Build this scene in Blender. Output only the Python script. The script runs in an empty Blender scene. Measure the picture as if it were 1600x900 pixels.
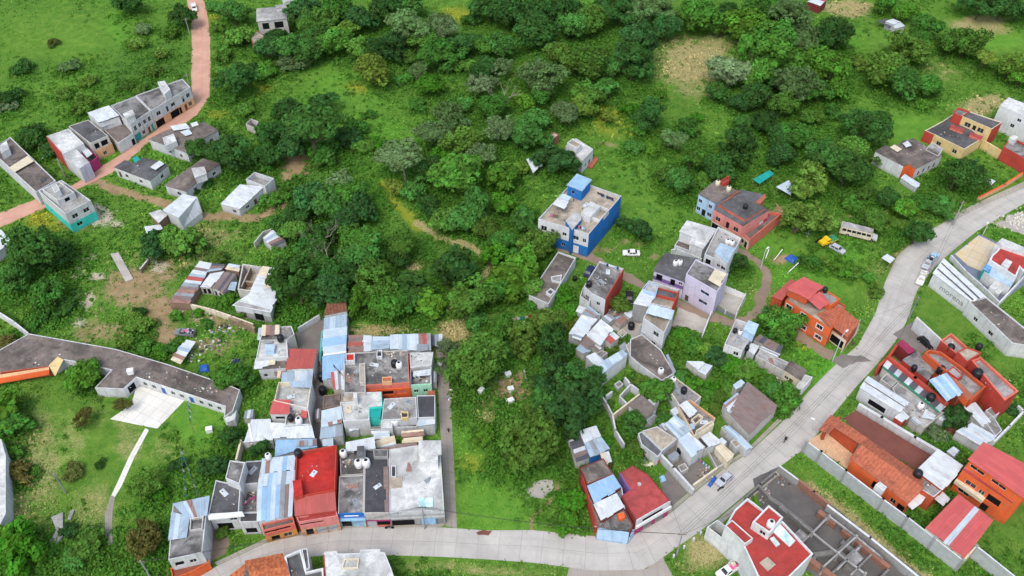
import bpy, bmesh, math, random
import numpy as np
from mathutils import Vector, Matrix
from mathutils.geometry import tessellate_polygon
random.seed(7); RNG = np.random.default_rng(7)
scene = bpy.context.scene
COL = scene.collection
# ------------------------------------------------------------------ camera
CAM_H, FPX, PITCH = 160.0, 1400.0, math.radians(45.3)
cs, sn = math.cos(PITCH), math.sin(PITCH)
def ray(px, py):
    a, b = px - 800.0, 450.0 - py
    return (a, cs*FPX + sn*b, -sn*FPX + cs*b)
def G(px, py, z=0.0):
    """the world point at height z seen at photo position (px, py)"""
    r = ray(px, py); t = (z - CAM_H)/r[2]
    return Vector((r[0]*t, r[1]*t, z))
def depth_at(p): return p.y*cs + (CAM_H - p.z)*sn
def proj(p):
    d = depth_at(p); up = p.y*sn + (p.z - CAM_H)*cs
    return 800 + FPX*p.x/d, 450 - FPX*up/d
cd = bpy.data.cameras.new('camera'); cam = bpy.data.objects.new('camera', cd); COL.objects.link(cam)
cam.location = (0, 0, CAM_H); cam.rotation_euler = (math.pi/2 - PITCH, 0, 0)
cd.sensor_width = 36; cd.lens = FPX/1600*36; cd.clip_end = 6000; cd.clip_start = 0.5
scene.camera = cam
# ------------------------------------------------------------------ light
SUN_EL, SUN_AZ = math.radians(58), math.radians(205)   # azimuth: compass style, from +Y clockwise
w = bpy.data.worlds.new('World'); scene.world = w; w.use_nodes = True
nt = w.node_tree; bg = nt.nodes['Background']
sky = nt.nodes.new('ShaderNodeTexSky'); sky.sky_type = 'NISHITA'; sky.sun_disc = False
sky.sun_elevation = SUN_EL; sky.sun_rotation = SUN_AZ; sky.air_density = 1.0; sky.dust_density = 2.5; sky.ozone_density = 1.0
hsv = nt.nodes.new('ShaderNodeHueSaturation'); hsv.inputs['Saturation'].default_value = 0.72; hsv.inputs['Value'].default_value = 1.9
nt.links.new(sky.outputs[0], hsv.inputs['Color']); nt.links.new(hsv.outputs[0], bg.inputs['Color'])
bg.inputs['Strength'].default_value = 0.15
sd = bpy.data.lights.new('sun', 'SUN'); sun = bpy.data.objects.new('sun', sd); COL.objects.link(sun)
sd.energy = 1.4; sd.angle = math.radians(22); sd.color = (1.0, 0.965, 0.91)
dv = Vector((math.sin(SUN_AZ)*math.cos(SUN_EL), math.cos(SUN_AZ)*math.cos(SUN_EL), math.sin(SUN_EL)))
sun.rotation_euler = dv.to_track_quat('Z', 'Y').to_euler()
scene.view_settings.view_transform = 'Standard'; scene.view_settings.look = 'None'
scene.view_settings.exposure = 0; scene.view_settings.gamma = 1
scene.cycles.max_bounces = 5; scene.cycles.diffuse_bounces = 3; scene.cycles.glossy_bounces = 2
scene.cycles.transmission_bounces = 2; scene.cycles.transparent_max_bounces = 4
scene.cycles.use_adaptive_sampling = True; scene.cycles.adaptive_threshold = 0.02
scene.cycles.use_denoising = True; scene.cycles.denoiser = 'OPENIMAGEDENOISE'; scene.cycles.denoising_input_passes = 'RGB_ALBEDO_NORMAL'
# ------------------------------------------------------------------ materials
def S(r, g, b):
    f = lambda c: (c/255/12.92 if c/255 <= .04045 else ((c/255+.055)/1.055)**2.4)
    return (f(r), f(g), f(b), 1)
def mul(c, k): return (c[0]*k, c[1]*k, c[2]*k, 1)
class NT:
    def __init__(s, name, rough=.85, spec=.2):
        s.m = bpy.data.materials.new(name); s.m.use_nodes = True; s.t = s.m.node_tree
        s.b = s.t.nodes['Principled BSDF']; s.b.inputs['Roughness'].default_value = rough
        s.b.inputs['Specular IOR Level'].default_value = spec
    def n(s, ty, **kw):
        o = s.t.nodes.new(ty)
        for k, v in kw.items(): setattr(o, k, v)
        return o
    def set(s, sock, v):
        if hasattr(v, 'is_linked') or hasattr(v, 'node'): s.t.links.new(v, sock)
        elif v is not None: sock.default_value = v
    def math(s, op, a, b=None, c=None, clamp=False):
        o = s.n('ShaderNodeMath', operation=op); o.use_clamp = clamp
        for i, v in enumerate((a, b, c)):
            if v is not None: s.set(o.inputs[i], v)
        return o.outputs[0]
    def mix(s, f, a, b, mode='MIX'):
        o = s.n('ShaderNodeMix', data_type='RGBA', blend_type=mode)
        s.set(o.inputs[0], f); s.set(o.inputs[6], a); s.set(o.inputs[7], b); return o.outputs[2]
    def noise(s, vec, scale, detail=3, rough=.55, dist=0.0):
        o = s.n('ShaderNodeTexNoise'); o.inputs['Scale'].default_value = scale; o.inputs['Detail'].default_value = detail
        o.inputs['Roughness'].default_value = rough; o.inputs['Distortion'].default_value = dist
        s.set(o.inputs['Vector'], vec); return o.outputs['Fac']
    def ramp(s, v, lo, hi, a=0.0, b=1.0):
        o = s.n('ShaderNodeMapRange'); s.set(o.inputs[0], v)
        for i, x in enumerate((lo, hi, a, b)): o.inputs[i+1].default_value = x
        return o.outputs[0]
    def pos(s, obj_random=True):
        g = s.n('ShaderNodeNewGeometry').outputs['Position']
        if not obj_random: return g
        oi = s.n('ShaderNodeObjectInfo'); k = s.math('MULTIPLY', oi.outputs['Random'], 137.0)
        c = s.n('ShaderNodeCombineXYZ'); s.set(c.inputs[0], k); s.set(c.inputs[1], k)
        a = s.n('ShaderNodeVectorMath', operation='ADD'); s.set(a.inputs[0], g); s.set(a.inputs[1], c.outputs[0]); return a.outputs[0]
    def uv(s): return s.n('ShaderNodeTexCoord').outputs['UV']
    def scale(s, vec, sx, sy, sz=1):
        o = s.n('ShaderNodeVectorMath', operation='MULTIPLY'); s.set(o.inputs[0], vec); o.inputs[1].default_value = (sx, sy, sz); return o.outputs[0]
    def sep(s, vec):
        o = s.n('ShaderNodeSeparateXYZ'); s.set(o.inputs[0], vec); return o.outputs
    def bump(s, h, strength=.3, dist=.05):
        o = s.n('ShaderNodeBump'); o.inputs['Strength'].default_value = strength; o.inputs['Distance'].default_value = dist
        s.set(o.inputs['Height'], h); s.t.links.new(o.outputs[0], s.b.inputs['Normal'])
    def col(s, c): s.set(s.b.inputs['Base Color'], c); return s.m
MATS = {}
def mat_plain(name, c, rough=.6, spec=.3, metal=0, var=.18):
    k = NT(name, rough, spec); n = k.noise(k.pos(), 1.7, 4)
    k.b.inputs['Metallic'].default_value = metal
    MATS[name] = k.col(k.mix(k.ramp(n, .3, .75, 0, 1), mul(c, 1-var), mul(c, 1+var*.5))); return MATS[name]
def mat_wall(name, c, dirt=.35, dc=None):
    """painted or bare render: rain streaks, splash dirt near the ground, patchy fading"""
    k = NT(name, .9, .15); p = k.pos(); uv = k.uv()
    c1 = k.mix(k.ramp(k.noise(p, .35, 5, .65), .36, .66), mul(c, .84), mul(c, 1.06)); c1 = k.mix(k.ramp(k.noise(p, 1.1, 3), .6, .66, 0, .25), c1, k.mix(.5, mul(c, .8), S(150,142,132)))
    st = k.noise(k.scale(uv, 1.6, .12), 1.0, 5, .7)
    dc = dc or S(92, 84, 74)
    d = k.math('MULTIPLY', k.ramp(st, .5, .72), dirt)
    c2 = k.mix(d, c1, dc)
    base = k.math('MULTIPLY', k.ramp(k.sep(k.n('ShaderNodeNewGeometry').outputs['Position'])[2], .9, 0, 0, 1), k.ramp(k.noise(p, 1.3, 3), .25, .6))
    c3 = k.mix(k.math('MULTIPLY', base, .6*min(1, dirt*2)), c2, dc)
    k.bump(k.noise(p, 9, 3), .15, .03)
    MATS[name] = k.col(c3); return MATS[name]
def mat_slab(name, c, mould=.5, mc=None, patch=.3):
    """flat concrete or painted roof: black mould, puddle rings, pale worn patches"""
    k = NT(name, .92, .15); p = k.pos()
    mc = mc or S(52, 50, 48)
    a = k.noise(p, .16, 5, .6, .6); b = k.noise(p, .75, 5, .65); f = k.noise(p, 5.0, 3)
    c1 = k.mix(k.ramp(b, .34, .66), mul(c, .72), mul(c, 1.16))
    c1 = k.mix(k.math('MULTIPLY', k.ramp(k.noise(p, .33, 4, .6, 1.2), .53, .62), patch), c1, mul(c, 1.6))
    m = k.math('MULTIPLY', k.ramp(k.math('ADD', a, k.math('MULTIPLY', b, .5)), .70, .86), mould)
    c2 = k.mix(m, c1, mc)
    v = k.n('ShaderNodeTexVoronoi', feature='DISTANCE_TO_EDGE'); v.inputs['Scale'].default_value = .22; k.set(v.inputs['Vector'], p)
    c2 = k.mix(k.math('MULTIPLY', k.ramp(v.outputs['Distance'], .012, 0), .35*min(1, mould+.2)), c2, mc)
    c3 = k.mix(k.ramp(f, .35, .7, .0, .22), c2, mul(mc, .7))
    k.bump(f, .2, .03)
    MATS[name] = k.col(c3); return MATS[name]
def mat_sheet(name, c, rust=.25, rc=None, rough=.5, metal=.0):
    """corrugated metal sheets: each sheet a little different, rust along laps, fine ribs"""
    k = NT(name, rough, .35); uv = k.uv(); p = k.pos(); q = k.sep(uv)
    k.b.inputs['Metallic'].default_value = metal
    oi = k.n('ShaderNodeObjectInfo').outputs['Random']
    cell = k.n('ShaderNodeCombineXYZ'); k.set(cell.inputs[0], k.math('FLOOR', k.math('MULTIPLY', q[0], 1.06)))
    k.set(cell.inputs[1], k.math('FLOOR', k.math('ADD', k.math('MULTIPLY', q[1], .3), k.math('MULTIPLY', oi, 7.0)))); k.set(cell.inputs[2], k.math('MULTIPLY', oi, 50.0))
    wn = k.n('ShaderNodeTexWhiteNoise'); k.set(wn.inputs['Vector'], cell.outputs[0])
    c1 = k.mix(wn.outputs['Value'], mul(c, .88), mul(c, 1.07))
    rn = k.noise(k.scale(uv, .9, .35), 1.0, 5, .7)
    rc = rc or S(112, 72, 54)
    r = k.math('MULTIPLY', k.ramp(k.math('ADD', rn, k.math('MULTIPLY', wn.outputs['Value'], .12)), .56, .78), rust*1.6, clamp=True)
    c2 = k.mix(r, c1, rc)
    c2 = k.mix(k.ramp(k.noise(p, .4, 4), .45, .75, 0, .35), c2, mul(c, .6))
    rib = k.math('SINE', k.math('MULTIPLY', q[0], 2*math.pi/.5))
    c2 = k.mix(k.ramp(rib, -1, 1, .08, 0), c2, mul(c, .4))
    lap = k.math('FRACT', k.math('MULTIPLY', q[0], 1.06)); 
    c2 = k.mix(k.ramp(lap, .93, 1.0, 0, .3), c2, mul(c, .4))
    k.bump(rib, .35, .04)
    MATS[name] = k.col(c2); return MATS[name]
def mat_tile(name, c, c2, moss=.5):
    k = NT(name, .9, .15); uv = k.uv(); p = k.pos(); q = k.sep(uv)
    cell = k.n('ShaderNodeCombineXYZ'); k.set(cell.inputs[0], k.math('FLOOR', k.math('MULTIPLY', q[0], 2.6))); k.set(cell.inputs[1], k.math('FLOOR', k.math('MULTIPLY', q[1], 2.2)))
    wn = k.n('ShaderNodeTexWhiteNoise', noise_dimensions='2D'); k.set(wn.inputs['Vector'], cell.outputs[0])
    a = k.mix(wn.outputs['Value'], c, c2)
    a = k.mix(k.math('MULTIPLY', k.ramp(k.noise(p, .5, 5, .7), .5, .75), moss), a, S(84, 70, 56))
    rib = k.math('SINE', k.math('MULTIPLY', q[0], 2*math.pi*2.6/2)); 
    a = k.mix(k.ramp(rib, -1, -.2, .3, 0), a, mul(c, .5))
    k.bump(rib, .6, .06); MATS[name] = k.col(a); return MATS[name]
def mat_brick(name, c, c2, bw=.4, bh=.2, mortar=S(120, 112, 104)):
    k = NT(name, .9, .15); b = k.n('ShaderNodeTexBrick'); k.set(b.inputs['Vector'], k.uv())
    b.inputs['Color1'].default_value = c; b.inputs['Color2'].default_value = c2; b.inputs['Mortar'].default_value = mortar
    b.inputs['Scale'].default_value = 1; b.inputs['Brick Width'].default_value = bw; b.inputs['Row Height'].default_value = bh; b.inputs['Mortar Size'].default_value = .02
    n = k.ramp(k.noise(k.pos(), .8, 5), .35, .75, 0, .45)
    MATS[name] = k.col(k.mix(n, b.outputs['Color'], mul(c, .5))); return MATS[name]
def mat_glass(name, c=(.012, .016, .02, 1)):
    k = NT(name, .12, .5); MATS[name] = k.col(k.mix(k.ramp(k.noise(k.pos(), .6, 2), .4, .7), c, mul(c, 2.5))); return MATS[name]
def mat_leaf():
    k = NT('leaf', .75, .12); oi = k.n('ShaderNodeObjectInfo')
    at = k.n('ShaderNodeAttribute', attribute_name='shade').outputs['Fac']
    n = k.noise(k.pos(), .55, 2)
    c = k.mix(k.ramp(n, .3, .7, -.0, .25), oi.outputs['Color'], S(96, 110, 30), 'MIX')
    hs = k.n('ShaderNodeHueSaturation'); k.set(hs.inputs['Color'], c)
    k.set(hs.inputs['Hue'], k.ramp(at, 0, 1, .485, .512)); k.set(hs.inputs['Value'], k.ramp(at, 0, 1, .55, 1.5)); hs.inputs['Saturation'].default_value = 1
    k.set(k.b.inputs['Base Color'], hs.outputs[0])
    tr = k.n('ShaderNodeBsdfTranslucent'); k.set(tr.inputs[0], k.mix(.5, hs.outputs[0], S(110, 150, 20)))
    ms = k.n('ShaderNodeMixShader'); ms.inputs[0].default_value = .36
    k.t.links.new(k.b.outputs[0], ms.inputs[1]); k.t.links.new(tr.outputs[0], ms.inputs[2])
    k.t.links.new(ms.outputs[0], k.t.nodes['Material Output'].inputs['Surface']); MATS['leaf'] = k.m
def mat_vcol(name, attr, rough=.9):
    k = NT(name, rough, .1); a = k.n('ShaderNodeAttribute', attribute_name=attr); MATS[name] = k.col(a.outputs['Color']); return MATS[name]
def M(n): return MATS[n]
mat_leaf(); mat_vcol('tuft', 'tint'); mat_vcol('scrap', 'tint')
W_ = {'white': (205,207,206), 'pale': (196,198,198), 'cream': (214,202,176), 'grey': (150,150,148), 'lilac': (196,190,208), 'lilac2': (176,172,188), 'lblue': (168,196,222),
 'blue': (34,108,176), 'dblue': (28,70,120), 'orange': (216,100,54), 'dorange': (184,84,52), 'salmon': (208,112,94), 'pink': (214,134,126), 'redw': (178,68,56), 'dred': (124,52,50),
 'purple': (140,46,110), 'magenta': (168,60,110), 'turq': (62,200,184), 'yellow': (212,188,132), 'peach': (212,166,124), 'ochre': (206,146,74), 'mint': (164,216,186), 'brownw': (142,118,100), 'teal': (30,150,140), 'violet': (120,96,150)}
for n, c in W_.items(): mat_wall('w_'+n, S(*c), .38 if n not in ('pale','grey','brownw','cream') else .5)
mat_wall('w_aged', S(188,185,178), .55); mat_brick('w_block', S(128,126,122), S(108,106,103)); mat_brick('w_brick', S(168,112,88), S(146,92,72), .28, .14)
mat_brick('w_fence', S(176,180,178), S(164,169,168), 2.6, .55, S(140,144,144))
for n, c, m_, p_ in (('r_dark',(98,98,99),.6,.5), ('r_mid',(140,138,135),.75,.6), ('r_lite',(168,166,162),.55,.4), ('r_white',(206,207,203),.42,.25), ('r_brown',(122,112,105),.65,.45), ('r_red',(178,68,62),.3,.12),
 ('r_red2',(186,52,46),.28,.12), ('r_rose',(170,76,74),.28,.12), ('r_rust',(156,86,66),.4,.2), ('r_black',(76,76,80),.4,.3), ('r_sand',(178,166,148),.45,.35), ('r_clay',(176,104,80),.35,.2), ('r_lblue',(176,200,216),.25,.15),
 ('r_green',(96,104,72),.6,.3), ('r_mag',(150,52,84),.3,.2)): mat_slab(n, S(*c), m_, None, p_)
for n, c, r_ in (('s_white',(202,208,209),.32), ('s_pale',(196,206,211),.28), ('s_blue',(156,176,190),.3), ('s_lblue',(182,198,207),.2), ('s_sky',(144,180,208),.25), ('s_grey',(140,148,154),.35), ('s_rust',(150,116,104),.7), ('s_red',(172,84,76),.3), ('s_rose',(188,88,86),.12),
 ('s_brown',(128,112,106),.5), ('s_teal',(22,150,140),.05), ('s_dark',(84,86,92),.4), ('s_cream',(208,196,168),.3), ('s_clear',(176,190,196),.15)): mat_sheet(n, S(*c), r_)
mat_tile('t_clay', S(190,112,72), S(146,78,52)); mat_tile('t_orange', S(180,104,78), S(156,88,66), .9); mat_tile('t_brown', S(130,86,66), S(104,70,56), .6)
mat_glass('glass'); mat_glass('glass_blue', S(70,110,150)); mat_glass('skylight', S(158,190,190)); mat_plain('dark', S(24,24,26), .9, .1); mat_plain('frame', S(210,210,208)); mat_plain('metal', S(150,152,154), .45, .4, .6)
for n, c in {'p_white':(222,222,220), 'p_black':(26,26,30), 'p_silver':(176,180,184), 'p_red':(190,30,40), 'p_yellow':(232,190,30), 'p_blue':(40,90,170), 'p_green':(40,130,90), 'p_navy':(34,44,84), 'p_teal':(30,150,150), 'p_brown':(96,70,54),
 'p_orange':(230,100,40), 'p_pink':(226,90,150), 'p_cream':(206,200,170), 'p_lblue':(150,190,220), 'p_grey':(120,122,124)}.items(): mat_plain(n, S(*c), .45, .4)
mat_plain('rubber', S(28,28,28), .9, .1); mat_plain('bark', S(96,84,70), .95, .05, 0, .4); mat_plain('bark_pale', S(142,136,120), .95, .05, 0, .3); mat_plain('wood', S(140,122,100), .9, .1, 0, .4); mat_plain('skin', S(150,104,78), .7)
# ------------------------------------------------------------------ mesh helpers
class MB:
    def __init__(s): s.v = []; s.f = []; s.mi = []; s.uv = []; s.mats = []; s.dir = Vector((1, 0, 0))
    def slot(s, m):
        if m not in s.mats: s.mats.append(m)
        return s.mats.index(m)
    def face(s, pts, m, uv=None):
        pts = [Vector(p) for p in pts]; b = len(s.v); s.v += pts; s.f.append(tuple(range(b, b+len(pts)))); s.mi.append(s.slot(m))
        if uv is None:
            n = Vector((0, 0, 0))
            for i in range(len(pts)):
                a, c = pts[i], pts[(i+1) % len(pts)]; n += Vector(((a.y-c.y)*(a.z+c.z), (a.z-c.z)*(a.x+c.x), (a.x-c.x)*(a.y+c.y)))
            if n.length > 1e-9: n.normalize()
            if abs(n.z) > .55:
                d = s.dir; e = Vector((-d.y, d.x, 0)); uv = [(p.dot(d), p.dot(e)/max(.4, abs(n.z))) for p in pts]
            else:
                t = Vector((-n.y, n.x, 0)); t = t.normalized() if t.length > 1e-6 else Vector((1, 0, 0)); uv = [(p.dot(t), p.z) for p in pts]
        s.uv += list(uv)
    def poly(s, pts, m, flip=False):
        if len(pts) <= 4 and not flip:
            if len(pts) == 3 or convex(pts): return s.face(pts, m)
        for t in tessellate_polygon([[Vector(p) for p in pts]]):
            q = [pts[i] for i in t]; n = (Vector(q[1])-Vector(q[0])).cross(Vector(q[2])-Vector(q[0]))
            if (n.z < 0) != flip: q.reverse()
            s.face(q, m)
    def prism(s, pts, z0, z1, m, side=None, bottom=True):
        """pts: CCW ground polygon; z0/z1 numbers or lists"""
        n = len(pts); a = z0 if isinstance(z0, (list, tuple)) else [z0]*n; b = z1 if isinstance(z1, (list, tuple)) else [z1]*n
        lo = [Vector((p[0], p[1], a[i])) for i, p in enumerate(pts)]; hi = [Vector((p[0], p[1], b[i])) for i, p in enumerate(pts)]
        s.poly(hi, m)
        if bottom: s.poly(lo, side or m, True)
        for i in range(n):
            j = (i+1) % n; s.face((lo[i], lo[j], hi[j], hi[i]), side or m)
    def box(s, c, size, m, rz=0, tilt=None):
        R = Matrix.Rotation(rz, 3, 'Z')
        if tilt is not None: R = tilt
        c = Vector(c); x, y, z = [k/2 for k in size]
        P = [c + R @ Vector((sx*x, sy*y, sz*z)) for sz in (-1, 1) for sx, sy in ((-1,-1),(1,-1),(1,1),(-1,1))]
        for q in ((0,3,2,1),(4,5,6,7),(0,1,5,4),(1,2,6,5),(2,3,7,6),(3,0,4,7)): s.face([P[i] for i in q], m)
    def tube(s, pts, rad, m, n=6, cap=True):
        pts = [Vector(p) for p in pts]; rad = rad if isinstance(rad, (list, tuple)) else [rad]*len(pts); rings = []
        for i, p in enumerate(pts):
            d = (pts[min(i+1, len(pts)-1)] - pts[max(i-1, 0)]); d = d.normalized() if d.length > 1e-9 else Vector((0, 0, 1))
            u = d.cross(Vector((0, 0, 1)) if abs(d.z) < .9 else Vector((1, 0, 0))).normalized(); v = d.cross(u)
            rings.append([p + (u*math.cos(2*math.pi*k/n) + v*math.sin(2*math.pi*k/n))*rad[i] for k in range(n)])
        for a, b in zip(rings, rings[1:]):
            for k in range(n): s.face((a[k], b[k], b[(k+1) % n], a[(k+1) % n]), m)
        if cap: s.face(rings[-1][::-1], m); s.face(rings[0], m)
    def lathe(s, c, prof, m, n=12):
        c = Vector(c); R = [[c + Vector((r*math.cos(2*math.pi*k/n), r*math.sin(2*math.pi*k/n), z)) for k in range(n)] for r, z in prof]
        for a, b in zip(R, R[1:]):
            for k in range(n): s.face((a[k], a[(k+1) % n], b[(k+1) % n], b[k]), m)
        s.face(R[-1], m); s.face(R[0][::-1], m)
    def build(s, name, parent=None, off=None, smooth=False, weld=True):
        off = off or Vector((0, 0, 0))
        me = bpy.data.meshes.new(name); me.from_pydata([tuple(p-off) for p in s.v], [], s.f)
        for m in s.mats: me.materials.append(MATS[m])
        me.polygons.foreach_set('material_index', s.mi)
        ul = me.uv_layers.new(name='UVMap'); ul.data.foreach_set('uv', [c for t in s.uv for c in t])
        if weld:
            bm = bmesh.new(); bm.from_mesh(me); bmesh.ops.remove_doubles(bm, verts=bm.verts, dist=.0008); bm.to_mesh(me); bm.free()
        if smooth: me.polygons.foreach_set('use_smooth', [True]*len(me.polygons))
        me.update()
        o = bpy.data.objects.new(name, me); COL.objects.link(o)
        if parent: o.parent = parent
        return o
def area2(p): return sum(p[i][0]*p[(i+1) % len(p)][1] - p[(i+1) % len(p)][0]*p[i][1] for i in range(len(p)))
def convex(p):
    n = len(p); sg = 0
    for i in range(n):
        a, b, c = p[i], p[(i+1) % n], p[(i+2) % n]; cr = (b[0]-a[0])*(c[1]-b[1]) - (b[1]-a[1])*(c[0]-b[0])
        if abs(cr) > 1e-9:
            if sg and (cr > 0) != (sg > 0): return False
            sg = cr
    return True
def inset(pts, d):
    """CCW polygon moved inwards by d (negative: outwards); xy only"""
    n = len(pts); out = []
    for i in range(n):
        a, b, c = Vector(pts[i-1][:2]), Vector(pts[i][:2]), Vector(pts[(i+1) % n][:2])
        e1 = (b-a).normalized(); e2 = (c-b).normalized(); n1 = Vector((-e1.y, e1.x)); n2 = Vector((-e2.y, e2.x))
        k = n1 + n2; L = max(.35, k.dot(n1)) if k.length > 1e-6 else 1
        out.append(b + (k/L*d if k.length > 1e-6 else n1*d))
    return [Vector((p.x, p.y, 0)) for p in out]
def tag(o, label=None, cat=None, group=None, kind=None):
    for k, v in (('label', label), ('category', cat), ('group', group), ('kind', kind)):
        if v: o[k] = v
    return o
def empty(name, loc, label, cat, group=None, rz=0):
    o = bpy.data.objects.new(name, None); COL.objects.link(o); o.location = loc; o.rotation_euler = (0, 0, rz); o.empty_display_size = .5
    return tag(o, label, cat, group)
def copy_thing(o, loc, rz=0, label=None, group=None, color=None):
    def cp(a, par):
        c = a.copy(); COL.objects.link(c)
        if par: c.parent = par
        if color and a.type == 'MESH': c.color = color
        for ch in list(KIDS.get(a.name, [])): KIDS.setdefault(c.name, []).append(cp(ch, c))
        return c
    r = cp(o, None); r.location = loc; r.rotation_euler = (0, 0, rz)
    if label: r['label'] = label
    if group: r['group'] = group
    return r
KIDS = {}
def reg(root, *ch): KIDS.setdefault(root.name, []).extend(ch)
FOOT = []      # building footprints (xy lists) kept clear of weeds
cnt = [0]
def jit():
    cnt[0] += 1; return (cnt[0] % 53)*.0045
# ------------------------------------------------------------------ buildings
class House:
    def __init__(s, name, label, cat, px, py, group=None):
        s.loc = G(px, py); s.root = empty(name, s.loc, label, cat, group)
    def _poly(s, pts, h):
        hs = list(h) if isinstance(h, (list, tuple)) else [h]*len(pts)
        P = [G(x, y, z) for (x, y), z in zip(pts, hs)]; idx = list(range(len(P)))
        if area2(P) < 0: P.reverse(); hs.reverse(); idx.reverse()
        # edge k of the photo order joins points k and k+1; find it again after a reversal
        n = len(P); emap = {}
        for i in range(n):
            a, b = idx[i], idx[(i+1) % n]; emap[i] = a if (a+1) % n == b else b
        return P, hs, emap
    def block(s, pts, h, wall='w_white', roof='r_mid', par=.45, z0=0.0, ec=None, wins=(), nm='walls', rn='roof', over=0.0, t=.18, cap=None, foot=True):
        j = jit(); h = [x+j for x in h] if isinstance(h, (list, tuple)) else h + j
        P, hs, em = s._poly(pts, h); n = len(P); ec = ec or {}
        if foot and z0 < .5: FOOT.append([(p.x, p.y) for p in P])
        flat = max(hs)-min(hs) < .01
        mb = MB(); e0 = (P[1]-P[0]); mb.dir = Vector((e0.x, e0.y, 0)).normalized()
        byedge = {}
        for wi in wins: byedge.setdefault(wi[0], []).append(wi)
        th = .12
        wt = [hh if par > 0 else hh-th for hh in hs]
        for i in range(n):
            a, b = P[i], P[(i+1) % n]; L = math.hypot(b.x-a.x, b.y-a.y)
            if L < .05: continue
            t_ = Vector(((b.x-a.x)/L, (b.y-a.y)/L, 0)); nr = Vector((t_.y, -t_.x, 0)); ph = em[i]
            spec = ec.get(ph, wall); bands = spec if isinstance(spec, list) else [(99, spec)]
            top = min(wt[i], wt[(i+1) % n]); base = Vector((a.x, a.y, 0))
            holes = []
            rev = (ph != i) and True
            # photo edge direction: u runs from photo point ph to ph+1
            fwd = (G(*pts[ph], hs[0]) - a).length < (G(*pts[ph], hs[0]) - b).length
            for wi in byedge.get(ph, []):
                f = wi[1] if fwd else 1-wi[1]; u0, u1 = f*L - wi[2]/2, f*L + wi[2]/2; u0 = max(.12, u0); u1 = min(L-.12, u1)
                za, zb = max(z0, wi[3]), min(top-.1, wi[4])
                if u1-u0 > .2 and zb-za > .2: holes.append((u0, u1, za, zb, wi[5]))
            us = sorted({0.0, L, *[x for q in holes for x in q[:2]]}); zs = sorted({z0, top, *[x for q in holes for x in q[2:4]], *[bz for bz, _ in bands if z0 < bz < top]})
            def pt(u, z, d=0): return base + t_*u - nr*d + Vector((0, 0, z))
            for u0, u1 in zip(us, us[1:]):
                for za, zb in zip(zs, zs[1:]):
                    um, zm = (u0+u1)/2, (za+zb)/2
                    if any(q[0] < um < q[1] and q[2] < zm < q[3] for q in holes): continue
                    m = next(mm for bz, mm in bands if zm < bz)
                    mb.face((pt(u0, za), pt(u1, za), pt(u1, zb), pt(u0, zb)), m)
            if not flat:
                q = [pt(0, top), pt(L, top)]
                if wt[(i+1) % n] > top+.01: q.append(pt(L, wt[(i+1) % n]))
                if wt[i] > top+.01: q.append(pt(0, wt[i]))
                if len(q) > 2: mb.face(q, bands[-1][1])
            for q in holes:
                u0, u1, za, zb, kind = q; D = .22; m = next(mm for bz, mm in bands if (za+zb)/2 < bz)
                for A in (((u0,za),(u0,zb)), ((u0,zb),(u1,zb)), ((u1,zb),(u1,za)), ((u1,za),(u0,za))):
                    mb.face((pt(*A[0]), pt(*A[1]), pt(*A[1], D), pt(*A[0], D)), m)
                s.opening(pt, q, kind)
        for p_, hh in zip(P, hs): pass
        if par > 0:
            tt = t; I = inset(P, tt); zr = [hh-par for hh in hs]
            top_o = [Vector((p.x, p.y, hh)) for p, hh in zip(P, hs)]; top_i = [Vector((p.x, p.y, hh)) for p, hh in zip(I, hs)]; bot_i = [Vector((p.x, p.y, z-.05)) for p, z in zip(I, zr)]
            for i in range(n):
                k = (i+1) % n; cm = cap or (ec.get(em[i], wall) if not isinstance(ec.get(em[i], wall), list) else ec[em[i]][-1][1])
                mb.face((top_o[i], top_o[k], top_i[k], top_i[i]), cm); mb.face((top_i[i], top_i[k], bot_i[k], bot_i[i]), cm)
            w_ = mb.build(nm, s.root, s.loc)
            rb = MB(); rb.dir = mb.dir; rb.poly([Vector((p.x, p.y, z)) for p, z in zip(I, zr)], roof); r_ = rb.build(rn, s.root, s.loc)
        else:
            w_ = mb.build(nm, s.root, s.loc)
            O = inset(P, -over) if over else inset(P, -.015); rb = MB(); rb.dir = mb.dir; rb.prism(O, [hh-th for hh in hs], hs, roof); r_ = rb.build(rn, s.root, s.loc)
        s.P = P; return s
    def opening(s, pt, q, kind):
        u0, u1, za, zb, _ = q; kk = kind.split(':'); k = kk[0]
        if k == 'o':                                       # open bay: a dark panel stands in for the shaded interior
            mb = MB(); mb.face((pt(u0, za, .21), pt(u1, za, .21), pt(u1, zb, .21), pt(u0, zb, .21)), 'dark'); mb.build('opening', s.root, s.loc); return
        if k in ('d', 'g'):
            m = kk[1] if len(kk) > 1 else ('p_brown' if k == 'd' else 'p_silver'); mb = MB()
            mb.face((pt(u0, za, .14), pt(u1, za, .14), pt(u1, zb, .14), pt(u0, zb, .14)), m)
            if k == 'g':
                for i in range(1, 6):
                    z = za + (zb-za)*i/6; mb.face((pt(u0, z-.03, .13), pt(u1, z-.03, .13), pt(u1, z+.03, .12), pt(u0, z+.03, .12)), m)
            mb.build('door' if k == 'd' else 'garage_door', s.root, s.loc); return
        fm = kk[1] if len(kk) > 1 else 'frame'; fb = MB(); f = .07
        def bar(a, b, c, d): fb.face((pt(a, c, .1), pt(b, c, .1), pt(b, d, .1), pt(a, d, .1)), fm)
        bar(u0, u1, za, za+f); bar(u0, u1, zb-f, zb); bar(u0, u0+f, za+f, zb-f); bar(u1-f, u1, za+f, zb-f)
        if u1-u0 > .9: bar((u0+u1)/2-.03, (u0+u1)/2+.03, za+f, zb-f)
        w_ = fb.build('window', s.root, s.loc)
        sb = MB(); e = .1
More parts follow.
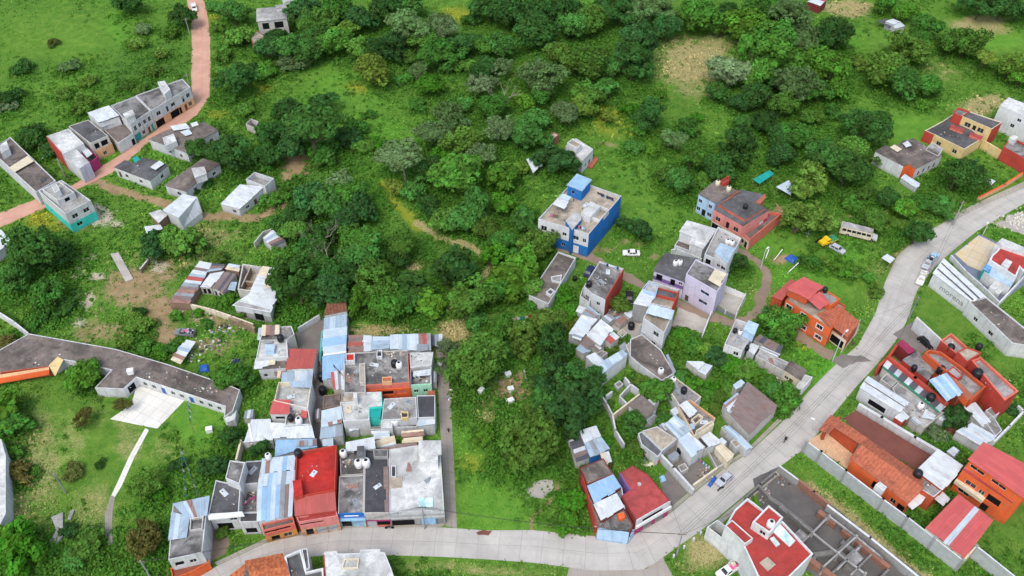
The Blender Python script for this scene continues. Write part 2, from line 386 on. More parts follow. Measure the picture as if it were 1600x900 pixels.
        if k == 'W':                                       # proud painted surround
            sm = fm
            for A in (((u0-.18, za-.18), (u1+.18, za)), ((u0-.18, zb), (u1+.18, zb+.18)), ((u0-.18, za), (u0, zb)), ((u1, za), (u1+.18, zb))):
                (a, c), (b, d) = A; F = [pt(a, c, -.06), pt(b, c, -.06), pt(b, d, -.06), pt(a, d, -.06)]; B = [pt(a, c, .0), pt(b, c, .0), pt(b, d, .0), pt(a, d, .0)]
                sb.face(F, sm)
                for i in range(4): sb.face((B[i], B[(i+1) % 4], F[(i+1) % 4], F[i]), sm)
            sb.build('surround', w_, s.loc)
        pb = MB(); pb.face((pt(u0, za, .16), pt(u1, za, .16), pt(u1, zb, .16), pt(u0, zb, .16)), 'glass'); pb.build('pane', w_, s.loc)
    def sheet(s, pts, hs, mats='s_pale', n=1, nm='sheet_roof', walls=None, over=.12, axis=0, ec=None, posts=False, foot=True, wins=()):
        """a sheet-metal roof on low walls; n strips of differing sheets laid across photo edge 0 (axis 0) or edge 1"""
        j = jit(); hs = [x+j for x in hs] if isinstance(hs, (list, tuple)) else [hs+j]*len(pts)
        mats = [mats] if isinstance(mats, str) else list(mats)
        Q = [G(x, y, z) for (x, y), z in zip(pts, hs)]
        if walls:
            pts2 = pts; s.block(pts2, [z-.24 for z in hs], walls, 'r_mid', 0, ec=ec, nm='walls', rn='ceiling', foot=foot, wins=wins)
        elif foot and False: pass
        if posts:
            for p in Q[:4]:
                mb = MB(); c = (Q[0]+Q[1]+Q[2]+Q[3])/4; b = p + (c-p)*.06; mb.tube([Vector((b.x, b.y, 0)), Vector((b.x, b.y, p.z-.08))], .07, 'wood', 5); mb.build('post', s.root, s.loc)
        if len(Q) != 4:
            mb = MB(); P = Q if area2(Q) > 0 else Q[::-1]; e = (Q[1]-Q[0]); mb.dir = Vector((e.x, e.y, 0)).normalized()
            O = inset(P, -over); mb.prism(O, [p.z-.06 for p in P], [p.z for p in P], mats[0]); mb.build(nm, s.root, s.loc); return s
        A, B, C, D = Q
        if axis: A, B, C, D = B, C, D, A
        c = (A+B+C+D)/4; k = lambda p: p + (p-c).normalized()*over
        A, B, C, D = k(A), k(B), k(C), k(D)
        mb = MB(); e = (B-A); mb.dir = Vector((e.x, e.y, 0)).normalized(); rr = random.Random(cnt[0])
        for i in range(n):
            f0, f1 = i/n, (i+1)/n + (.01 if i < n-1 else 0); dz = (.0 if n == 1 else (i % 2)*.035)
            q = [A.lerp(B, f0), A.lerp(B, f1), D.lerp(C, f1), D.lerp(C, f0)]
            if n > 1: 
                ex = rr.uniform(-.25, .2); d1 = (q[3]-q[0]).normalized()*ex; q[2] = q[2]+d1; q[3] = q[3]+d1
            q = [p + Vector((0, 0, dz)) for p in q]
            if area2(q) < 0: q.reverse()
            mb.prism(q, [p.z-.04 for p in q], [p.z for p in q], mats[i % len(mats)] if len(mats) == n or rr.random() > .5 else mats[0])
        mb.build(nm, s.root, s.loc); return s
    def gable(s, eL, ridge, eR, hL, hr, hR, mat, walls, ec=None, wins=()):
        """three photo-pixel lines (a, b) each: left eave, ridge, right eave"""
        L = [G(*p, hL) for p in eL]; Rg = [G(*p, hr) for p in ridge]; R = [G(*p, hR) for p in eR]
        fl = lambda p: Vector((p.x, p.y, 0))
        FOOT.append([(p.x, p.y) for p in (L[0], L[1], R[1], R[0])])
        mb = MB()
        for a, b in ((L[0], L[1]), (R[1], R[0])): mb.face((fl(a), fl(b), b, a), walls)
        for k in (0, 1): mb.face((fl(L[k]), fl(R[k]), R[k], Rg[k], L[k]), walls)
        mb.build('walls', s.root, s.loc)
        up = Vector((0, 0, .06))
        for nm, E in (('roof_slope', L), ('roof_slope', R)):
            mb = MB(); e = E[1]-E[0]; mb.dir = Vector((e.x, e.y, 0)).normalized()
            ax = (Rg[1]-Rg[0]).normalized()*.25; out = (E[0]-Rg[0]).normalized()*.25
            q = [E[0]-ax+out, E[1]+ax+out, Rg[1]+ax, Rg[0]-ax]
            if area2(q) < 0: q.reverse()
            mb.prism(q, [p.z+.0 for p in q], [p.z+.07 for p in q], mat); mb.build(nm, s.root, s.loc)
        return s
    def plane(s, pts, hs, mat, nm, th=.1, side=None):
        Q = [G(x, y, z) for (x, y), z in zip(pts, hs if isinstance(hs, (list, tuple)) else [hs]*len(pts))]
        if area2(Q) < 0: Q.reverse()
        mb = MB(); e = Q[1]-Q[0]; mb.dir = Vector((e.x, e.y, 0)).normalized(); mb.prism(Q, [p.z-th for p in Q], [p.z for p in Q], mat, side); mb.build(nm, s.root, s.loc); return s
def wallrun(name, label, cat, pts, h, mat, t=.25, z0=0, group=None, cap=None, posts=None, hpix=True):
    """a free-standing wall along photo points taken on its top edge"""
    Q = [G(x, y, h if hpix else 0) for x, y in pts]; loc = Vector((Q[0].x, Q[0].y, 0)); root = empty(name, loc, label, cat, group); j = jit()*.3
    mb = MB()
    for a, b in zip(Q, Q[1:]):
        d = Vector((b.x-a.x, b.y-a.y, 0)); L = d.length; d.normalize(); nn = Vector((-d.y, d.x, 0))*t/2
        q = [a+nn-d*t*.4, a-nn-d*t*.4, b-nn+d*t*.4, b+nn+d*t*.4]; q = q if area2(q) > 0 else q[::-1]
        mb.prism(q, z0, h+j, cap or mat, mat)
        FOOT.append([(p.x, p.y) for p in q])
        if posts:
            k = max(1, int(L/posts[0])); pb = MB()
            for i in range(k+1):
                c = a.lerp(b, i/k); pb = MB(); pb.box((c.x, c.y, (h+.3)/2), (t*1.7, t*1.7, h+.3), posts[1], math.atan2(d.y, d.x)); pb.build('pillar', root, loc)
    mb.build('panel', root, loc); return root
# ================================================================== roads, paths, paved ground
ROADM = []     # (polygon xy) of everything paved, kept clear of weeds
def mat_slabs(name, c, c2, L, joint, crack=.35):
    """cast concrete carriageway: joints every L metres, stains, tyre-darkened wheel lines"""
    k = NT(name, .9, .15); uv = k.uv(); p = k.pos(False)
    q = k.sep(uv); b = k.n('ShaderNodeTexBrick'); b.offset = 0; k.set(b.inputs['Vector'], uv)
    for nme, v in (('Color1', (1,1,1,1)), ('Color2', (.86,.86,.86,1)), ('Mortar', (0,0,0,1))): b.inputs[nme].default_value = v
    b.inputs['Scale'].default_value = 1; b.inputs['Brick Width'].default_value = L; b.inputs['Row Height'].default_value = L; b.inputs['Mortar Size'].default_value = .045; b.inputs['Mortar Smooth'].default_value = .4
    a = k.mix(k.ramp(k.noise(p, .22, 5, .6), .32, .68), c, c2)
    a = k.mix(1.0, a, k.mix(.42, (1,1,1,1), b.outputs['Color']), 'MULTIPLY') if joint else a
    s_ = k.noise(k.scale(uv, .09, .9), 1.0, 4, .6); a = k.mix(k.ramp(s_, .5, .75, 0, .35), a, mul(c, .62))
    w1 = k.math('SINE', k.math('MULTIPLY', q[0], 2*math.pi/2.1)); a = k.mix(k.math('MULTIPLY', k.ramp(w1, .2, 1, 0, .3 if name[:4] == 'road' else .08), k.ramp(k.noise(k.scale(uv, .3, .04), 1.0, 3), .4, .65)), a, mul(c, .55))
    eg = k.math('ABSOLUTE', q[0]); eg = k.math('ADD', eg, k.math('MULTIPLY', k.noise(p, .7, 4, .7), 2.2)); a = k.mix(k.ramp(eg, 4.3, 5.6, 0, .45 if name == 'road' else .2 if name == 'road_pink' else 0), a, S(120,104,84))
    ol = k.noise(p, .9, 4, .7); a = k.mix(k.ramp(ol, .62, .72, 0, .4), a, mul(c, .45)); pt = k.noise(p, .08, 2); a = k.mix(k.ramp(pt, .58, .6, 0, .22), a, mul(c, .6))
    v = k.n('ShaderNodeTexVoronoi', feature='DISTANCE_TO_EDGE'); v.inputs['Scale'].default_value = .13; k.set(v.inputs['Vector'], k.scale(p, 1, 1.3))
    a = k.mix(k.ramp(v.outputs['Distance'], .008, 0, 0, crack), a, mul(c, .4))
    f = k.noise(p, 4, 3); a = k.mix(k.ramp(f, .35, .7, 0, .16), a, mul(c, .6)); k.bump(f, .2, .03); MATS[name] = k.col(a)
mat_slabs('road', S(188,183,175), S(170,166,160), 4.2, True); mat_slabs('road_pink', S(200,158,137), S(184,140,120), 3.0, False, .1)
mat_slabs('alley', S(158,150,140), S(140,133,124), 3.2, True); mat_slabs('lane', S(146,128,110), S(128,112,96), 3.0, False, .1)
mat_slabs('court', S(228,225,216), S(208,205,196), 2.4, True, .2); mat_slabs('yard', S(128,122,116), S(108,102,96), 3.0, False); mat_slabs('kerb', S(172,166,152), S(150,144,132), 1.5, True, .1)
mat_slabs('maroon', S(126,80,70), S(108,68,60), 6, False, .05); mat_slabs('gravel', S(108,104,101), S(88,85,83), 6, False, .05); mat_slabs('paleyard', S(184,178,168), S(150,146,138), 5, False, .3)
mat_brick('mosaic', S(218,186,148), S(208,170,134), .55, .55, S(186,140,112)); mat_slabs('bluefloor', S(122,130,146), S(108,116,132), 4, True); mat_slabs('tanfloor', S(200,192,176), S(206,180,130), 3, True, .1)
def resample(pts, n):
    P = [Vector((x, y, 0)) for x, y in pts]; L = [0]
    for a, b in zip(P, P[1:]): L.append(L[-1]+(b-a).length)
    out = []
    for i in range(n):
        t = L[-1]*i/(n-1); k = max(j for j in range(len(L)) if L[j] <= t+1e-9); k = min(k, len(P)-2); out.append(P[k].lerp(P[k+1], (t-L[k])/max(1e-6, L[k+1]-L[k])))
    return out
def strip(name, left, right, mat, z=.02, n=60, kind='structure', label=None, wob=0.0):
    l = [G(p.x, p.y) for p in resample(left, n)]; r = [G(p.x, p.y) for p in resample(right, n)]
    if name == 'road':
        fine = [G(p.x, p.y) for p in resample(right, 900)]; k0 = 0; pick = []
        for p in l:
            k0 = min(range(k0, min(900, k0+60)), key=lambda q: (fine[q]-p).length); pick.append(k0)
        sm = [sum(pick[max(0, i-3):i+4])/len(pick[max(0, i-3):i+4]) for i in range(n)]; r = [fine[int(q)] for q in sm]
    if wob:
        for k in range(n):
            d = (r[k]-l[k]).normalized(); l[k] = l[k] + d*random.gauss(0, wob); r[k] = r[k] + d*random.gauss(0, wob)
    mb = MB(); v = 0; up = Vector((0, 0, z))
    for i in range(n-1):
        d = ((l[i+1]+r[i+1])-(l[i]+r[i])).length/2; w0, w1 = (r[i]-l[i]).length, (r[i+1]-l[i+1]).length
        q = [l[i]+up, r[i]+up, r[i+1]+up, l[i+1]+up]; u = [(-w0/2, v), (w0/2, v), (w1/2, v+d), (-w1/2, v+d)]
        if area2(q) < 0: q.reverse(); u.reverse()
        mb.face(q, mat, u); ROADM.append([(p.x, p.y) for p in q]); v += d
    o = mb.build(name); return tag(o, label, None, None, kind)
def patch(name, pts, mat, z=.03, rough=0.0):
    """a paved or bare area, outline in photo points on the ground"""
    if rough:
        o = []
        for (a, b), (c, d) in zip(pts, pts[1:]+pts[:1]):
            m = max(1, int(math.hypot(c-a, d-b)/6))
            for i in range(m): o.append((a+(c-a)*i/m+random.uniform(-rough, rough), b+(d-b)*i/m+random.uniform(-rough, rough)))
        pts = o
    P = [G(x, y) for x, y in pts]; P = P if area2(P) > 0 else P[::-1]; mb = MB(); e = P[1]-P[0]; mb.dir = Vector((e.x, e.y, 0)).normalized(); zz = z+jit()*.2
    mb.poly([Vector((p.x, p.y, zz)) for p in P], mat); ROADM.append([(p.x, p.y) for p in P]); return tag(mb.build(name), kind='structure')
ROAD_L = [(290,912),(340,884),(420,846),(530,825),(610,823),(690,824),(760,829),(830,828),(930,838),(986,839),(1040,808),(1085,770),(1130,733),(1172,706),(1230,652),(1262,613),(1302,573),(1340,540),(1368,490),(1383,440),(1402,400),(1440,366),(1490,340),(1540,313),(1600,286),(1680,252)]
ROAD_R = [(330,925),(385,893),(450,874),(520,866),(620,868),(690,870),(760,874),(830,879),(930,892),(1010,890),(1062,852),(1105,822),(1150,785),(1208,737),(1258,700),(1290,662),(1338,604),(1368,572),(1398,535),(1418,500),(1432,455),(1458,420),(1484,396),(1524,363),(1548,348),(1600,318),(1690,272)]
strip('road', ROAD_L, ROAD_R, 'road', .02, 110)
patch('side_street', [(890,884),(930,889),(1010,889),(1036,870),(1040,880),(1052,900),(1064,925),(880,925)], 'road', .014)
strip('pink_road', [(284,-30),(292,0),(298,28),(300,70),(299,120),(300,148),(284,173),(240,206),(190,241),(160,259),(116,288),(56,311),(-30,345)], [(312,-30),(318,0),(325,25),(328,60),(329,110),(327,152),(308,180),(268,206),(233,221),(182,267),(118,297),(68,326),(-30,368)], 'road_pink', .02, 90, wob=.12)
strip('pavement', [(334,880),(420,840),(530,820),(700,816)], [(340,884),(420,846),(530,825),(690,824)], 'kerb', .13, 30)
strip('pavement', [(994,832),(1040,800),(1085,762),(1130,727),(1170,700),(1215,655)], [(988,838),(1040,807),(1085,769),(1130,732),(1172,705),(1222,657)], 'kerb', .13, 30)
strip('pavement', [(1118,815),(1165,775),(1216,733)], [(1124,822),(1172,780),(1222,738)], 'kerb', .12, 16)
strip('pavement', [(1480,350),(1540,320),(1600,294)], [(1476,343),(1536,313),(1600,284)], 'kerb', .12, 16)
strip('alley', [(681,522),(682,560),(686,640),(691,720),(697,822)], [(690,525),(699,560),(705,640),(709,720),(714,826)], 'alley', .028, 20)
strip('lane', [(872,385),(920,394),(965,418),(1005,440),(1060,468),(1110,488),(1150,500)], [(868,391),(910,404),(950,425),(1000,450),(1055,480),(1105,500),(1146,512)], 'lane', .03, 40, wob=.25)
strip('lane', [(1158,388),(1186,405),(1203,425),(1205,445),(1196,470),(1206,487),(1262,525),(1305,552)], [(1148,390),(1178,410),(1192,428),(1189,447),(1178,465),(1186,488),(1245,532),(1296,564)], 'lane', .034, 40, wob=.2)
strip('lane', [(1190,470),(1165,492),(1140,502)], [(1198,482),(1172,503),(1146,514)], 'lane', .038, 12, wob=.2)
patch('courtyard', [(172,655),(205,632),(214,602),(290,624),(246,670)], 'court', .03)
strip('garden_path', [(227,669),(203,711),(183,755),(174,774)], [(233,672),(210,715),(190,760),(179,778)], 'court', .05, 30)
strip('stone_steps', [(173,774),(164,805),(164,830),(169,852)], [(180,777),(176,800),(175,830),(177,850)], 'alley', .06, 24)
patch('alley_yard', [(487,500),(507,497),(505,560),(507,640),(503,702),(490,702),(488,640),(488,560)], 'yard', .02)
patch('alley_yard', [(462,520),(500,498),(506,510),(502,560),(468,548)], 'yard', .026)
patch('concrete_lot', [(1050,510),(1060,481),(1108,500),(1094,531),(1076,524)], 'paleyard', .03, 1)
patch('courtyard', [(1120,476),(1134,447),(1166,466),(1150,496)], 'paleyard', .03)
patch('terrace', [(1262,690),(1298,666),(1346,697),(1326,735)], 'mosaic', .06)
patch('maroon_lot', [(1316,654),(1345,636),(1466,704),(1434,738),(1357,688)], 'maroon', .03, .6)
patch('gravel_lot', [(1030,752),(1044,735),(1075,768),(1046,796)], 'yard', .03, .6)
patch('construction_floor', [(1176,748),(1218,729),(1300,790),(1440,900),(1452,925),(1300,925),(1200,840)], 'gravel', .022, .6)
patch('house_yard', [(1486,400),(1530,366),(1640,415),(1562,474)], 'bluefloor', .03)
patch('driveway', [(1492,397),(1529,368),(1562,384),(1546,405),(1536,425),(1512,415)], 'tanfloor', .046)
patch('rubble_ground', [(1558,350),(1575,337),(1640,322),(1640,378),(1590,364)], 'paleyard', .03, 2)
patch('dirt_yard', [(1160,558),(1222,582),(1222,600),(1200,592),(1176,578)], 'paleyard', .028, 1)
patch('pavement', [(1322,520),(1345,498),(1340,520),(1313,553)], 'paleyard', .04)
patch('yard', [(1380,570),(1410,562),(1450,600),(1412,640),(1352,600)], 'yard', .026)
patch('yard', [(1395,522),(1434,498),(1472,535),(1440,552),(1420,540)], 'yard', .028)
patch('yard', [(1452,655),(1512,700),(1530,705),(1500,670)], 'maroon', .03)
patch('junk_yard', [(940,488),(985,482),(1002,500),(990,524),(958,516)], 'paleyard', .02, 2)
patch('dirt_drive', [(327,880),(335,820),(352,815),(358,850),(352,866)], 'lane', .02, 1)
patch('yard', [(1035,705),(1058,690),(1085,715),(1112,735),(1084,766)], 'yard', .026, 1)
patch('yard', [(1127,690),(1140,668),(1168,700),(1148,712)], 'yard', .024, .6)
patch('rubble_ground', [(822,765),(836,752),(860,748),(866,762),(846,778),(828,776)], 'paleyard', .03, 1.5)
patch('red_soil', [(744,832),(756,828),(770,830),(764,836),(748,837)], 'maroon', .035, 1)
patch('wet_ground', [(1300,563),(1316,553),(1345,556),(1368,566),(1340,566),(1316,575)], 'yard', .03, 1.5)
# ================================================================== buildings, far left
WN = lambda e, f, w=1.3, z0=1.0, z1=2.2, k='w': (e, f, w, z0, z1, k)
def fl(e, fs, w=1.3, k='w', f1=True, f2=True, h=3.0):
    o = []
    for f in fs:
        if f1: o.append((e, f, w, 1.0, 2.2, k))
        if f2: o.append((e, f, w, h+1.0, h+2.2, k))
    return o
H = House('long_house', 'long grey-roofed white house at the far left edge beside the pink road', 'house', 30, 290)
H.block([(16,214),(87,282),(56,300),(-16,234)], 4.6, 'w_pale', 'r_brown', .5, wins=[(1,.5,.9,.2,2.1,'d:p_black')])
H.block([(-2,228),(10,220),(14,233),(2,240)], 6.2, 'w_white', 'r_white', 0, 4.0, nm='stair_box', rn='stair_roof', foot=False)
H.sheet([(14,262),(44,243),(52,252),(24,268)], 4.75, 's_cream', 1, 'roof_sheet'); H.block([(62,281),(69,277),(72,281),(65,285)], 4.4, 'w_grey', 'r_black', 0, 3.9, nm='hatch', rn='hatch_cover', foot=False)
H = House('house', 'white house with turquoise lower storey standing across the pink road', 'house', 105, 330)
TQ = [(3.0,'w_turq'),(99,'w_pale')]
H.block([(60,298),(96,281),(142,313),(102,334)], 6.6, 'w_pale', 'r_lite', .7, ec={2: TQ, 3: TQ, 1: TQ, 0: TQ}, wins=[(2,.28,1.6,4.0,5.3,'w'),(2,.72,1.6,4.0,5.3,'w'),(2,.68,1.6,1.2,2.3,'w'),(3,.75,.8,1.2,2.2,'w')])
H.block([(66,296),(92,283),(116,300),(90,313)], 8.0, 'w_pale', 'r_lite', .5, 6.0, nm='upper_walls', rn='upper_roof', foot=False, wins=[(1,.8,1.2,6.5,7.7,'o'),(2,.5,1.4,6.4,7.6,'o')])
H.block([(80,291),(88,287),(94,297),(86,301)], 9.3, 'w_white', 'r_white', .15, 7.4, nm='stair_box', rn='stair_roof', foot=False)
H = House('shed', 'white sheet-roofed shed cut by the left edge above the big dark tree', 'shed', 0, 385)
H.sheet([(-20,352),(2,360),(17,376),(-14,402)], 3.2, 's_white', 2, walls='w_white')
# row along the pink road
H = House('row_house', 'white row house with magenta courtyard wall at the lower end of the pink road row', 'house', 122, 250)
H.block([(72,213),(107,201),(131,224),(97,241)], 6.0, 'w_white', 'r_white', .35, ec={3:'w_redw'})
H.block([(96,240),(117,231),(140,254),(124,263)], 5.2, 'w_white', 'r_white', .0, ec={2:'w_lilac'})
H.block([(118,231),(131,225),(153,245),(141,254)], 3.4, 'w_magenta', 'r_grey' if False else 'r_mid', 1.3)
H.sheet([(125,231),(134,229),(144,240),(136,246)], 4.0, 's_white', 1, 'awning_sheet')
H = House('row_house', 'dark-roofed row house with small orange front wall on the pink road', 'house', 155, 235)
H.block([(107,197),(138,187),(169,212),(141,224)], 5.8, 'w_aged', 'r_dark', .18, wins=[(2,.3,2.0,3.4,5.2,'o'),(2,.72,1.4,3.4,5.2,'o')])
H.block([(141,226),(170,214),(175,224),(150,236)], 3.2, 'w_peach', 'r_mid', .8, ec={2:'w_peach'}, wins=[(2,.55,1.1,.9,2.1,'w')])
H = House('row_house', 'row house with white sheet upper roof and dusty front terrace on the pink road', 'house', 190, 220)
H.block([(137,177),(170,166),(186,182),(154,192)], 6.4, 'w_white', 'r_mid', 0); H.sheet([(137,176),(170,165),(186,181),(154,191)], 6.7, 's_white', 2, 'roof_sheet')
H.block([(153,193),(186,181),(208,208),(184,224)], 3.7, 'w_aged', 'r_brown', .2, ec={2:'w_white'}, wins=[(2,.13,1.2,.1,2.3,'o')])
H.sheet([(158,194),(172,188),(176,192),(160,198)], 5.0, 's_pale', 1, 'awning_sheet', posts=True, foot=False)
H = House('row_house', 'two-storey grey-roofed row house with green garage door on the pink road', 'house', 228, 205)
LOW = [(2.9,'w_aged'),(99,'w_pale')]
H.block([(173,165),(212,150),(235,173),(203,194)], 6.4, 'w_pale', 'r_mid', .35, ec={2: LOW}, wins=[(2,.12,.9,.1,2.4,'g:p_teal'),(2,.85,2.6,.1,2.5,'g:p_teal'),(2,.55,1.1,.9,2.2,'w'),(2,.3,.9,.1,2.2,'d'),(2,.15,1,3.6,5.2,'w'),(2,.38,1,3.8,5.2,'w'),(2,.62,1,3.8,5.2,'w'),(2,.84,1,3.6,5.2,'w')])
H.block([(193,178),(206,172),(210,179),(197,185)], 8.3, 'w_white', 'r_white', 0, 6.0, nm='stair_box', rn='stair_roof', over=.2, foot=False)
H = House('row_house', 'longest row house with orange garage fronts at the bend of the pink road', 'house', 270, 175)
LOW2 = [(2.9,'w_peach'),(99,'w_pale')]
H.block([(212,149),(285,123),(297,136),(236,173)], 6.5, 'w_pale', 'r_mid', .3, ec={2: LOW2}, wins=[(2,.88,3.2,.1,2.6,'o'),(2,.5,3.4,.1,2.6,'o'),(2,.36,1.0,.1,2.4,'o'),(2,.22,1.0,.1,2.3,'d'),(2,.1,1.2,.8,2.2,'w'),(2,.1,1.3,3.8,5.2,'w'),(2,.23,.9,3.2,5.2,'w'),(2,.49,1.5,3.9,5.2,'w'),(2,.64,.8,3.2,5.2,'w'),(2,.86,1.5,3.9,5.2,'w')])
H.block([(246,128),(257,126),(266,140),(257,147)], 8.8, 'w_white', 'r_white', .2, 6.2, nm='stair_box', rn='stair_roof', foot=False)
# bungalows below the pink road
H = House('bungalow', 'long flat grey bungalow with loose white roof sheets below the pink road', 'house', 290, 225)
H.block([(233,217),(262,203),(318,191),(340,203),(316,217),(292,238)], 3.6, 'w_pale', 'r_brown', 0, over=.15, wins=[(5,.5,1.2,1,2.2,'w'),(5,.2,1,1,2.2,'w'),(3,.5,1.2,1,2.2,'w')])
H.block([(254,215),(271,209),(276,220),(258,228)], 5.4, 'w_white', 'r_white', .3, 3.4, nm='stair_box', rn='stair_roof', foot=False)
H.sheet([(266,197),(290,193),(297,201),(272,204)], 4.0, 's_white', 2); H.sheet([(282,206),(295,202),(300,209),(290,212)], 4.1, 's_pale', 1); H.sheet([(298,193),(307,190),(310,195),(301,198)], 4.1, 's_white', 1)
H = House('bungalow', 'dark-roofed white bungalow at the corner of the pink road and dirt track', 'house', 220, 275)
H.block([(179,261),(195,250.5),(211,255.5),(223,246.5),(240,250),(262,258),(234,282)], 3.4, 'w_white', 'r_dark', 0, over=.1, wins=[(6,.3,1.2,1,2.2,'w'),(6,.7,1.2,1,2.2,'w'),(5,.4,1.2,1,2.2,'w'),(6,.9,1,.1,2.2,'d')])
H.sheet([(235,261),(249,251),(256,256),(243,265)], 4.0, 's_white', 1); H.sheet([(207,247),(215,244),(219,251),(211,254)], 2.6, 's_teal', 1, 'awning', posts=True)
H = House('bungalow', 'narrow brown-roofed bungalow with a white stair box beside the dirt track', 'house', 300, 285)
H.block([(258,289),(317,248),(343,256),(322,270),(316,277),(290,298)], 3.4, 'w_pale', 'r_brown', 0, over=.2, wins=[(5,.4,1.3,1,2.1,'w'),(2,.5,1.2,1,2.1,'w'),(4,.5,1.1,.1,2.1,'d')])
H.block([(300,263),(318,261),(322,271),(305,277)], 5.6, 'w_white', 'r_white', 0, 3.3, nm='stair_box', rn='stair_roof', over=.2, foot=False)
H = House('gable_shed', 'white gabled metal shed with dark gable window beside the brown track', 'shed', 285, 345)
H.gable([(255.5,328),(286,304.5)], [(279.7,340),(307.5,309)], [(286.7,354.5),(315,332)], 3.6, 5.6, 2.2, 's_white', 'w_white')
H.block([(234,333),(250,328),(260,336),(248,347)], 3.0, 'w_brownw', 'r_white', 0, over=.2)
H.sheet([(226,354),(250,351),(254,358),(230,366)], 1.9, 's_white', 2, posts=True)
H = House('laundry_house', 'white sheet-roofed house with laundry along its side and open concrete room behind', 'house', 385, 320)
H.sheet([(345,318),(375,288.5),(413,292),(373,326)], [3.0,3.6,3.6,3.0], 's_white', 4, walls='w_pale', wins=[(3,.3,1.2,.8,1.9,'w'),(2,.4,1,.1,1.9,'d'),(2,.7,1.2,.8,1.8,'w')])
H.block([(384,280),(398,268.6),(428,278.5),(414,291)], 4.4, 'w_pale', 'r_lite', 1.6, nm='room_walls', rn='room_floor', wins=[(1,.5,1,.8,1.8,'w')]); 
H = House('shack', 'small shack with dark sheet and white striped roof by the wood edge', 'shed', 428, 378)
H.sheet([(411,372),(426,359.5),(446,376),(424,384)], 2.6, ['s_white','s_blue','s_pale','s_rust','s_dark'], 5, walls='w_pale', axis=1)
wallrun('ruined_wall', 'short broken grey wall left of the small striped shack', 'wall', [(397,379),(411,362)], 2.2, 'w_aged', .25)
wallrun('ruined_wall', 'broken wall stub behind the small striped shack', 'wall', [(411,362),(423,358)], 1.6, 'w_aged', .25)
wallrun('perimeter_wall', 'white boundary wall entering at the left edge above the grey L-shaped building', 'wall', [(-20,476),(22,503),(43,520)], 2.4, 'w_white', .35)
# sheet-metal compound
H = House('sheet_shed', 'long shed with patched rusty and white roof sheets at the left of the compound', 'shed', 290, 470)
H.sheet([(264,472),(312,408),(332,412),(295,474)], [2.6,3.0,3.0,2.6], ['s_rust','s_brown','s_grey','s_rust','s_brown','s_grey','s_pale','s_red','s_blue','s_pale','s_brown','s_white','s_white'], 13, walls='w_brownw', axis=0)
H = House('sheet_shed', 'low shed with white and brown sheets over a row of posts inside the compound', 'shed', 335, 450)
H.sheet([(313,448),(328,428),(350,424),(330,449)], 2.7, ['s_white','s_pale'], 3, walls='w_aged', wins=[(3,.3,.8,.1,2,'o'),(3,.7,.8,.1,2,'o')]); H.sheet([(331,449),(351,425),(368,428),(348,457)], 2.8, ['s_brown','s_grey','s_dark'], 4, walls='w_aged', axis=1, wins=[(3,.3,.8,.1,2,'o'),(3,.75,.8,.1,2,'o')])
H.sheet([(322,425),(333,411.5),(352,413),(346,421)], 2.9, ['s_blue','s_brown','s_dark'], 3, walls='w_brownw'); H.sheet([(352,420),(358,412),(376,415),(372,424)], 2.7, ['s_cream','s_pale'], 2, walls='w_brownw'); H.sheet([(356,452),(361,441),(371,441),(368,454)], 2.4, 's_blue', 2, posts=True)
H = House('roofless_house', 'roofless brown ruin with bare inner walls between the compound sheds', 'ruin', 388, 435)
H.block([(371,452),(379,412),(410,417),(392,455)], 3.0, 'w_aged', 'r_sand', 2.6, t=.3)
H.block([(376,448),(390,418),(391.5,418),(378,448)], 2.6, 'w_brownw', 'r_sand', 0, nm='inner_wall', rn='inner_wall_top', foot=False)
H.block([(383,438),(402,440),(401,442),(383,440)], 2.2, 'w_brownw', 'r_sand', 0, nm='inner_wall', rn='inner_wall_top', foot=False)
H = House('warehouse', 'big white sheet-roofed warehouse at the right of the compound beneath dark trees', 'warehouse', 405, 470)
H.block([(366,476),(390,460),(412,418),(434,421),(421,486)], 4.2, 'w_pale', 'r_lite', 0, ec={4: [(2.2,'w_grey'),(99,'w_pale')]}, wins=[(4,.35,2.4,.1,2.6,'o'),(4,.8,1.5,.1,2.2,'d')])
H.sheet([(388,461),(410,416),(423,418),(404,464)], [4.4,4.9,5.0,4.5], ['s_white','s_white','s_cream'], 3); H.sheet([(404,464),(423,418),(437,420),(430,468)], [4.5,5.0,4.6,4.3], ['s_white','s_cream','s_white'], 3)
H.sheet([(363,477),(388,460),(431,467),(422,488)], [4.0,4.4,4.4,4.1], 's_white', 5)
wallrun('compound_wall', 'long pale wall along the foot of the sheet compound', 'wall', [(297,475),(330,483),(362,494),(395,506)], 1.9, 'w_cream', .3)
wallrun('board_fence', 'leaning grey timber boards stacked as a fence below the compound', 'fence', [(358,497),(378,503),(397,512)], 2.0, 'wood', .5)
H = House('open_shelter', 'long rusty white sheet shelter among the scrap near the old pickup', 'shelter', 288, 560)
H.sheet([(290,531),(305.6,534),(282,569),(266,561)], 1.9, ['s_white','s_pale','s_blue','s_white','s_rust','s_cream'], 6, axis=1, posts=True)
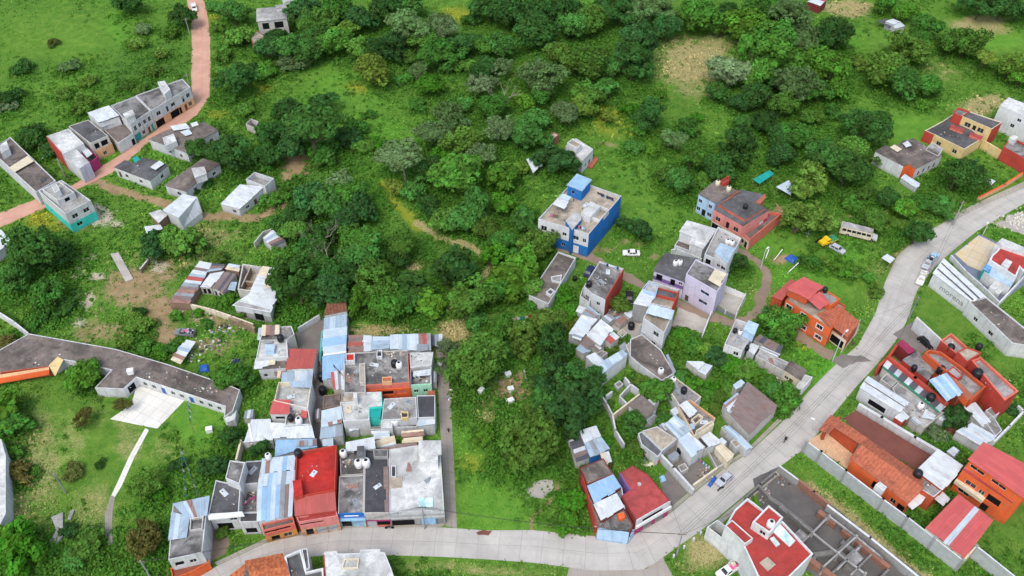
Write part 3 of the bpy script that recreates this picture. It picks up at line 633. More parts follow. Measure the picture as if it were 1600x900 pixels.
# school-like L building
H = House('school_building', 'long grey flat-roofed L-shaped building around the white courtyard', 'building', 250, 590)
H.block([(-30,586),(0,546),(45,521),(180,545),(262,569),(364,604),(375,609),(364,642),(350,652),(351.5,635),(213,589.5),(193,608),(148,606),(174,578),(112,564),(99,562),(76,573),(0,582)], 3.0, 'w_pale', 'r_brown', .12, ec={9:'w_white',10:'w_white',16:'w_dorange'},
        wins=[(9,f,1.1,.9,2.2,'w') for f in (.08,.18,.28,.5,.6,.82,.92)]+[(9,.39,1.1,.1,2.3,'d:p_blue'),(9,.71,1.1,.1,2.3,'d:p_blue'),(10,.5,2,.3,2.6,'o'),(7,.5,1.2,.9,2,'w')])
H.plane([(-30,590),(76,573.5),(77,577.5),(-30,596)], [3.3,3.3,2.9,2.9], 'w_peach', 'eave_board', .2); H.plane([(-30,596),(77,577.5),(77,585),(-30,604)], [2.9,2.9,1.8,1.8], 'w_orange', 'fascia', .2)
H.plane([(76,571),(90,557),(99,562),(86,588)], [3.35,3.35,3.35,3.3], 'w_yellow', 'end_wall', .25)
H = House('garden_toilet', 'narrow white-roofed block at the east end of the grey L-shaped building', 'outbuilding', 362, 650)
H.block([(349,652),(361,650),(370,640),(367,655),(355,660)], 2.6, 'w_pale', 'r_white', 0)
H = House('white_house', 'white house wall cut by the left edge below the pale shrubs', 'house', 0, 770)
H.block([(-40,688),(2,686),(9,712),(9,802),(-2,824),(-40,830)], 4.0, 'w_pale', 'r_white', .3)
# ---------------------------------------------------------------- central cluster, west column
H = House('flat_house', 'white-roofed house with rusty sheets and roof junk below the warehouse', 'house', 428, 575)
H.block([(406,531),(448,529),(450,557),(400,560)], 5.0, 'w_white', 'r_white', .3, cap='w_white'); H.block([(411,512),(455,509),(460,522),(449,531),(406,532)], 5.4, 'w_aged', 'r_mid', .4, ec={1:'w_white'}, nm='rear_walls', rn='rear_roof')
H.sheet([(410,508),(436,508),(436,522),(408,524)], 5.9, ['s_cream','s_rust','s_brown','s_cream'], 4, foot=False); H.sheet([(404,513),(410,512),(407,532),(402,530)], 4.6, 's_lblue', 1, foot=False)
H.block([(414,538),(430,538),(428,549),(414,549)], 5.7, 'w_lblue', 'r_lblue', 0, 4.6, nm='skylight_box', rn='skylight_lid', foot=False); H.sheet([(411,533),(425,533),(424,536),(411,536)], 5.5, 's_grey', 1, foot=False)
H.block([(400,561),(446,558),(446,574),(404,577)], 3.6, 'w_pale', 'r_brown', 0, wins=[(2,.8,.9,1,2,'w')]); H.sheet([(399,562),(412,561),(410,575),(397,576)], 3.9, 's_white', 1, foot=False); H.sheet([(411,562),(430,562),(429,570),(409,573)], 4.0, ['s_white','s_cream'], 2, foot=False)
H = House('red_roof_house', 'red painted roof house between the paved yard and narrow alley', 'house', 470, 575)
H.block([(453,546),(494,546),(489,577),(448,577)], 4.0, 'w_white', 'r_rust', .12); H.sheet([(452,545),(495,546),(488.5,575.5),(447,576)], [4.4,4.4,4.2,4.2], ['s_red','s_red','s_red'], 5)
H.sheet([(442,582),(489,577),(487,596),(440,597)], [3.4,3.4,3.0,3.0], ['s_blue','s_blue','s_white','s_lblue','s_blue'], 5, walls='w_brownw'); H.sheet([(428,578),(446,577),(440,592),(430,586)], 2.6, ['s_brown','s_cream','s_rust'], 3)
wallrun('yard_wall', 'pale low wall above the paved yard beside the brown tile roof', 'wall', [(466,512),(498,492)], 2.0, 'w_pale', .3); wallrun('yard_wall', 'turquoise-capped thin wall between the paved yard and blue roofs', 'wall', [(503,518),(500,562)], 2.2, 'w_pale', .3, cap='w_turq')
H = House('terrace_house', 'white house with walled open roof terrace and small red awning', 'house', 456, 625)
H.block([(435,597),(487,595),(481,638),(428,626)], 6.4, 'w_white', 'r_white', 1.3, cap='w_cream'); H.sheet([(452,596),(487,594),(486,606),(455,603)], 6.6, ['s_blue','s_white'], 3, foot=False)
H.sheet([(428,625),(453,626),(450,646),(422,646)], 6.3, 's_rose', 1, walls='w_white', over=.3, wins=[(2,.5,2,4,5,'o')])
H.block([(448,639),(481,638),(486,663),(445,665)], 5.0, 'w_pale', 'r_lite', .6, wins=[(2,.3,1,3,4,'w')]); H.sheet([(471,640),(480,639),(479,652),(471,653)], 5.2, 's_rose', 1, foot=False)
H = House('sheet_house', 'wide house with long white corrugated roof above the walled plant lot', 'house', 440, 685)
H.sheet([(393,656),(422,655),(426,687),(382,690)], [4.2,4.2,3.6,3.6], ['s_white','s_pale','s_white','s_cream','s_white'], 6, walls='w_pale'); H.sheet([(421,660),(486,664),(491,684),(427,684)], [4.6,4.6,4.0,4.0], ['s_white','s_pale','s_pale','s_white'], 6, walls='w_pale'); H.plane([(387,662),(390,661),(396,690),(393,690)], [4.3,4.3,3.75,3.75], 'p_white', 'ridge_flashing', .05)
H = House('blue_roof_shed', 'blue corrugated roof squeezed between the white roofs and red parapet house', 'shed', 462, 708)
H.sheet([(432,688),(494,686),(494,698),(463,703),(430,713)], 4.0, 's_sky', 1, walls='w_pale'); H.sheet([(462,690),(494,686),(494,695),(462,698)], 4.3, ['s_blue','s_rust','s_grey','s_blue','s_brown'], 5, foot=False)
wallrun('lot_wall', 'cream wall at the left of the small walled plant lot', 'wall', [(376,688),(369,717)], 3.0, 'w_cream', .4); wallrun('lot_wall', 'pale wall at the top of the small walled plant lot', 'wall', [(377,690),(394,693)], 2.6, 'w_aged', .3)
H = House('grey_house', 'dark grey-roofed house with pale stair tower and open carport at the street end', 'house', 350, 805)
H.block([(337,750),(376,759),(373,801),(325,804)], 6.0, 'w_pale', 'r_dark', .25, ec={2:'w_white'}, wins=[(2,.25,1.4,3.4,4.8,'w'),(2,.6,3.0,.1,2.6,'o')]); H.block([(359,719),(383,722),(374,756),(352,747)], 8.4, 'w_pale', 'r_mid', .3, nm='tower_walls', rn='tower_roof')
H.block([(384,721),(411,719),(404,755),(377,757)], 5.4, 'w_pale', 'r_dark', .2, nm='rear_walls', rn='rear_roof'); H.block([(376,758),(403,756),(402,800),(374,801)], 3.4, 'w_aged', 'r_mid', .9, nm='yard_walls', rn='yard_floor'); H.block([(375,801),(403,800),(402,815),(374,816)], 4.6, 'w_pale', 'r_dark', .2, nm='front_walls', rn='front_roof', wins=[(2,.5,2.2,.4,2.4,'o')])
H.plane([(324,804),(378,799),(382,806),(326,812)], 6.15, 'p_white', 'canopy', .3)
H = House('blue_sheet_house', 'long house under faded blue corrugated sheets with rusty patches facing the street', 'house', 432, 815)
H.block([(411,716),(460,711),(456,804),(403,814)], 5.6, 'w_pale', 'r_mid', 0); H.sheet([(410,717),(461,711),(459,734),(408,740)], 6.15, ['s_lblue','s_rust','s_sky','s_rust','s_pale','s_sky'], 8, foot=False)
H.sheet([(408,741),(460,735),(459,756),(403,762)], [6.1,6.1,5.95,5.95], ['s_lblue','s_sky','s_sky','s_lblue','s_brown','s_grey'], 8, foot=False); H.sheet([(403,762),(459,756),(456,805),(402,815)], [6.0,6.0,5.8,5.8], ['s_lblue','s_sky','s_sky','s_lblue','s_sky','s_grey','s_brown','s_lblue'], 8, foot=False)
H.block([(408,819),(458,808),(460,817),(411,829)], 4.6, 'w_salmon', 'r_brown', .5, ec={2: [(2.3,'w_ochre'),(3.4,'w_salmon'),(99,'w_salmon')]}, nm='front_walls', rn='front_roof', wins=[(2,.7,1.6,.1,1.9,'o'),(2,.3,1.6,.6,1.9,'w'),(2,.85,2.6,3.3,4.1,'o'),(2,.4,3,3.3,4.1,'o')])
H = House('red_parapet_house', 'bright red house with parapet roof terrace and pink street front', 'house', 494, 790)
H.block([(463,707),(526,695),(523,766),(459,777)], 7.0, 'w_redw', 'r_red2', 1.0, cap='w_redw', ec={i:'w_redw' for i in range(4)}); H.block([(457,751),(470,749),(473,772),(460,776)], 7.9, 'w_redw', 'r_red2', .0, nm='stair_box', rn='stair_roof', foot=False)
H.sheet([(459,777),(523,767),(525,797),(461,806)], [6.6,6.6,5.9,5.9], 's_rose' if False else 's_red', 1, walls='w_redw', over=.05); H.block([(463,807),(525,797),(528,806),(467,816)], 5.3, 'w_pink', 'r_rose', .5, nm='front_walls', rn='front_roof', ec={2: [(2.6,'w_peach'),(99,'w_pink')]}, wins=[(2,f,2.0,.1,2.4,'g:p_silver') for f in (.2,.5)]+[(2,.8,1.4,.1,2.4,'o'),(2,.7,4.5,4.0,4.7,'o')])
H.plane([(467,816),(528,806),(530,810),(469,820)], 2.9, 'w_pink', 'street_awning', .5)
H = House('flat_house', 'grey flat-roofed shop with blue street fascia beside the red parapet house', 'shop', 550, 800)
H.block([(530,744),(569,742),(568,802),(528,803)], 5.0, 'w_aged', 'r_mid', .15, ec={2: [(2.6,'w_mint'),(3.7,'w_lblue'),(99,'w_blue')]}, wins=[(2,.3,2.4,.1,2.3,'g:p_lblue'),(2,.75,2.0,.1,2.3,'o')]); H.block([(531,708),(569,698),(569,741),(532,743)], 4.6, 'w_aged', 'r_mid', .6, nm='rear_walls', rn='rear_roof'); H.block([(558,697),(569,696.5),(569,716),(557,716)], 7.2, 'w_pale', 'r_dark', 0, 4.3, nm='stair_box', rn='stair_roof', foot=False)
H.plane([(531,804),(570,803),(571,808),(532,809)], [4.6,4.6,4.1,4.1], 'p_blue', 'shop_sign', .12); H.plane([(538,805.6),(560,805),(560,806.4),(538,807)], [4.66,4.66,4.52,4.52], 'p_white', 'sign_stripe', .03); H.plane([(530,810),(571,809),(572,813),(531,814)], 3.1, 'p_lblue', 'street_awning', .1)
H.sheet([(541,691),(584,683),(586,701),(541,705)], 5.6, 's_white', 2, posts=False, walls=None)
H = House('flat_house', 'charcoal flat-roofed shop with magenta street front', 'shop', 588, 802)
H.block([(570,702),(607,702),(608,801),(568.5,802)], 5.2, 'w_aged', 'r_black', .15, ec={2: [(1.4,'w_salmon'),(2.8,'w_magenta'),(99,'w_aged')]}, wins=[(2,.3,2.6,.5,2.2,'o'),(2,.75,2.0,.1,2.3,'g:p_silver')]); H.block([(583,702),(606,702),(606,714),(584,714)], 5.9, 'w_grey', 'r_mid', .1, 5, nm='stair_box', rn='stair_roof', foot=False); H.sheet([(600,730),(607,729),(608,800),(602,798)], 5.28, 's_brown', 4, axis=1, foot=False)
H = House('white_roof_hall', 'large white flat-roofed hall on the street corner beside the concrete alley', 'building', 650, 805)
H.block([(608,702),(687,691),(694,797),(608.5,801)], 5.2, 'w_pale', 'r_white', .18, ec={2: [(2.8,'w_grey'),(99,'w_pale')]}, wins=[(2,.85,6,.1,2.4,'o'),(2,.3,3.2,.1,2.6,'g:p_lblue'),(2,.1,1.6,.1,2.3,'d:p_grey')])
H.block([(656,707),(684,706),(684,722),(656,722)], 7.0, 'w_white', 'r_white', 0, 4.9, nm='canopy_walls', rn='canopy_base', foot=False); H.plane([(654,688),(689,688),(690,710),(654,712)], 7.4, 'r_white', 'canopy', .25)
H.block([(611,727),(619,727),(619,745),(611,745)], 5.4, 'w_pale', 'r_black', .3, 4.9, nm='roof_hatch', rn='hatch_floor', foot=False); H.block([(654,778),(676,778),(676,791),(654,793)], 5.28, 'w_lblue', 'skylight', 0, 4.9, nm='skylight_frame', rn='skylight', foot=False); H.block([(609,746),(628,745),(628,761),(609,763)], 5.22, 'w_cream', 'r_sand', 0, 4.9, nm='roof_pad', rn='roof_pad_top', foot=False)
H.plane([(610,803),(693,799),(694,804),(611,808)], 4.3, 'w_grey', 'street_awning', .15)
# ---------------------------------------------------------------- central cluster, east column
H = House('tile_house', 'narrow house with weathered brown tile roof at the top of the alley', 'house', 525, 495)
H.block([(512,474),(540,460),(542,486),(507,493)], 3.6, 'w_white', 'r_brown', 0, wins=[(2,.35,1.8,1.8,2.8,'w')]); H.plane([(511,473),(540,459),(542,486),(506,493)], [4.6,4.6,3.8,3.8], 't_brown', 'tile_roof', .12)
H = House('blue_sheet_house', 'narrow stepped house under pale blue sheets running along the alley', 'house', 522, 560)
H.sheet([(507,497),(541,491),(541,514),(506,516)], [3.6,3.6,3.4,3.4], ['s_blue','s_lblue','s_blue'], 4, walls='w_pale'); H.sheet([(505,516),(542,510),(540,550),(505,554)], [4.0,4.0,3.7,3.7], ['s_lblue','s_lblue','s_sky','s_sky','s_lblue','s_lblue'], 6, walls='w_pale', axis=1)
H.sheet([(504,557),(539,552),(537,590),(504,593)], [3.7,3.7,3.4,3.4], ['s_sky','s_sky','s_sky','s_lblue'], 5, walls='w_pale'); H.sheet([(517,582),(537,578),(537,608),(521,608)], 3.6, ['s_rose','s_white','s_grey','s_white'], 4, walls='w_aged'); H.plane([(505,553),(541,548),(541,551),(505,556)], 4.1, 'p_white', 'ridge_flashing', .06)
H = House('shed', 'open rust-red and silver striped sheet roof at the back of the alley houses', 'shed', 562, 545)
H.sheet([(545,524),(568,524),(568,549),(544,552)], [3.6,3.6,3.3,3.3], ['s_rust','s_brown','s_rust','s_red'], 7, walls='w_brownw', axis=1); H.sheet([(568,524),(581,525),(581,548),(567,549)], [3.6,3.6,3.3,3.3], ['s_pale','s_rust'], 6, walls='w_brownw', axis=1)
H = House('shed', 'pale blue sheet shed roof beside the rust-red striped one', 'shed', 597, 540)
H.sheet([(581,526),(609,526),(608,544),(581,546)], 3.8, ['s_lblue','s_blue','s_blue'], 3, walls='w_pale', axis=1)
H = House('shed', 'long silver-blue sheet shed with rusty end strip behind the big concrete roof', 'shed', 640, 540)
H.sheet([(610,523),(672,521),(673,547),(610,546)], [4.3,4.3,3.9,3.9], ['s_lblue','s_pale','s_lblue','s_blue','s_lblue','s_pale','s_lblue','s_rust','s_red','s_grey'], 10, walls='w_pale'); H.sheet([(652,538),(668,538),(668,548),(652,549)], 4.4, ['s_violet' if False else 's_grey','s_rust'], 3)
H = House('hut', 'tiny grey sheet lean-to at the head of the concrete alley', 'shed', 682, 538)
H.sheet([(673,524),(691,522),(690,541),(675,540)], 2.6, ['s_dark','s_grey','s_pale'], 3, posts=True)
H = House('concrete_house', 'big house with stained concrete roof and orange arched balcony front', 'house', 590, 600)
H.block([(538,568),(554,567),(554,551),(637,547),(640,598),(571,602),(571,613),(537,614)], 6.0, 'w_aged', 'r_mid', .22, ec={4:'w_salmon',3:'w_salmon'}); H.block([(571,602),(640,597),(641,606),(570,611)], 4.4, 'w_orange', 'r_rust', .2, nm='balcony_walls', rn='balcony_floor', wins=[(2,f,2.4,2.6,3.9,'o') for f in (.2,.5,.8)])
H.block([(561,568),(570,567),(571,598),(562,598)], 6.9, 'w_aged', 'r_sand', .1, 5.7, nm='roof_kerb', rn='roof_kerb_top', foot=False); H.block([(589,547),(597,546),(597,557),(588,557)], 6.9, 'w_pale', 'r_black', .7, 5.7, nm='roof_hatch', rn='hatch_floor', foot=False); H.block([(597,589),(612,588),(612,596),(597,597)], 6.8, 'w_peach', 'r_clay', .2, 5.7, nm='chimney_box', rn='chimney_floor', foot=False)
H.block([(540,552),(554,551),(554,563),(540,564)], 7.2, 'w_white', 'r_red2', .35, 5.0, nm='cistern', rn='red_cover', foot=False)
H = House('white_house', 'white-roofed house with laundry terraces beside the concrete alley', 'house', 660, 600)
H.block([(640,551),(677,550),(674,571),(641,575)], 5.4, 'w_pale', 'r_white', .15); H.block([(641,576),(674,572),(674,600),(641,602)], 4.8, 'w_white', 'r_mid', .9, nm='terrace_walls', rn='terrace_floor', ec={2:'w_mint'}, wins=[(2,.3,1,2.2,3.2,'w'),(2,.75,1,2.2,3.2,'w')]); H.sheet([(647,580),(672,577),(672,585),(646,587)], 5.3, ['s_white','s_pale'], 2); H.block([(668,611),(680,610),(680,618),(668,618)], 2.4, 'w_dorange', 'r_clay', 0, nm='gate_box', rn='gate_roof')
H = House('white_house', 'white house with bright turquoise stair wall and bare roof rooms', 'house', 560, 660)
H.block([(531,628),(556,627),(557,613),(596,612),(598,636),(577,638),(577,656),(536,658)], 5.4, 'w_white', 'r_white', .5, ec={3:'w_turq',4:'w_turq'}); H.block([(534,614),(556,613),(555,627),(533,628)], 5.0, 'w_grey', 'r_sand', .3, nm='rear_walls', rn='rear_roof'); H.block([(552,614),(558,614),(558,622),(552,622)], 7.3, 'w_white', 'r_white', 0, 5, nm='stair_box', rn='stair_roof', foot=False)
H.sheet([(576,637),(596,635),(594,651),(575,653)], 5.0, 's_teal', 2, walls='w_turq'); H.block([(578,653),(593,652),(595,667),(577,668)], 2.6, 'w_grey', 'r_black', .9, nm='yard_walls', rn='yard_floor')
H = House('concrete_house', 'grey concrete-roofed house with yellow roof door and tank terrace', 'house', 622, 650)
H.block([(600,623),(650,620),(652,653),(613,656),(596,656)], 5.0, 'w_pale', 'r_lite', .1); H.block([(595,657),(613,656),(613,668),(595,668)], 4.4, 'w_white', 'r_white', .2, nm='front_walls', rn='front_roof'); H.block([(614,655),(652,653),(652,667),(614,668)], 3.0, 'w_pale', 'r_mid', .4, nm='terrace_walls', rn='terrace_floor'); H.block([(626,643),(638,643),(638,652),(627,653)], 5.5, 'w_yellow', 'r_black', .4, 4.5, nm='doorway', rn='doorway_floor', foot=False)
H = House('dark_roof_house', 'charcoal-roofed house with pale sheet porch beside the concrete alley', 'house', 665, 650)
H.block([(651,618),(680,617.5),(680,652),(653,653)], 4.6, 'w_pale', 'r_black', .1); H.sheet([(653,653),(679,652),(679,663),(653,666)], 3.8, ['s_lblue','s_white'], 2, walls='w_pale')
wallrun('yard_wall', 'pale wall between the tank terrace and tarpaulin yard', 'wall', [(580,671),(615,670),(652,668),(678,666)], 2.6, 'w_pale', .25)
for i, (q, mt, lb) in enumerate((([(581,674),(607,672),(608,684),(585,686)], ['s_white','s_lblue','s_white'], 'white and blue sheet roof at the left of the tarpaulin yard'), ([(587,689),(615,681),(617,690),(588,699)], ['s_cream','s_rust'], 'pinkish streaked sheet roof in the tarpaulin yard'), ([(588,699),(617,691),(619,701),(590,702)], ['s_white','s_grey','s_rust'], 'white streaked sheet roof nearest the charcoal shop'), ([(627,674),(660,671),(662,680),(628,683)], ['s_cream','s_rust','s_rust'], 'rusty pink sheet roof at the top of the tarpaulin yard'), ([(630,685),(659,682),(659,690),(630,692)], ['s_cream','s_white'], 'cream sheet roof beside the white roof canopy'), ([(620,694),(650,692),(652,700),(621,702)], ['s_brown','s_rust'], 'brown sheet roof against the white hall'))):
    H = House('lean_to', lb, 'shed', q[0][0], q[0][1]); H.sheet(q, [3.2,3.2,2.6,2.6], mt, 3, walls='w_brownw', axis=1, over=.2)
H = House('lean_to', 'white and blue sheet roofs stepping down to the alley beside the turquoise house', 'shed', 515, 680)
H.sheet([(503,642),(532,635),(534,659),(502,668)], [4.4,4.4,4.0,4.0], ['s_lblue','s_white','s_lblue'], 4, walls='w_pale'); H.sheet([(513,660),(533,655),(534,661),(514,666)], 4.5, ['s_rust','s_pale'], 3); H.sheet([(502,668),(535,662),(535,680),(500,686)], [3.8,3.8,3.4,3.4], ['s_blue','s_blue','s_grey'], 3, walls='w_pale'); H.sheet([(504,687),(520,684),(520,696),(505,697)], 3.0, 's_lblue', 2, walls='w_aged')
H.block([(506,618),(531,615),(533,633),(504,639)], 3.2, 'w_brownw', 'r_brown', .3, nm='rear_walls', rn='rear_roof')
# ================================================================== buildings, centre right
H = House('blue_house', 'three-level blue and white house with roof terrace standing alone on the grass', 'house', 905, 385)
FR = [(3.5,'w_blue'),(99,'w_white')]
H.block([(841,342),(898,280),(971,306),(920,366),(908,362),(893,357.5)], 8.0, 'w_blue', 'r_sand', .8, cap='w_pale', ec={5: FR, 4: FR, 3: FR, 2:'w_blue', 1:'w_blue', 0:'w_blue'}, wins=[(5,.2,1.2,4.9,6.0,'w'),(5,.55,1,4.9,6.0,'w'),(5,.82,1.6,4.6,6.2,'w'),(5,.22,1.2,1.2,2.3,'w'),(5,.6,1.2,1.2,2.3,'w'),(4,.5,1.6,4.7,6.0,'w'),(3,.5,1.0,4.7,6.0,'w'),(4,.55,2.2,.1,2.8,'g:p_white')])
H.block([(887,289),(902,272.5),(923,281),(909,297.5)], 10.8, 'w_blue', 'r_lblue', 0, 7.0, nm='tower_walls', rn='tower_roof', over=.25, foot=False, wins=[(3,.6,.9,8.5,9.6,'w')]); H.sheet([(887,289),(902,272.5),(923,281),(909,297.5)], 11.0, 's_sky', 3, foot=False)
H.block([(884,345),(897,330),(908,335.5),(908,343),(894,359)], 8.7, 'w_blue', 'r_white', 0, 0, nm='bay_walls', rn='bay_roof', foot=False)
H.block([(908,333),(923,315),(938,322),(922,339)], 9.3, 'w_white', 'r_white', .0, 7.0, nm='stair_box', rn='stair_roof', over=.1, foot=False); H.block([(924,338),(939,322),(952,327),(937,344)], 8.4, 'w_white', 'r_sand', .9, 6.8, nm='light_well', rn='well_floor', foot=False)
H.sheet([(864,319),(873,310),(889,316),(881,326)], 9.6, 's_white', 2, foot=False, posts=False); H.sheet([(874,309),(880,303),(893,308),(888,314)], 9.4, 's_lblue', 2, foot=False)
H = House('white_house', 'small white box house with reddish terrace alone on the upper slope', 'house', 905, 240)
H.block([(884,228),(900,216),(927,233),(910,251)], 4.6, 'w_white', 'r_white', .3, wins=[(2,.3,1.1,.1,2.2,'d:p_black'),(2,.65,1.1,1,2.1,'w'),(3,.5,1.2,1,2.1,'w')]); H.block([(886,223),(895,216),(909,224),(902,232)], 6.6, 'w_white', 'r_sand', .5, 4.2, nm='upper_walls', rn='upper_roof', foot=False)
H.block([(912,246),(925,250),(930,244),(935,248),(925,262),(914,258)], .5, 'w_dorange', 'r_clay', 0, nm='terrace', rn='terrace_top')
H = House('outhouse', 'tiny pinkish brick outhouse left of the small white box house', 'shed', 866, 222)
H.block([(858,210),(866,206.5),(874,210),(866,216)], 3.0, 'w_brick', 'r_sand', .3)
H = House('open_shelter', 'white sheet shelter on a single post among trees behind the blue house', 'shelter', 834, 270)
H.sheet([(823,249),(832,246),(847,257),(833,270)], [3.2,3.2,2.7,2.7], ['s_white','s_pale'], 4, posts=True)
H = House('roofless_house', 'low dark concrete slab building with pale rim below the blue house', 'building', 865, 440)
H.block([(826,461),(872,393),(900,402.5),(857,475)], 3.4, 'w_pale', 'r_brown', .5, ec={1:'w_pale',2:'w_pale'}); H.block([(853,456),(860,450),(867,454),(861,461)], 3.9, 'w_white', 'r_black', .5, 2.8, nm='roof_hatch', rn='hatch_floor', foot=False); H.block([(861,432),(878,429),(876,441),(862,438)], 3.5, 'w_white', 'r_lite', .1, 2.8, nm='roof_kerb', rn='roof_kerb_top', foot=False)
H = House('two_storey_house', 'two-storey house with stained grey roof and red side wall', 'house', 940, 460)
H.block([(937,408),(975,420),(946,469),(925,459),(912,447.5)], 7.0, 'w_pale', 'r_mid', .5, ec={1:'w_redw'}, wins=[(2,.5,1.0,4.2,5.3,'w'),(3,.5,1.2,4,5.2,'w'),(2,.5,1,1,2.1,'w')]); H.block([(906,463),(911,449),(925,457),(921,473)], 5.0, 'w_pale', 'r_mid', .7, nm='annex_walls', rn='annex_roof'); H.sheet([(900,486),(905,478),(919,482),(911,491)], 3.0, 's_white', 2, walls='w_pale')
H = House('two_storey_house', 'white house with red end wall and pale blue sheet porch above the junk yard', 'house', 1030, 500)
H.block([(1003,452),(1014,438),(1062,453),(1050,482),(1018,474),(1011,478)], 6.2, 'w_pale', 'r_sand', .6, ec={2:'w_redw'}); H.block([(1006,453),(1014,441),(1029,446),(1025,459)], 7.6, 'w_lblue', 'r_lite', .2, 5.5, nm='stair_box', rn='stair_roof', foot=False)
H.sheet([(990,474),(1004,452),(1025,458),(1013,479)], 6.4, 's_white', 2, walls='w_grey'); H.block([(1027,449),(1060,457),(1056,468),(1024,460)], 6.35, 'w_redw', 'r_dark', .4, 5.4, nm='roof_room', rn='roof_room_floor', foot=False)
H.block([(1005,497),(1017,476),(1054,485),(1038,520)], 7.2, 'w_pale', 'r_sand', 1.0, wins=[(3,.35,1.6,4.4,5.8,'w'),(3,.4,1.2,1,2.2,'w')]); H.sheet([(1017,475),(1053,485),(1048,500),(1010,488)], [7.9,7.9,7.6,7.6], ['s_lblue','s_white'], 5, foot=False)
H = House('shed_cluster', 'pair of pale corrugated roofs with a dividing gutter above the dark tree', 'shed', 912, 530)
H.sheet([(889,521),(909,492),(934,499),(912,526)], [3.4,3.8,3.8,3.4], ['s_pale','s_white','s_pale','s_grey'], 6, walls='w_pale'); H.sheet([(917,523),(939,499),(958,514),(937,539)], [3.8,4.2,3.8,3.4], ['s_white','s_lblue','s_white'], 5, walls='w_pale')
H.sheet([(909,490),(920,478),(938,492),(926,496)], 4.0, ['s_grey','s_blue','s_rust'], 5, walls='w_aged'); H.sheet([(904,534),(913,523),(928,536),(917,544)], 3.0, 's_brown', 3, walls='w_aged'); H.sheet([(894,527),(899,519),(912,524),(908,532)], 3.6, ['s_white','s_grey'], 3)
H.sheet([(944,527),(950,521),(962,531),(954,537)], 3.1, 's_red', 2, walls='w_aged'); H.sheet([(950,521),(955,516),(967,526),(962,531)], 3.2, 's_white', 2, walls='w_aged'); H.sheet([(900,545),(907,538),(922,548),(912,553)], 2.5, 's_blue', 2, walls='w_aged')
H = House('blue_roof_shed', 'shed with sky-blue roof and tall white side wall beside the bushy tree', 'shed', 955, 580)
H.block([(916,558),(930,552),(944,563),(973,547),(980,554),(942,584)], 4.4, 'w_white', 'r_lblue', 0); H.sheet([(936,568),(972,546.5),(980,553.5),(942,584)], 4.75, ['s_lblue','s_blue','s_lblue'], 5, foot=False); H.sheet([(916,557),(930,551),(942,566),(935,576)], 4.7, ['s_white','s_lblue'], 3, foot=False)
H = House('terrace_building', 'low concrete patio building with irregular stained roof and white retaining front', 'building', 1020, 570)
H.block([(985,530),(1003,522),(1033,547),(1054,583),(1034,595),(1000,570),(984,556)], 3.0, 'w_pale', 'r_brown', .15); H.sheet([(1040,556),(1044,553),(1056,580),(1052,584)], 3.1, ['s_grey','s_dark'], 3, axis=1)
wallrun('lot_wall', 'long thin pale wall right of the bare concrete lot', 'wall', [(1118,470),(1095,530)], 1.6, 'w_pale', .3)
H = House('blue_house', 'light blue house with brown roof and two cream tanks joined to the salmon house', 'house', 1110, 330)
H.block([(1092,303),(1118,282),(1152,298),(1118,317.5)], 6.2, 'w_lblue', 'r_brown', 0, over=.1, ec={3:'w_lblue'}, wins=[(3,f,1.1,3.8,5.0,'w') for f in (.25,.85)]+[(3,f,1.4,1.0,2.3,'w') for f in (.22,.9)]+[(3,.55,1.2,.1,2.4,'d:p_black')]); H.block([(1126,282),(1138,274),(1140,281),(1131,287)], 7.4, 'w_redw', 'r_rose', .5, 5.5, nm='red_tower', rn='red_tower_roof', foot=False)
H = House('salmon_house', 'two-storey salmon red house with grey roof and walled side terrace', 'house', 1165, 370)
SAL = [(3.1,'w_cream'),(99,'w_pink')]
H.block([(1116,327),(1156,296),(1196,304),(1180,316),(1202,328),(1161,353)], 6.8, 'w_salmon', 'r_dark', .0, ec={5: SAL, 4:'w_pink'}, wins=[(5,f,1.5,3.9,5.3,'w') for f in (.2,.82)]+[(5,.48,1.0,3.4,5.5,'d:p_black'),(5,.15,1.5,1.0,2.3,'w'),(5,.42,1.0,.1,2.4,'d:p_black'),(5,.8,3.4,.1,2.7,'o'),(4,.4,1.6,5.2,5.7,'w'),(4,.75,1.6,5.2,5.7,'w')])
H.plane([(1116,327),(1125,320),(1164,343.5),(1161,353)], [6.6,7.3,7.3,6.6], 'r_rust', 'eave', .15); H.plane([(1161,353),(1164,343.5),(1195,326),(1203,328)], [6.6,7.3,7.3,6.6], 'r_rust', 'eave', .15); H.plane([(1117,325),(1152,297),(1156,299),(1125,320)], [6.6,6.6,7.3,7.3], 'r_clay', 'eave', .15); H.plane([(1180,316),(1195,303),(1197,308),(1188,318)], 7.2, 'r_clay', 'eave', .2)
H.block([(1157,361),(1204,331),(1222,333),(1172,374)], 4.0, 'w_salmon', 'r_brown', 1.1, cap='w_salmon', nm='terrace_walls', rn='terrace_floor', ec={3: [(2.9,'w_cream'),(99,'w_pink')]}, wins=[(3,.75,1.8,.8,2.3,'w'),(3,.3,1.0,.1,2.3,'d:p_black')])
H = House('tarp_shelter', 'bright teal tarpaulin on posts behind the salmon house', 'shelter', 1192, 290)
H.sheet([(1177,280),(1202,266),(1209,272),(1187,287)], [2.6,3.0,2.9,2.5], 's_teal', 1, 'tarpaulin', posts=True, foot=False)
H = House('open_shelter', 'blue-grey sheet shelter in the trees right of the teal tarpaulin', 'shelter', 1225, 305)
H.sheet([(1213,292),(1232,282),(1240,290),(1236,305)], [3.0,3.4,3.2,2.8], ['s_lblue','s_blue','s_white'], 4, posts=True)
H = House('kennel', 'small dark sheet hut right of the salmon house terrace', 'shed', 1244, 358)
H.sheet([(1237,351),(1245,346),(1254,352),(1243,359)], 1.9, ['s_dark','s_blue'], 2, walls='w_brownw')
H = House('white_house', 'low white house with plain white slab roof between salmon and purple houses', 'house', 1085, 390)
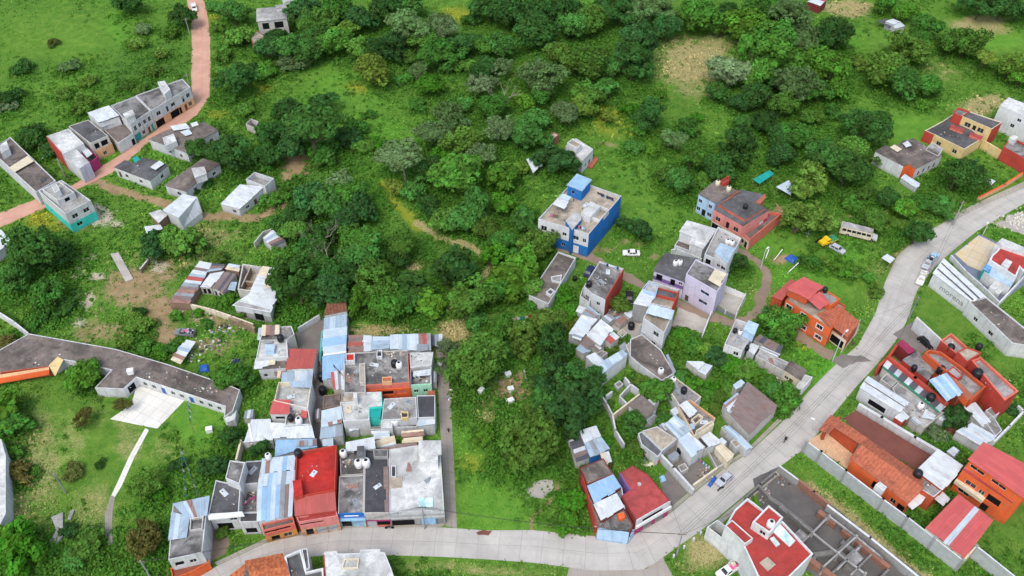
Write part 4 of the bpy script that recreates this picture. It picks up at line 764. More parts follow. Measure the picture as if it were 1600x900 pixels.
H.block([(1062.5,361.5),(1074,345),(1119,358),(1098,388),(1078,380),(1083,369)], 6.4, 'w_white', 'r_white', 0, over=.2); H.block([(1054,383),(1064,368),(1082,374),(1077,392)], 3.2, 'w_pale', 'r_brown', .1, nm='porch_walls', rn='porch_roof')
H = House('white_house', 'tall white house with light blue roof room and two white tanks', 'house', 1135, 400)
H.block([(1101,397),(1122,354),(1158,372),(1137,413)], 7.6, 'w_white', 'r_lite', .8, cap='w_white', wins=[(3,.15,1.2,5.2,6.5,'w'),(3,.36,.9,5.4,6.4,'w'),(3,.8,1.4,4.8,6.5,'o'),(3,.5,1.2,1.5,2.7,'w')]); H.block([(1117,393),(1127,380),(1148,388),(1137,411)], 8.6, 'w_white', 'r_lblue', 0, 6.5, nm='roof_room', rn='roof_room_top', over=.1, foot=False)
H = House('purple_house', 'house with purple and white balconies and dark flat roof', 'house', 1045, 435)
PUR = [(2.8,'w_pale'),(3.4,'w_lilac'),(4.6,'w_violet'),(99,'w_lilac')]
H.block([(1022,422),(1040,396),(1087,404),(1069,439)], 6.4, 'w_lilac', 'r_dark', 0, over=.25, ec={3: PUR}, wins=[(3,.18,1.3,.9,2.0,'w'),(3,.42,1.0,.1,2.3,'d:p_black'),(3,.62,1.2,.8,2.1,'w'),(3,.86,2.6,.1,2.4,'o'),(3,.35,1.2,3.5,5.6,'o'),(3,.8,1.6,3.5,5.6,'o'),(3,.1,1.0,4.7,5.6,'w')])
wallrun('balustrade', 'pale railing wall behind the purple and lilac houses', 'fence', [(1050,390),(1057,388),(1078,397),(1096,404)], 3.0, 'w_pale', .3)
H = House('lilac_house', 'tall lilac house with blue windows and cream sheet on its roof', 'house', 1098, 460)
H.block([(1072,428),(1087,405),(1138,428),(1121,456)], 8.6, 'w_lilac', 'r_mid', .35, wins=[(3,.35,2.4,5.6,6.6,'w:p_lblue'),(3,.35,2.4,2.4,3.4,'w:p_lblue'),(3,.85,1.0,.1,2.2,'d')]); H.sheet([(1107,437),(1117,421),(1135,428),(1124,447)], 9.0, 's_cream', 4, foot=False); H.plane([(1070,434),(1121,458),(1121,460),(1070,436)], 5.6, 'w_lilac', 'floor_band', .3)
wallrun('railing_fence', 'white railing along the upper side of the lilac house courtyard', 'fence', [(1132,446),(1165,460)], 1.8, 'p_white', .12, posts=(2.2,'p_white')); wallrun('railing_fence', 'white wall on the road side of the lilac house courtyard', 'fence', [(1165,460),(1152,486),(1150,493)], 1.6, 'w_white', .2); wallrun('railing_fence', 'low patterned railing along the lane side of the lilac house courtyard', 'fence', [(1118,478),(1150,493)], 1.3, 'p_grey', .15, posts=(2.6,'w_white'))
H = House('orange_house', 'bright orange two-storey house with red sheet roofs at the road bend', 'house', 1270, 500)
OR = [(2.7,'w_orange'),(3.1,'w_brownw'),(99,'w_orange')]
H.block([(1228,468),(1260,440),(1322,478),(1299,514)], 6.2, 'w_orange', 'r_sand', .5, cap='w_dorange', ec={3: OR}, wins=[(3,f,1.6,4.0,5.3,'W') for f in (.22,.9)]+[(3,.58,1.5,3.6,5.6,'W')]+[(3,f,1.7,.9,2.1,'W') for f in (.18,.52,.86)])
H.sheet([(1230,449.5),(1255,433),(1287,447.5),(1263,467.5)], [8.2,8.6,8.6,8.2], 's_rose', 6, nm='sheet_roof', foot=False); H.sheet([(1263,468),(1281,456),(1296,472.5),(1280,483)], [8.0,8.3,8.0,7.6], 's_rose', 4, foot=False); H.sheet([(1207,463),(1236,436),(1243,440),(1222,469)], [5.0,5.6,5.6,5.0], 's_red', 3, walls='w_dorange')
H.block([(1232,452),(1256,437),(1284,450),(1262,466)], 8.1, 'w_dorange', 'r_sand', 0, 6, nm='roof_room', rn='roof_room_top', foot=False); H.block([(1280,462),(1288,451),(1313,467),(1298,477)], 7.8, 'w_orange', 'r_mid', .35, 5.5, nm='tank_deck_walls', rn='tank_deck', foot=False)
H.block([(1299,514),(1316,482),(1342,505),(1323,532)], 3.6, 'w_dorange', 'r_rust', 0, nm='garage_walls', rn='garage_top', ec={3:'w_cream'}, wins=[(3,.5,3.6,.1,2.6,'o')]); H.plane([(1276,490),(1312,478),(1318,486),(1298,512)], [6.4,6.4,6.2,6.2], 't_orange', 'tile_roof', .1); H.plane([(1313,478),(1344,503),(1324,527),(1302,511)], [6.2,4.4,4.0,5.9], 't_orange', 'tile_roof', .12)
H = House('road_house', 'low white-roofed house with light blue roof room below the lane', 'house', 1155, 540)
H.block([(1150,498),(1184,509),(1160,548),(1132,538)], 4.8, 'w_pale', 'r_lite', .18, ec={2:'w_white'}, wins=[(2,.3,1.2,2.6,3.8,'w'),(2,.7,1.2,1,2.2,'w'),(3,.3,1,1,2.2,'w')]); H.block([(1162,514),(1170,501),(1185,507),(1178,523)], 7.0, 'w_lblue', 'r_lblue', 0, 4.6, nm='roof_room', rn='roof_room_top', over=.1, foot=False); H.sheet([(1168,546),(1174,536),(1186,541),(1178,554)], 3.0, 's_white', 1, walls='w_pale')
H = House('long_slab', 'long low outbuilding with dark and pale sheet roofs running to the road', 'outbuilding', 1200, 560)
H.sheet([(1178,530),(1188,523),(1223,541),(1217,553)], 2.8, ['s_brown','s_dark'], 6, walls='w_aged', axis=1); H.sheet([(1187,545),(1190,541),(1218,553),(1216,558)], 2.9, ['s_white','s_grey'], 3, walls='w_aged'); H.block([(1181,556),(1188,546),(1234,567),(1226,581)], 2.7, 'w_aged', 'r_lite', .1)
H = House('small_house', 'small cream house with brown roof at the road end of the long outbuilding', 'house', 1245, 590)
H.block([(1227,577),(1236,564),(1259,579),(1251,593)], 3.6, 'w_cream', 'r_brown', 0, over=.2, wins=[(3,.5,1,.1,2.1,'d'),(3,.8,1,1,2,'w')]); H.block([(1244,604),(1258,585),(1270,589),(1251,611)], 2.8, 'w_white', 'r_white', .8)
H = House('barn', 'big brown sheet-roofed barn among vines beside the main road', 'barn', 1175, 660)
H.sheet([(1140,644),(1168,598),(1214,635),(1171,678)], [4.0,4.2,4.2,3.9], ['s_brown','s_brown','s_brown'], 10, walls='w_aged', over=.3); H.sheet([(1130,631),(1152,614),(1163,624),(1141,645)], 4.0, ['s_blue','s_rust','s_pale','s_white','s_blue'], 5, walls='w_aged', axis=1); H.sheet([(1146,601),(1158,593),(1164,599),(1151,609)], 3.4, ['s_lblue','s_white'], 3, walls='w_aged')
H = House('field_shed', 'small white triangular sheet shed half buried in vines', 'shed', 1085, 575)
H.sheet([(1073,564),(1098,565),(1101,568),(1090,578)], [2.4,2.6,2.5,2.2], 's_white', 2, walls='w_aged', over=.05); H.sheet([(1090,579),(1101,568),(1114,572),(1104,586)], 1.9, 's_pale', 2, walls='w_aged')
# ---------------------------------------------------------------- lower middle
wallrun('ruined_wall', 'long pale ruin wall beside the big tree, left of the walled plots', 'wall', [(936,612),(948,630),(957,648),(962,672),(975,693)], 2.2, 'w_pale', .35); wallrun('ruined_wall', 'straight pale wall dividing the overgrown plots', 'wall', [(958,648),(1003,613)], 2.4, 'w_cream', .35)
wallrun('ruined_wall', 'pale wall along the upper right of the overgrown plots', 'wall', [(977,590),(985,600),(1003,613)], 2.4, 'w_pale', .4); wallrun('ruined_wall', 'short inner wall inside the overgrown plots', 'wall', [(985,601),(969,618)], 2.4, 'w_pale', .3); wallrun('ruined_wall', 'stub wall beside the inner plot wall', 'wall', [(969,620),(979,630)], 2.2, 'w_pale', .3); wallrun('ruined_wall', 'small broken wall corner in the grass plot', 'wall', [(948,618),(956,612)], 2.0, 'w_pale', .4)
H = House('grey_house', 'grey-roofed house with white front behind the round tree', 'house', 1005, 640)
H.block([(983,633),(1003,618),(1026,638),(1007,653)], 3.4, 'w_white', 'r_brown', 0, over=.1, wins=[(2,.5,1,1,2,'w')])
H = House('exterior_stair', 'small white outside staircase with dark treads', 'staircase', 1018, 668)
for i in range(5): a = i/5; H.block([(1008+a*9,656+a*7-2),(1021+a*9,646+a*7-2),(1021+a*9+2.2,647.6+a*7-2),(1008+a*9+2.2,657.6+a*7-2)], 3.2-a*2.4, 'w_white', 'r_mid', 0, nm='step', rn='tread')
H = House('long_grey_house', 'long stepped grey-roofed house with cream parapets running down to the road', 'house', 1080, 650)
H.block([(1038,598),(1052,587),(1096,620),(1080,634),(1062,634)], 3.8, 'w_pale', 'r_mid', .2, cap='w_cream', ec={1:'w_cream'}); H.block([(1060,634),(1078,624),(1118,653),(1113,661),(1084,681),(1074,660)], 4.6, 'w_cream', 'r_mid', .7, cap='w_peach'); H.sheet([(1062,633),(1073,626),(1089,642),(1077,652)], 5.5, ['s_white','s_lblue'], 3, foot=False); H.block([(1080,655),(1092,646),(1099,652),(1087,663)], 4.7, 'w_cream', 'r_dark', .8, 3.8, nm='roof_hatch', rn='hatch_floor', foot=False); H.block([(1088,672),(1112,657),(1116,662),(1085,681)], 5.3, 'w_cream', 'r_sand', .2, nm='front_parapet', rn='front_ledge', foot=False)
H = House('sheet_house', 'blue and white corrugated roofs beside the long stepped house', 'house', 1060, 690)
H.sheet([(1039,663),(1055,649),(1084,670),(1063,688)], [3.4,3.7,3.7,3.4], ['s_lblue','s_blue','s_lblue','s_white'], 6, walls='w_aged'); H.sheet([(1060,687),(1077,676),(1101,698),(1080,713)], [4.3,4.6,4.6,4.3], ['s_lblue','s_white','s_lblue'], 5, walls='w_pale'); H.sheet([(1062,668),(1084,661),(1086,670),(1073,676)], 4.1, 's_blue', 2)
H = House('low_concrete_house', 'low brown concrete roof with a dark lane-side roof behind the gravel lot', 'house', 1025, 695)
H.block([(1003,673),(1027,666),(1058,686),(1035,704)], 2.8, 'w_pale', 'r_sand', .12); H.block([(997,677),(1003,674),(1035,705),(1028,714),(1002,694)], 3.2, 'w_pale', 'r_dark', .1, nm='side_walls', rn='side_roof')
H = House('roadside_house', 'white and beige sheet-roofed house on the road beside the silver car', 'house', 1120, 705)
H.sheet([(1095,683),(1109,675),(1127,690),(1109,699)], [3.4,3.6,3.6,3.3], ['s_white','s_pale'], 4, walls='w_pale'); H.sheet([(1118,699),(1128,693),(1147,710),(1137,723)], [3.2,3.2,2.8,2.8], ['s_cream','s_pale'], 4, walls='w_cream'); H.block([(1106,705),(1118,699),(1137,722),(1120,731)], 1.2, 'w_aged', 'r_mid', .5, nm='yard_walls', rn='yard_floor')
H = House('roadside_shed', 'narrow blue sheet roof strip along the road below the brown barn', 'shed', 1155, 685)
H.sheet([(1131,669),(1139,665),(1157,680),(1152,688)], 2.9, ['s_blue','s_lblue'], 3, walls='w_pale'); H.sheet([(1152,688),(1157,680),(1175,698),(1167,704)], 2.8, ['s_lblue','s_blue'], 3, walls='w_pale')
wallrun('boundary_wall', 'long whitish wall between the gravel lot and earth yard', 'wall', [(1030,707),(1052,730),(1083,764)], 2.4, 'w_pale', .5); wallrun('boundary_wall', 'low beige wall along the road behind the blue tarpaulin', 'wall', [(1084,757),(1120,731)], 1.4, 'w_cream', .35)
H = House('rose_roof_house', 'rose-red flat-roofed corner house with white balcony railing', 'house', 1010, 790)
H.block([(968,739),(988,727),(1012,741),(1048,783),(994,814),(971,775),(984,765)], 5.4, 'w_dred', 'r_rose', .06, ec={3: [(2.2,'w_magenta'),(99,'w_pale')], 5:'w_purple',6:'w_violet'}, wins=[(3,f,2.2,.1,2.0,'g:p_grey') for f in (.25,.6)]+[(3,.5,5,3.2,4.6,'o')])
H.block([(996,754.5),(1000,753),(1002,757),(998,759)], 5.6, 'w_white', 'r_white', 0, 5.2, nm='roof_vent', rn='vent_cap', foot=False)
wallrun('balcony_railing', 'white balcony railing along the street front of the rose-red house', 'railing', [(995,822),(1048,791)], 3.9, 'p_white', .3, z0=3.0, posts=None)
H = House('narrow_house', 'house with brown, blue and white roofs in a row and red side wall', 'house', 940, 780)
H.block([(906,732),(943,717),(972,762),(977,795),(990,820),(983,833),(934,826)], 4.2, 'w_white', 'r_mid', .5, ec={6:'w_redw', 4:'w_dred',3:'w_dred',5:'w_lblue'}); H.block([(906,731),(943,716),(958,741),(918,757)], 5.0, 'w_dred', 'r_brown', .1, nm='rear_walls', rn='rear_roof')
H.sheet([(918,759),(957,742),(970,761),(929,786)], [5.2,5.2,5.0,5.0], 's_sky', 4, walls='w_dred'); H.sheet([(928,788),(963,771),(975,792),(940,814)], [5.1,5.1,4.8,4.8], 's_white', 4, walls='w_dred'); H.block([(965,803),(974,800),(977,808),(968,812)], 4.6, 'w_orange', 'p_orange', 0, 3.6, nm='water_cistern', rn='cistern_lid', foot=False)
wallrun('boundary_wall', 'white low front wall where the street bends at the narrow house', 'wall', [(933,832),(950,836),(984,838),(990,828)], 2.2, 'w_lblue', .3)
H = House('shack', 'patchwork shack with pale and blue sheets above the brown-roofed house', 'shed', 920, 700)
H.sheet([(905.5,673),(931,665.5),(939,682),(914,693)], 3.2, ['s_white','s_pale'], 4, walls='w_pale'); H.sheet([(914,693),(939,683),(953,702),(923,715)], [3.4,3.4,3.0,3.0], ['s_blue','s_grey','s_blue'], 4, walls='w_blue'); H.sheet([(886,677),(904,672),(909,682),(890,689)], 2.6, ['s_white','s_pale','s_grey'], 3, walls='w_pale'); H.sheet([(891,690),(910,684),(921,714),(900,722)], 2.4, ['s_dark','s_pale','s_white','s_brown'], 5, walls='w_aged', axis=1); H.sheet([(938,709),(951,705.5),(956,722),(944,726)], 3.0, ['s_cream','s_white'], 2, posts=True)
# ================================================================== right side
H = House('modern_white_house', 'white modern house with brick-red roof terrace at the bottom edge', 'house', 1190, 870)
H.block([(1134,820),(1148,796),(1168,778),(1193,797),(1224,815),(1271,865),(1200,935),(1160,849)], 8.0, 'w_white', 'r_red', .5, t=.3, cap='w_white', wins=[(0,.5,1,4.5,5.5,'w')]); H.block([(1176,815),(1201,789),(1224,808),(1203,833)], 10.0, 'w_white', 'r_red', .3, 7.3, t=.3, cap='w_white', nm='tower_walls', rn='tower_roof', foot=False, wins=[(3,.35,1.2,8.2,9.4,'w')])
H.block([(1133,821),(1144,812),(1177,841),(1164,850)], 9.0, 'w_white', 'r_red', .2, 0, cap='w_white', nm='bay_walls', rn='bay_roof', foot=False); H.block([(1204,827),(1219,818),(1243,845),(1234,854)], 7.75, 'w_white', 'skylight', .05, 7.2, nm='glass_roof_frame', rn='glass_roof', foot=False); H.block([(1203,841),(1209,838),(1219,850),(1213,854)], 7.75, 'w_white', 'skylight', .05, 7.3, nm='skylight_frame', rn='skylight', foot=False); H.block([(1187,879),(1199,870),(1212,882),(1200,892)], 7.7, 'w_cream', 'r_sand', 0, 7.3, nm='roof_pad', rn='roof_pad_top', foot=False)
H.block([(1105,823),(1121,812),(1140,826),(1128,841)], 4.6, 'w_white', 'r_green', 3.6, nm='court_walls', rn='court_floor')
def seg(a, b, h, m, lb, t=.3, cap=None): wallrun('unfinished_wall', lb, 'wall', [a, b], h, m, t, group='unfinished walls of the building site', cap=cap)
for i, (a, b, h, m, t) in enumerate((((1222,792),(1266,828),1.8,'w_block',1.1),((1294,806),(1270,832),1.8,'w_block',.5),((1270,832),(1252,846),1.8,'w_block',.5),((1334,836),(1308,862),1.8,'w_block',.45),((1308,862),(1276,866),1.6,'w_block',1.0),((1276,866),(1270,876),1.5,'w_block',.6),((1342,853),(1302,894),1.8,'w_block',.45),((1308,862),(1330,878),1.6,'w_block',1.2),((1388,890),(1374,905),1.6,'w_block',.45),((1326,884),(1362,915),1.4,'w_block',1.3),((1318,848),(1338,864),1.4,'w_block',1.0),((1320,828),(1388,884),1.5,'w_brick',.9),((1264,872),(1302,900),1.6,'w_brick',1.1),((1282,800),(1304,816),1.6,'w_brick',1.0),((1186,758),(1204,778),1.5,'w_block',.5),((1204,778),(1222,790),1.5,'w_block',.9))):
    seg(a, b, h, m, 'low %s wall of the unfinished building site' % ('reddish brick' if m == 'w_brick' else 'grey concrete block'), t)
wallrun('boundary_wall', 'white-capped wall at the upper end of the building site', 'wall', [(1218,728),(1248,750)], 2.2, 'w_grey', .35, cap='w_white'); wallrun('boundary_wall', 'reddish brick boundary wall of the building site', 'wall', [(1249,750),(1272,768),(1296,787)], 2.2, 'w_brick', .5); wallrun('boundary_wall', 'long white-capped boundary wall between building site and dry grass strip', 'wall', [(1294,790),(1360,840),(1440,905)], 2.4, 'w_grey', .5, cap='w_white'); wallrun('boundary_wall', 'dark roadside wall of the building site', 'wall', [(1166,776),(1188,756),(1210,738)], 1.6, 'w_block', .4)
wallrun('block_fence', 'long grey panel fence with concrete posts below the orange villa', 'fence', [(1261,690),(1283,706),(1322,736),(1380,780),(1418,808),(1505,875.6)], 4.0, 'w_fence', .3, cap='w_white', posts=(5.2,'w_grey')); wallrun('block_fence', 'grey panel fence continuing right of the red sheet hall', 'fence', [(1526,853),(1600,912)], 4.0, 'w_fence', .3, cap='w_white', posts=(5.2,'w_grey')); wallrun('block_fence', 'short fence end wall against the red sheet hall', 'fence', [(1505,875.6),(1526,853)], 4.0, 'w_cream', .3)
H = House('orange_villa', 'orange villa with long mossy tile roof and tiled front terrace', 'house', 1380, 760)
H.block([(1330,718),(1347,697),(1442,764),(1420,785)], 4.4, 'w_orange', 'r_clay', 0, wins=[(3,.06,1.6,.4,2.4,'o'),(3,.5,2.0,1.0,3.4,'o'),(3,.2,1.2,1,2.4,'w')]); H.plane([(1346,695),(1444,763),(1418,787),(1327,716)], [6.0,6.0,4.3,4.3], 't_orange', 'tile_roof', .12); H.plane([(1357,686),(1441,744),(1444,763),(1346,695)], [4.6,4.6,6.0,6.0], 't_orange', 'tile_roof', .12)
H.plane([(1308,653),(1358,686),(1347,696),(1298,664)], [4.2,4.8,4.8,4.2], 't_orange', 'tile_roof', .14); H.plane([(1298,648),(1308,653),(1288,676),(1279,671)], [4.0,4.4,4.4,4.0], 't_orange', 'gate_roof', .14); H.plane([(1305,656),(1312,660),(1294,678),(1288,674)], [4.3,4.3,4.0,4.0], 'r_clay', 'gate_roof', .14); H.block([(1302,664),(1309,660),(1344,688),(1340,694)], 3.6, 'w_dorange', 'r_clay', 0, nm='gate_walls', rn='gate_top')
for p in ((1303,655),(1284,672)):
    mb = MB(); g = G(p[0], p[1]+14); mb.box((g.x, g.y, 1.9), (.6, .6, 3.8), 'w_dorange'); mb.build('gate_pillar', H.root, H.loc)
H.plane([(1352,728),(1358,724),(1362,726),(1346,742),(1342,740)], [4.9,5.2,5.2,2.2,2.2], 't_orange', 'porch_roof', .12); H.block([(1368,757),(1375,752),(1386,761),(1380,767)], 5.2, 'w_white', 'r_white', .2, 3, nm='dormer', rn='dormer_roof', foot=False)
H.block([(1426,741),(1436,734),(1474,764),(1459,777),(1440,765)], 4.9, 'w_dorange', 'r_lite', .25, nm='tank_deck_walls', rn='tank_deck', cap='w_white'); H.plane([(1418,788),(1440,764),(1450,772),(1440,786),(1426,796)], 3.6, 'w_white', 'porch_canopy', .25)
H.sheet([(1432,735),(1466,702),(1505,728),(1473,766)], [5.4,5.6,5.6,5.4], 's_white', 6, walls='w_dorange'); H.sheet([(1459,778),(1470,766),(1483,779),(1474,790)], 3.2, 's_white', 2, posts=True)
H = House('orange_block', 'three-storey orange block with red sheet roof at the right edge', 'house', 1560, 770)
H.block([(1516,718),(1538,693),(1630,743),(1600,777)], 10.0, 'w_orange', 'r_rose', 0, wins=[(3,.42,3.0,8.4,9.3,'w'),(3,.82,3.0,8.3,9.2,'w')]); H.sheet([(1513,718),(1537,691),(1634,742),(1601,779)], [10.2,10.8,10.8,10.2], 's_rose', 8, foot=False)
H.block([(1504,734),(1513,722),(1592,772),(1582,786)], 7.0, 'w_orange', 'r_rose', .0, wins=[(3,.28,2.6,3.6,5.6,'o'),(3,.52,1.2,3.8,5.2,'w'),(3,.75,2.2,4.2,5.4,'w'),(3,.78,2.4,1.0,2.4,'w'),(3,.35,1.4,.1,2.3,'d:p_black')], nm='lower_walls', rn='lower_ledge'); H.plane([(1506,731),(1513,723),(1586,769),(1581,777)], [7.3,8.0,8.0,7.3], 's_red', 'awning_roof', .1); H.plane([(1492,751),(1497,745),(1541,776),(1536,783)], 4.0, 'p_cream', 'balcony', .9)
H = House('red_hall', 'big red sheet-roofed hall with a pale translucent stripe', 'hall', 1500, 830)
H.sheet([(1498,772),(1552,813),(1507,872),(1446,825)], [5.0,5.0,4.2,4.2], ['s_rose']*7+['s_clear','s_clear']+['s_rose']*6, 15, walls='w_cream', over=.05)
wallrun('boundary_wall', 'broad grey wall between the maroon lot and white-roofed stalls', 'wall', [(1344,632),(1378,652),(1430,683),(1466,704)], 2.0, 'w_pale', .7)
# red complex
wallrun('boundary_wall', 'tall white wall at the top of the red house complex', 'wall', [(1433,496),(1472,532)], 4.2, 'w_white', .35)
H = House('magenta_room', 'small magenta-roofed room in the upper yard of the red complex', 'house', 1418, 550)
H.block([(1402,537),(1410,530),(1431,548),(1420,553)], 3.6, 'w_dred', 'r_mag', 0)
H = House('workshop', 'grey-roofed workshop with striped translucent sheets and green eave', 'workshop', 1425, 600)
H.block([(1410,562),(1433,548),(1466,574),(1450,594)], 4.0, 'w_redw', 'r_mid', 0); H.sheet([(1380,572),(1390,559),(1480,632),(1468,643)], 3.6, ['s_white','s_dark','s_clear','s_dark','s_pale','s_dark','s_clear','s_dark','s_white','s_dark','s_clear'], 11, walls='w_aged', axis=1); H.plane([(1379,573),(1381,571),(1468,641),(1467,644)], 3.75, 'p_green', 'green_eave', .3)
wallrun('parapet_wall', 'long red wall dividing workshop stripes from grey roof', 'wall', [(1389,557),(1430,590),(1479,629)], 4.6, 'w_redw', .8); wallrun('parapet_wall', 'red wall closing the magenta room yard from the road', 'wall', [(1402,538),(1389,557),(1374,571)], 3.6, 'w_redw', .5)
H = House('red_house', 'red-walled house with sunken grey roof terraces in the red complex', 'house', 1500, 600)
H.block([(1444,551),(1452,546),(1470,549),(1500,570),(1541,604),(1517,626),(1503,612),(1478,580)], 6.0, 'w_dorange', 'r_mid', .9, t=.42, cap='w_dorange'); H.block([(1480,580),(1490,572),(1505,586),(1497,592)], 6.4, 'w_redw', 'r_lite', .2, 5.0, nm='roof_box', rn='roof_box_top', foot=False); H.block([(1478,585),(1494,592),(1520,618),(1512,626)], 6.3, 'w_orange', 'r_clay', 0, 4.5, nm='red_ledge', rn='red_ledge_top', foot=False)
H.sheet([(1452,594),(1479,583),(1504,614),(1480,627)], [6.6,6.8,6.6,6.4], ['s_sky','s_lblue','s_sky'], 6, posts=True, foot=False)
H = House('red_house', 'red house with flaking pink terrace roof at the back of the red complex', 'house', 1500, 545)
H.block([(1470,532),(1486,520),(1513,543),(1498,556)], 5.6, 'w_redw', 'r_lite', .9, t=.35, cap='w_salmon'); H.block([(1496,549),(1511,542),(1534,551),(1511,565)], 8.0, 'w_redw', 'r_sand', .3, nm='tower_walls', rn='tower_roof', cap='w_redw')
H = House('red_house', 'long tall red house with pale flaking roof at the field side', 'house', 1560, 600)
H.block([(1518,563),(1532,557),(1592,611),(1570,626)], 7.2, 'w_redw', 'r_lite', .7, t=.4, cap='w_salmon')
H = House('stall', 'pair of long white sheet roofs with a dark gap by the road', 'shed', 1375, 625)
H.sheet([(1344,606),(1350,597),(1413,637),(1405,644)], 3.8, ['s_white','s_white'], 6, walls='w_pale', wins=[(3,.5,4,.8,2.6,'o')]); H.sheet([(1351,595),(1357,588),(1421,629),(1414,635)], 4.0, ['s_white','s_pale'], 6, walls='w_aged'); H.sheet([(1398,652),(1411,642),(1420,651),(1410,660)], 3.2, 's_white', 2, walls='w_redw')
H = House('grey_house', 'cluttered grey concrete roof between the white stalls and green eave', 'house', 1435, 640)
H.block([(1394,606),(1403,598),(1466,642),(1476,644),(1445,668),(1412,640)], 3.0, 'w_aged', 'r_lite', .15); H.sheet([(1440,652),(1447,640),(1463,650),(1458,655)], 3.4, ['s_pale','s_white'], 2, foot=False); H.sheet([(1458,630),(1464,624),(1478,633),(1470,640)], 3.5, ['s_lblue','s_white'], 2, foot=False)
H = House('sheet_shed', 'white sheet-roofed shed leaning right of the courtyard tree', 'shed', 1530, 650)
H.sheet([(1506,636),(1524,629),(1548,658.5),(1535,666)], [3.6,3.6,3.0,3.0], ['s_white','s_pale'], 5, walls='w_pale')
H = House('sheet_shed', 'wide pale sheet roof at the lower corner of the red complex', 'shed', 1530, 685)
H.sheet([(1494,674),(1519,661),(1558,683),(1535,698)], 2.9, ['s_white','s_lblue','s_white'], 6, walls='w_pale'); H.block([(1536,655),(1553,651),(1566,672),(1556,682)], 2.0, 'w_pale', 'r_mid', .3, nm='yard_walls', rn='yard_floor')
wallrun('boundary_wall', 'pale field wall behind the red complex', 'wall', [(1592,634),(1600,642),(1578,665),(1554,689)], 2.0, 'w_white', .4)
H = House('long_hall', 'long white building with dark lettering on its wall and sheet roof, by the road', 'hall', 1500, 470)
H.block([(1459,427),(1476,405),(1540,464),(1516,470)], 4.4, 'w_white', 'r_lite', 0, ec={3:'w_white'}); H.sheet([(1458,427),(1475,404),(1541,464),(1517,471)], [4.5,5.1,5.1,4.5], 's_white', 8, foot=False); 
for a, b in (((1470,411),(1530,467)), ((1464,420),(1520,469))): H.plane([a, (a[0]+1.6,a[1]-1.2), (b[0]+1.6,b[1]-1.2), b], [5.05,5.05,5.05,5.05] if a[0] > 1466 else [4.85]*4, 'r_dark', 'roof_gutter', .08)
PW = H
H.block([(1514,471),(1541,464),(1600,511),(1640,545),(1582,536)], 4.4, 'w_white', 'r_brown', .3, nm='rear_walls', rn='rear_roof', wins=[(4,.4,1.4,1.2,2.4,'w'),(4,.75,1.2,1.2,2.3,'w')])
H = House('modern_house', 'white house with curved red roof and big paved yard near the road', 'house', 1575, 420)
H.block([(1546,406),(1550,398),(1558,391),(1562,385),(1573,383),(1612,404),(1600,425),(1594,418),(1588,433)], 5.0, 'w_white', 'r_red', .12, t=.4, cap='w_white'); H.block([(1556,381),(1566,372),(1612,391),(1606,398)], 5.8, 'w_white', 'r_white', 0, nm='rear_walls', rn='rear_roof'); H.block([(1546,408),(1588,434),(1579,448),(1548,432),(1538,424)], 3.2, 'w_white', 'r_lblue', 0, nm='front_walls', rn='front_roof'); H.block([(1565,412),(1572,404),(1582,409),(1575,420)], 5.5, 'w_white', 'r_white', 0, 4.6, nm='roof_vent', rn='vent_top', foot=False); H.block([(1536,420),(1543,411),(1551,415),(1546,426)], 3.6, 'w_teal', 'glass_blue', 0, nm='glass_porch', rn='glass_roof', foot=False)
H = House('water_store', 'small white pump house in the blue paved yard', 'outbuilding', 1556, 450)
H.block([(1546,448),(1554,440),(1562,445),(1556,452)], 2.2, 'w_white', 'r_white', .1); H.block([(1551,454),(1557,448),(1567,454),(1561,460)], 1.2, 'w_white', 'r_white', 0, nm='tank_box', rn='tank_lid')
wallrun('boundary_wall', 'low white wall on the left of the blue paved yard', 'wall', [(1487,399),(1510,424),(1536,447),(1562,472)], 1.6, 'w_white', .3); wallrun('boundary_wall', 'white wall on the lower right of the blue paved yard', 'wall', [(1562,472),(1600,432)], 1.8, 'w_white', .35)
# far right top
H = House('yellow_house', 'red and yellow two-level house with dark flat roofs near the right edge', 'house', 1505, 225)
H.block([(1502,181),(1515,174),(1566,191),(1550,201.5)], 6.4, 'w_yellow', 'r_dark', .25, ec={2:'w_redw',0:'w_redw'}, cap='w_cream', wins=[(3,.3,1.8,3.8,5.3,'w'),(3,.72,1.8,3.8,5.3,'w'),(3,.5,1,3.3,5.3,'d:p_black')]); H.block([(1490,176),(1497,168),(1516,174),(1503,182)], 6.6, 'w_redw', 'r_mid', .5, nm='tower_walls', rn='tower_roof')
H.block([(1445,204),(1473,189),(1490,178),(1536,215.5),(1507,233),(1460,210)], 3.7, 'w_yellow', 'r_dark', .3, ec={0:'w_redw',5:'w_redw',1:'w_redw'}, cap='w_cream', nm='lower_walls', rn='lower_roof', wins=[(4,.25,1.4,1,2.3,'w'),(4,.78,1.4,1,2.3,'w')]); H.block([(1487,194),(1508,202),(1505,206),(1485,198)], 4.3, 'w_salmon', 'r_rose', 0, 3.4, nm='terrace_step', rn='terrace_step_top', foot=False); H.block([(1517,206),(1536,213),(1533,217),(1515,210)], 4.3, 'w_salmon', 'r_rose', 0, 3.4, nm='terrace_step', rn='terrace_step_top', foot=False)
H = House('white_house', 'tall white house with small windows cut by the right edge', 'house', 1590, 185)
H.block([(1563,164),(1576,152),(1650,180),(1634,196)], 8.0, 'w_white', 'r_white', .2, wins=[(3,.2,1,5.6,6.6,'w'),(3,.52,1.2,5.6,6.6,'w'),(3,.14,1.2,3,4.2,'w'),(3,.6,1.2,3,4.2,'w'),(3,.36,.6,5.8,6.4,'w')])
H = House('red_house', 'red-walled flat-roofed house at the right edge above the road', 'house', 1590, 240)
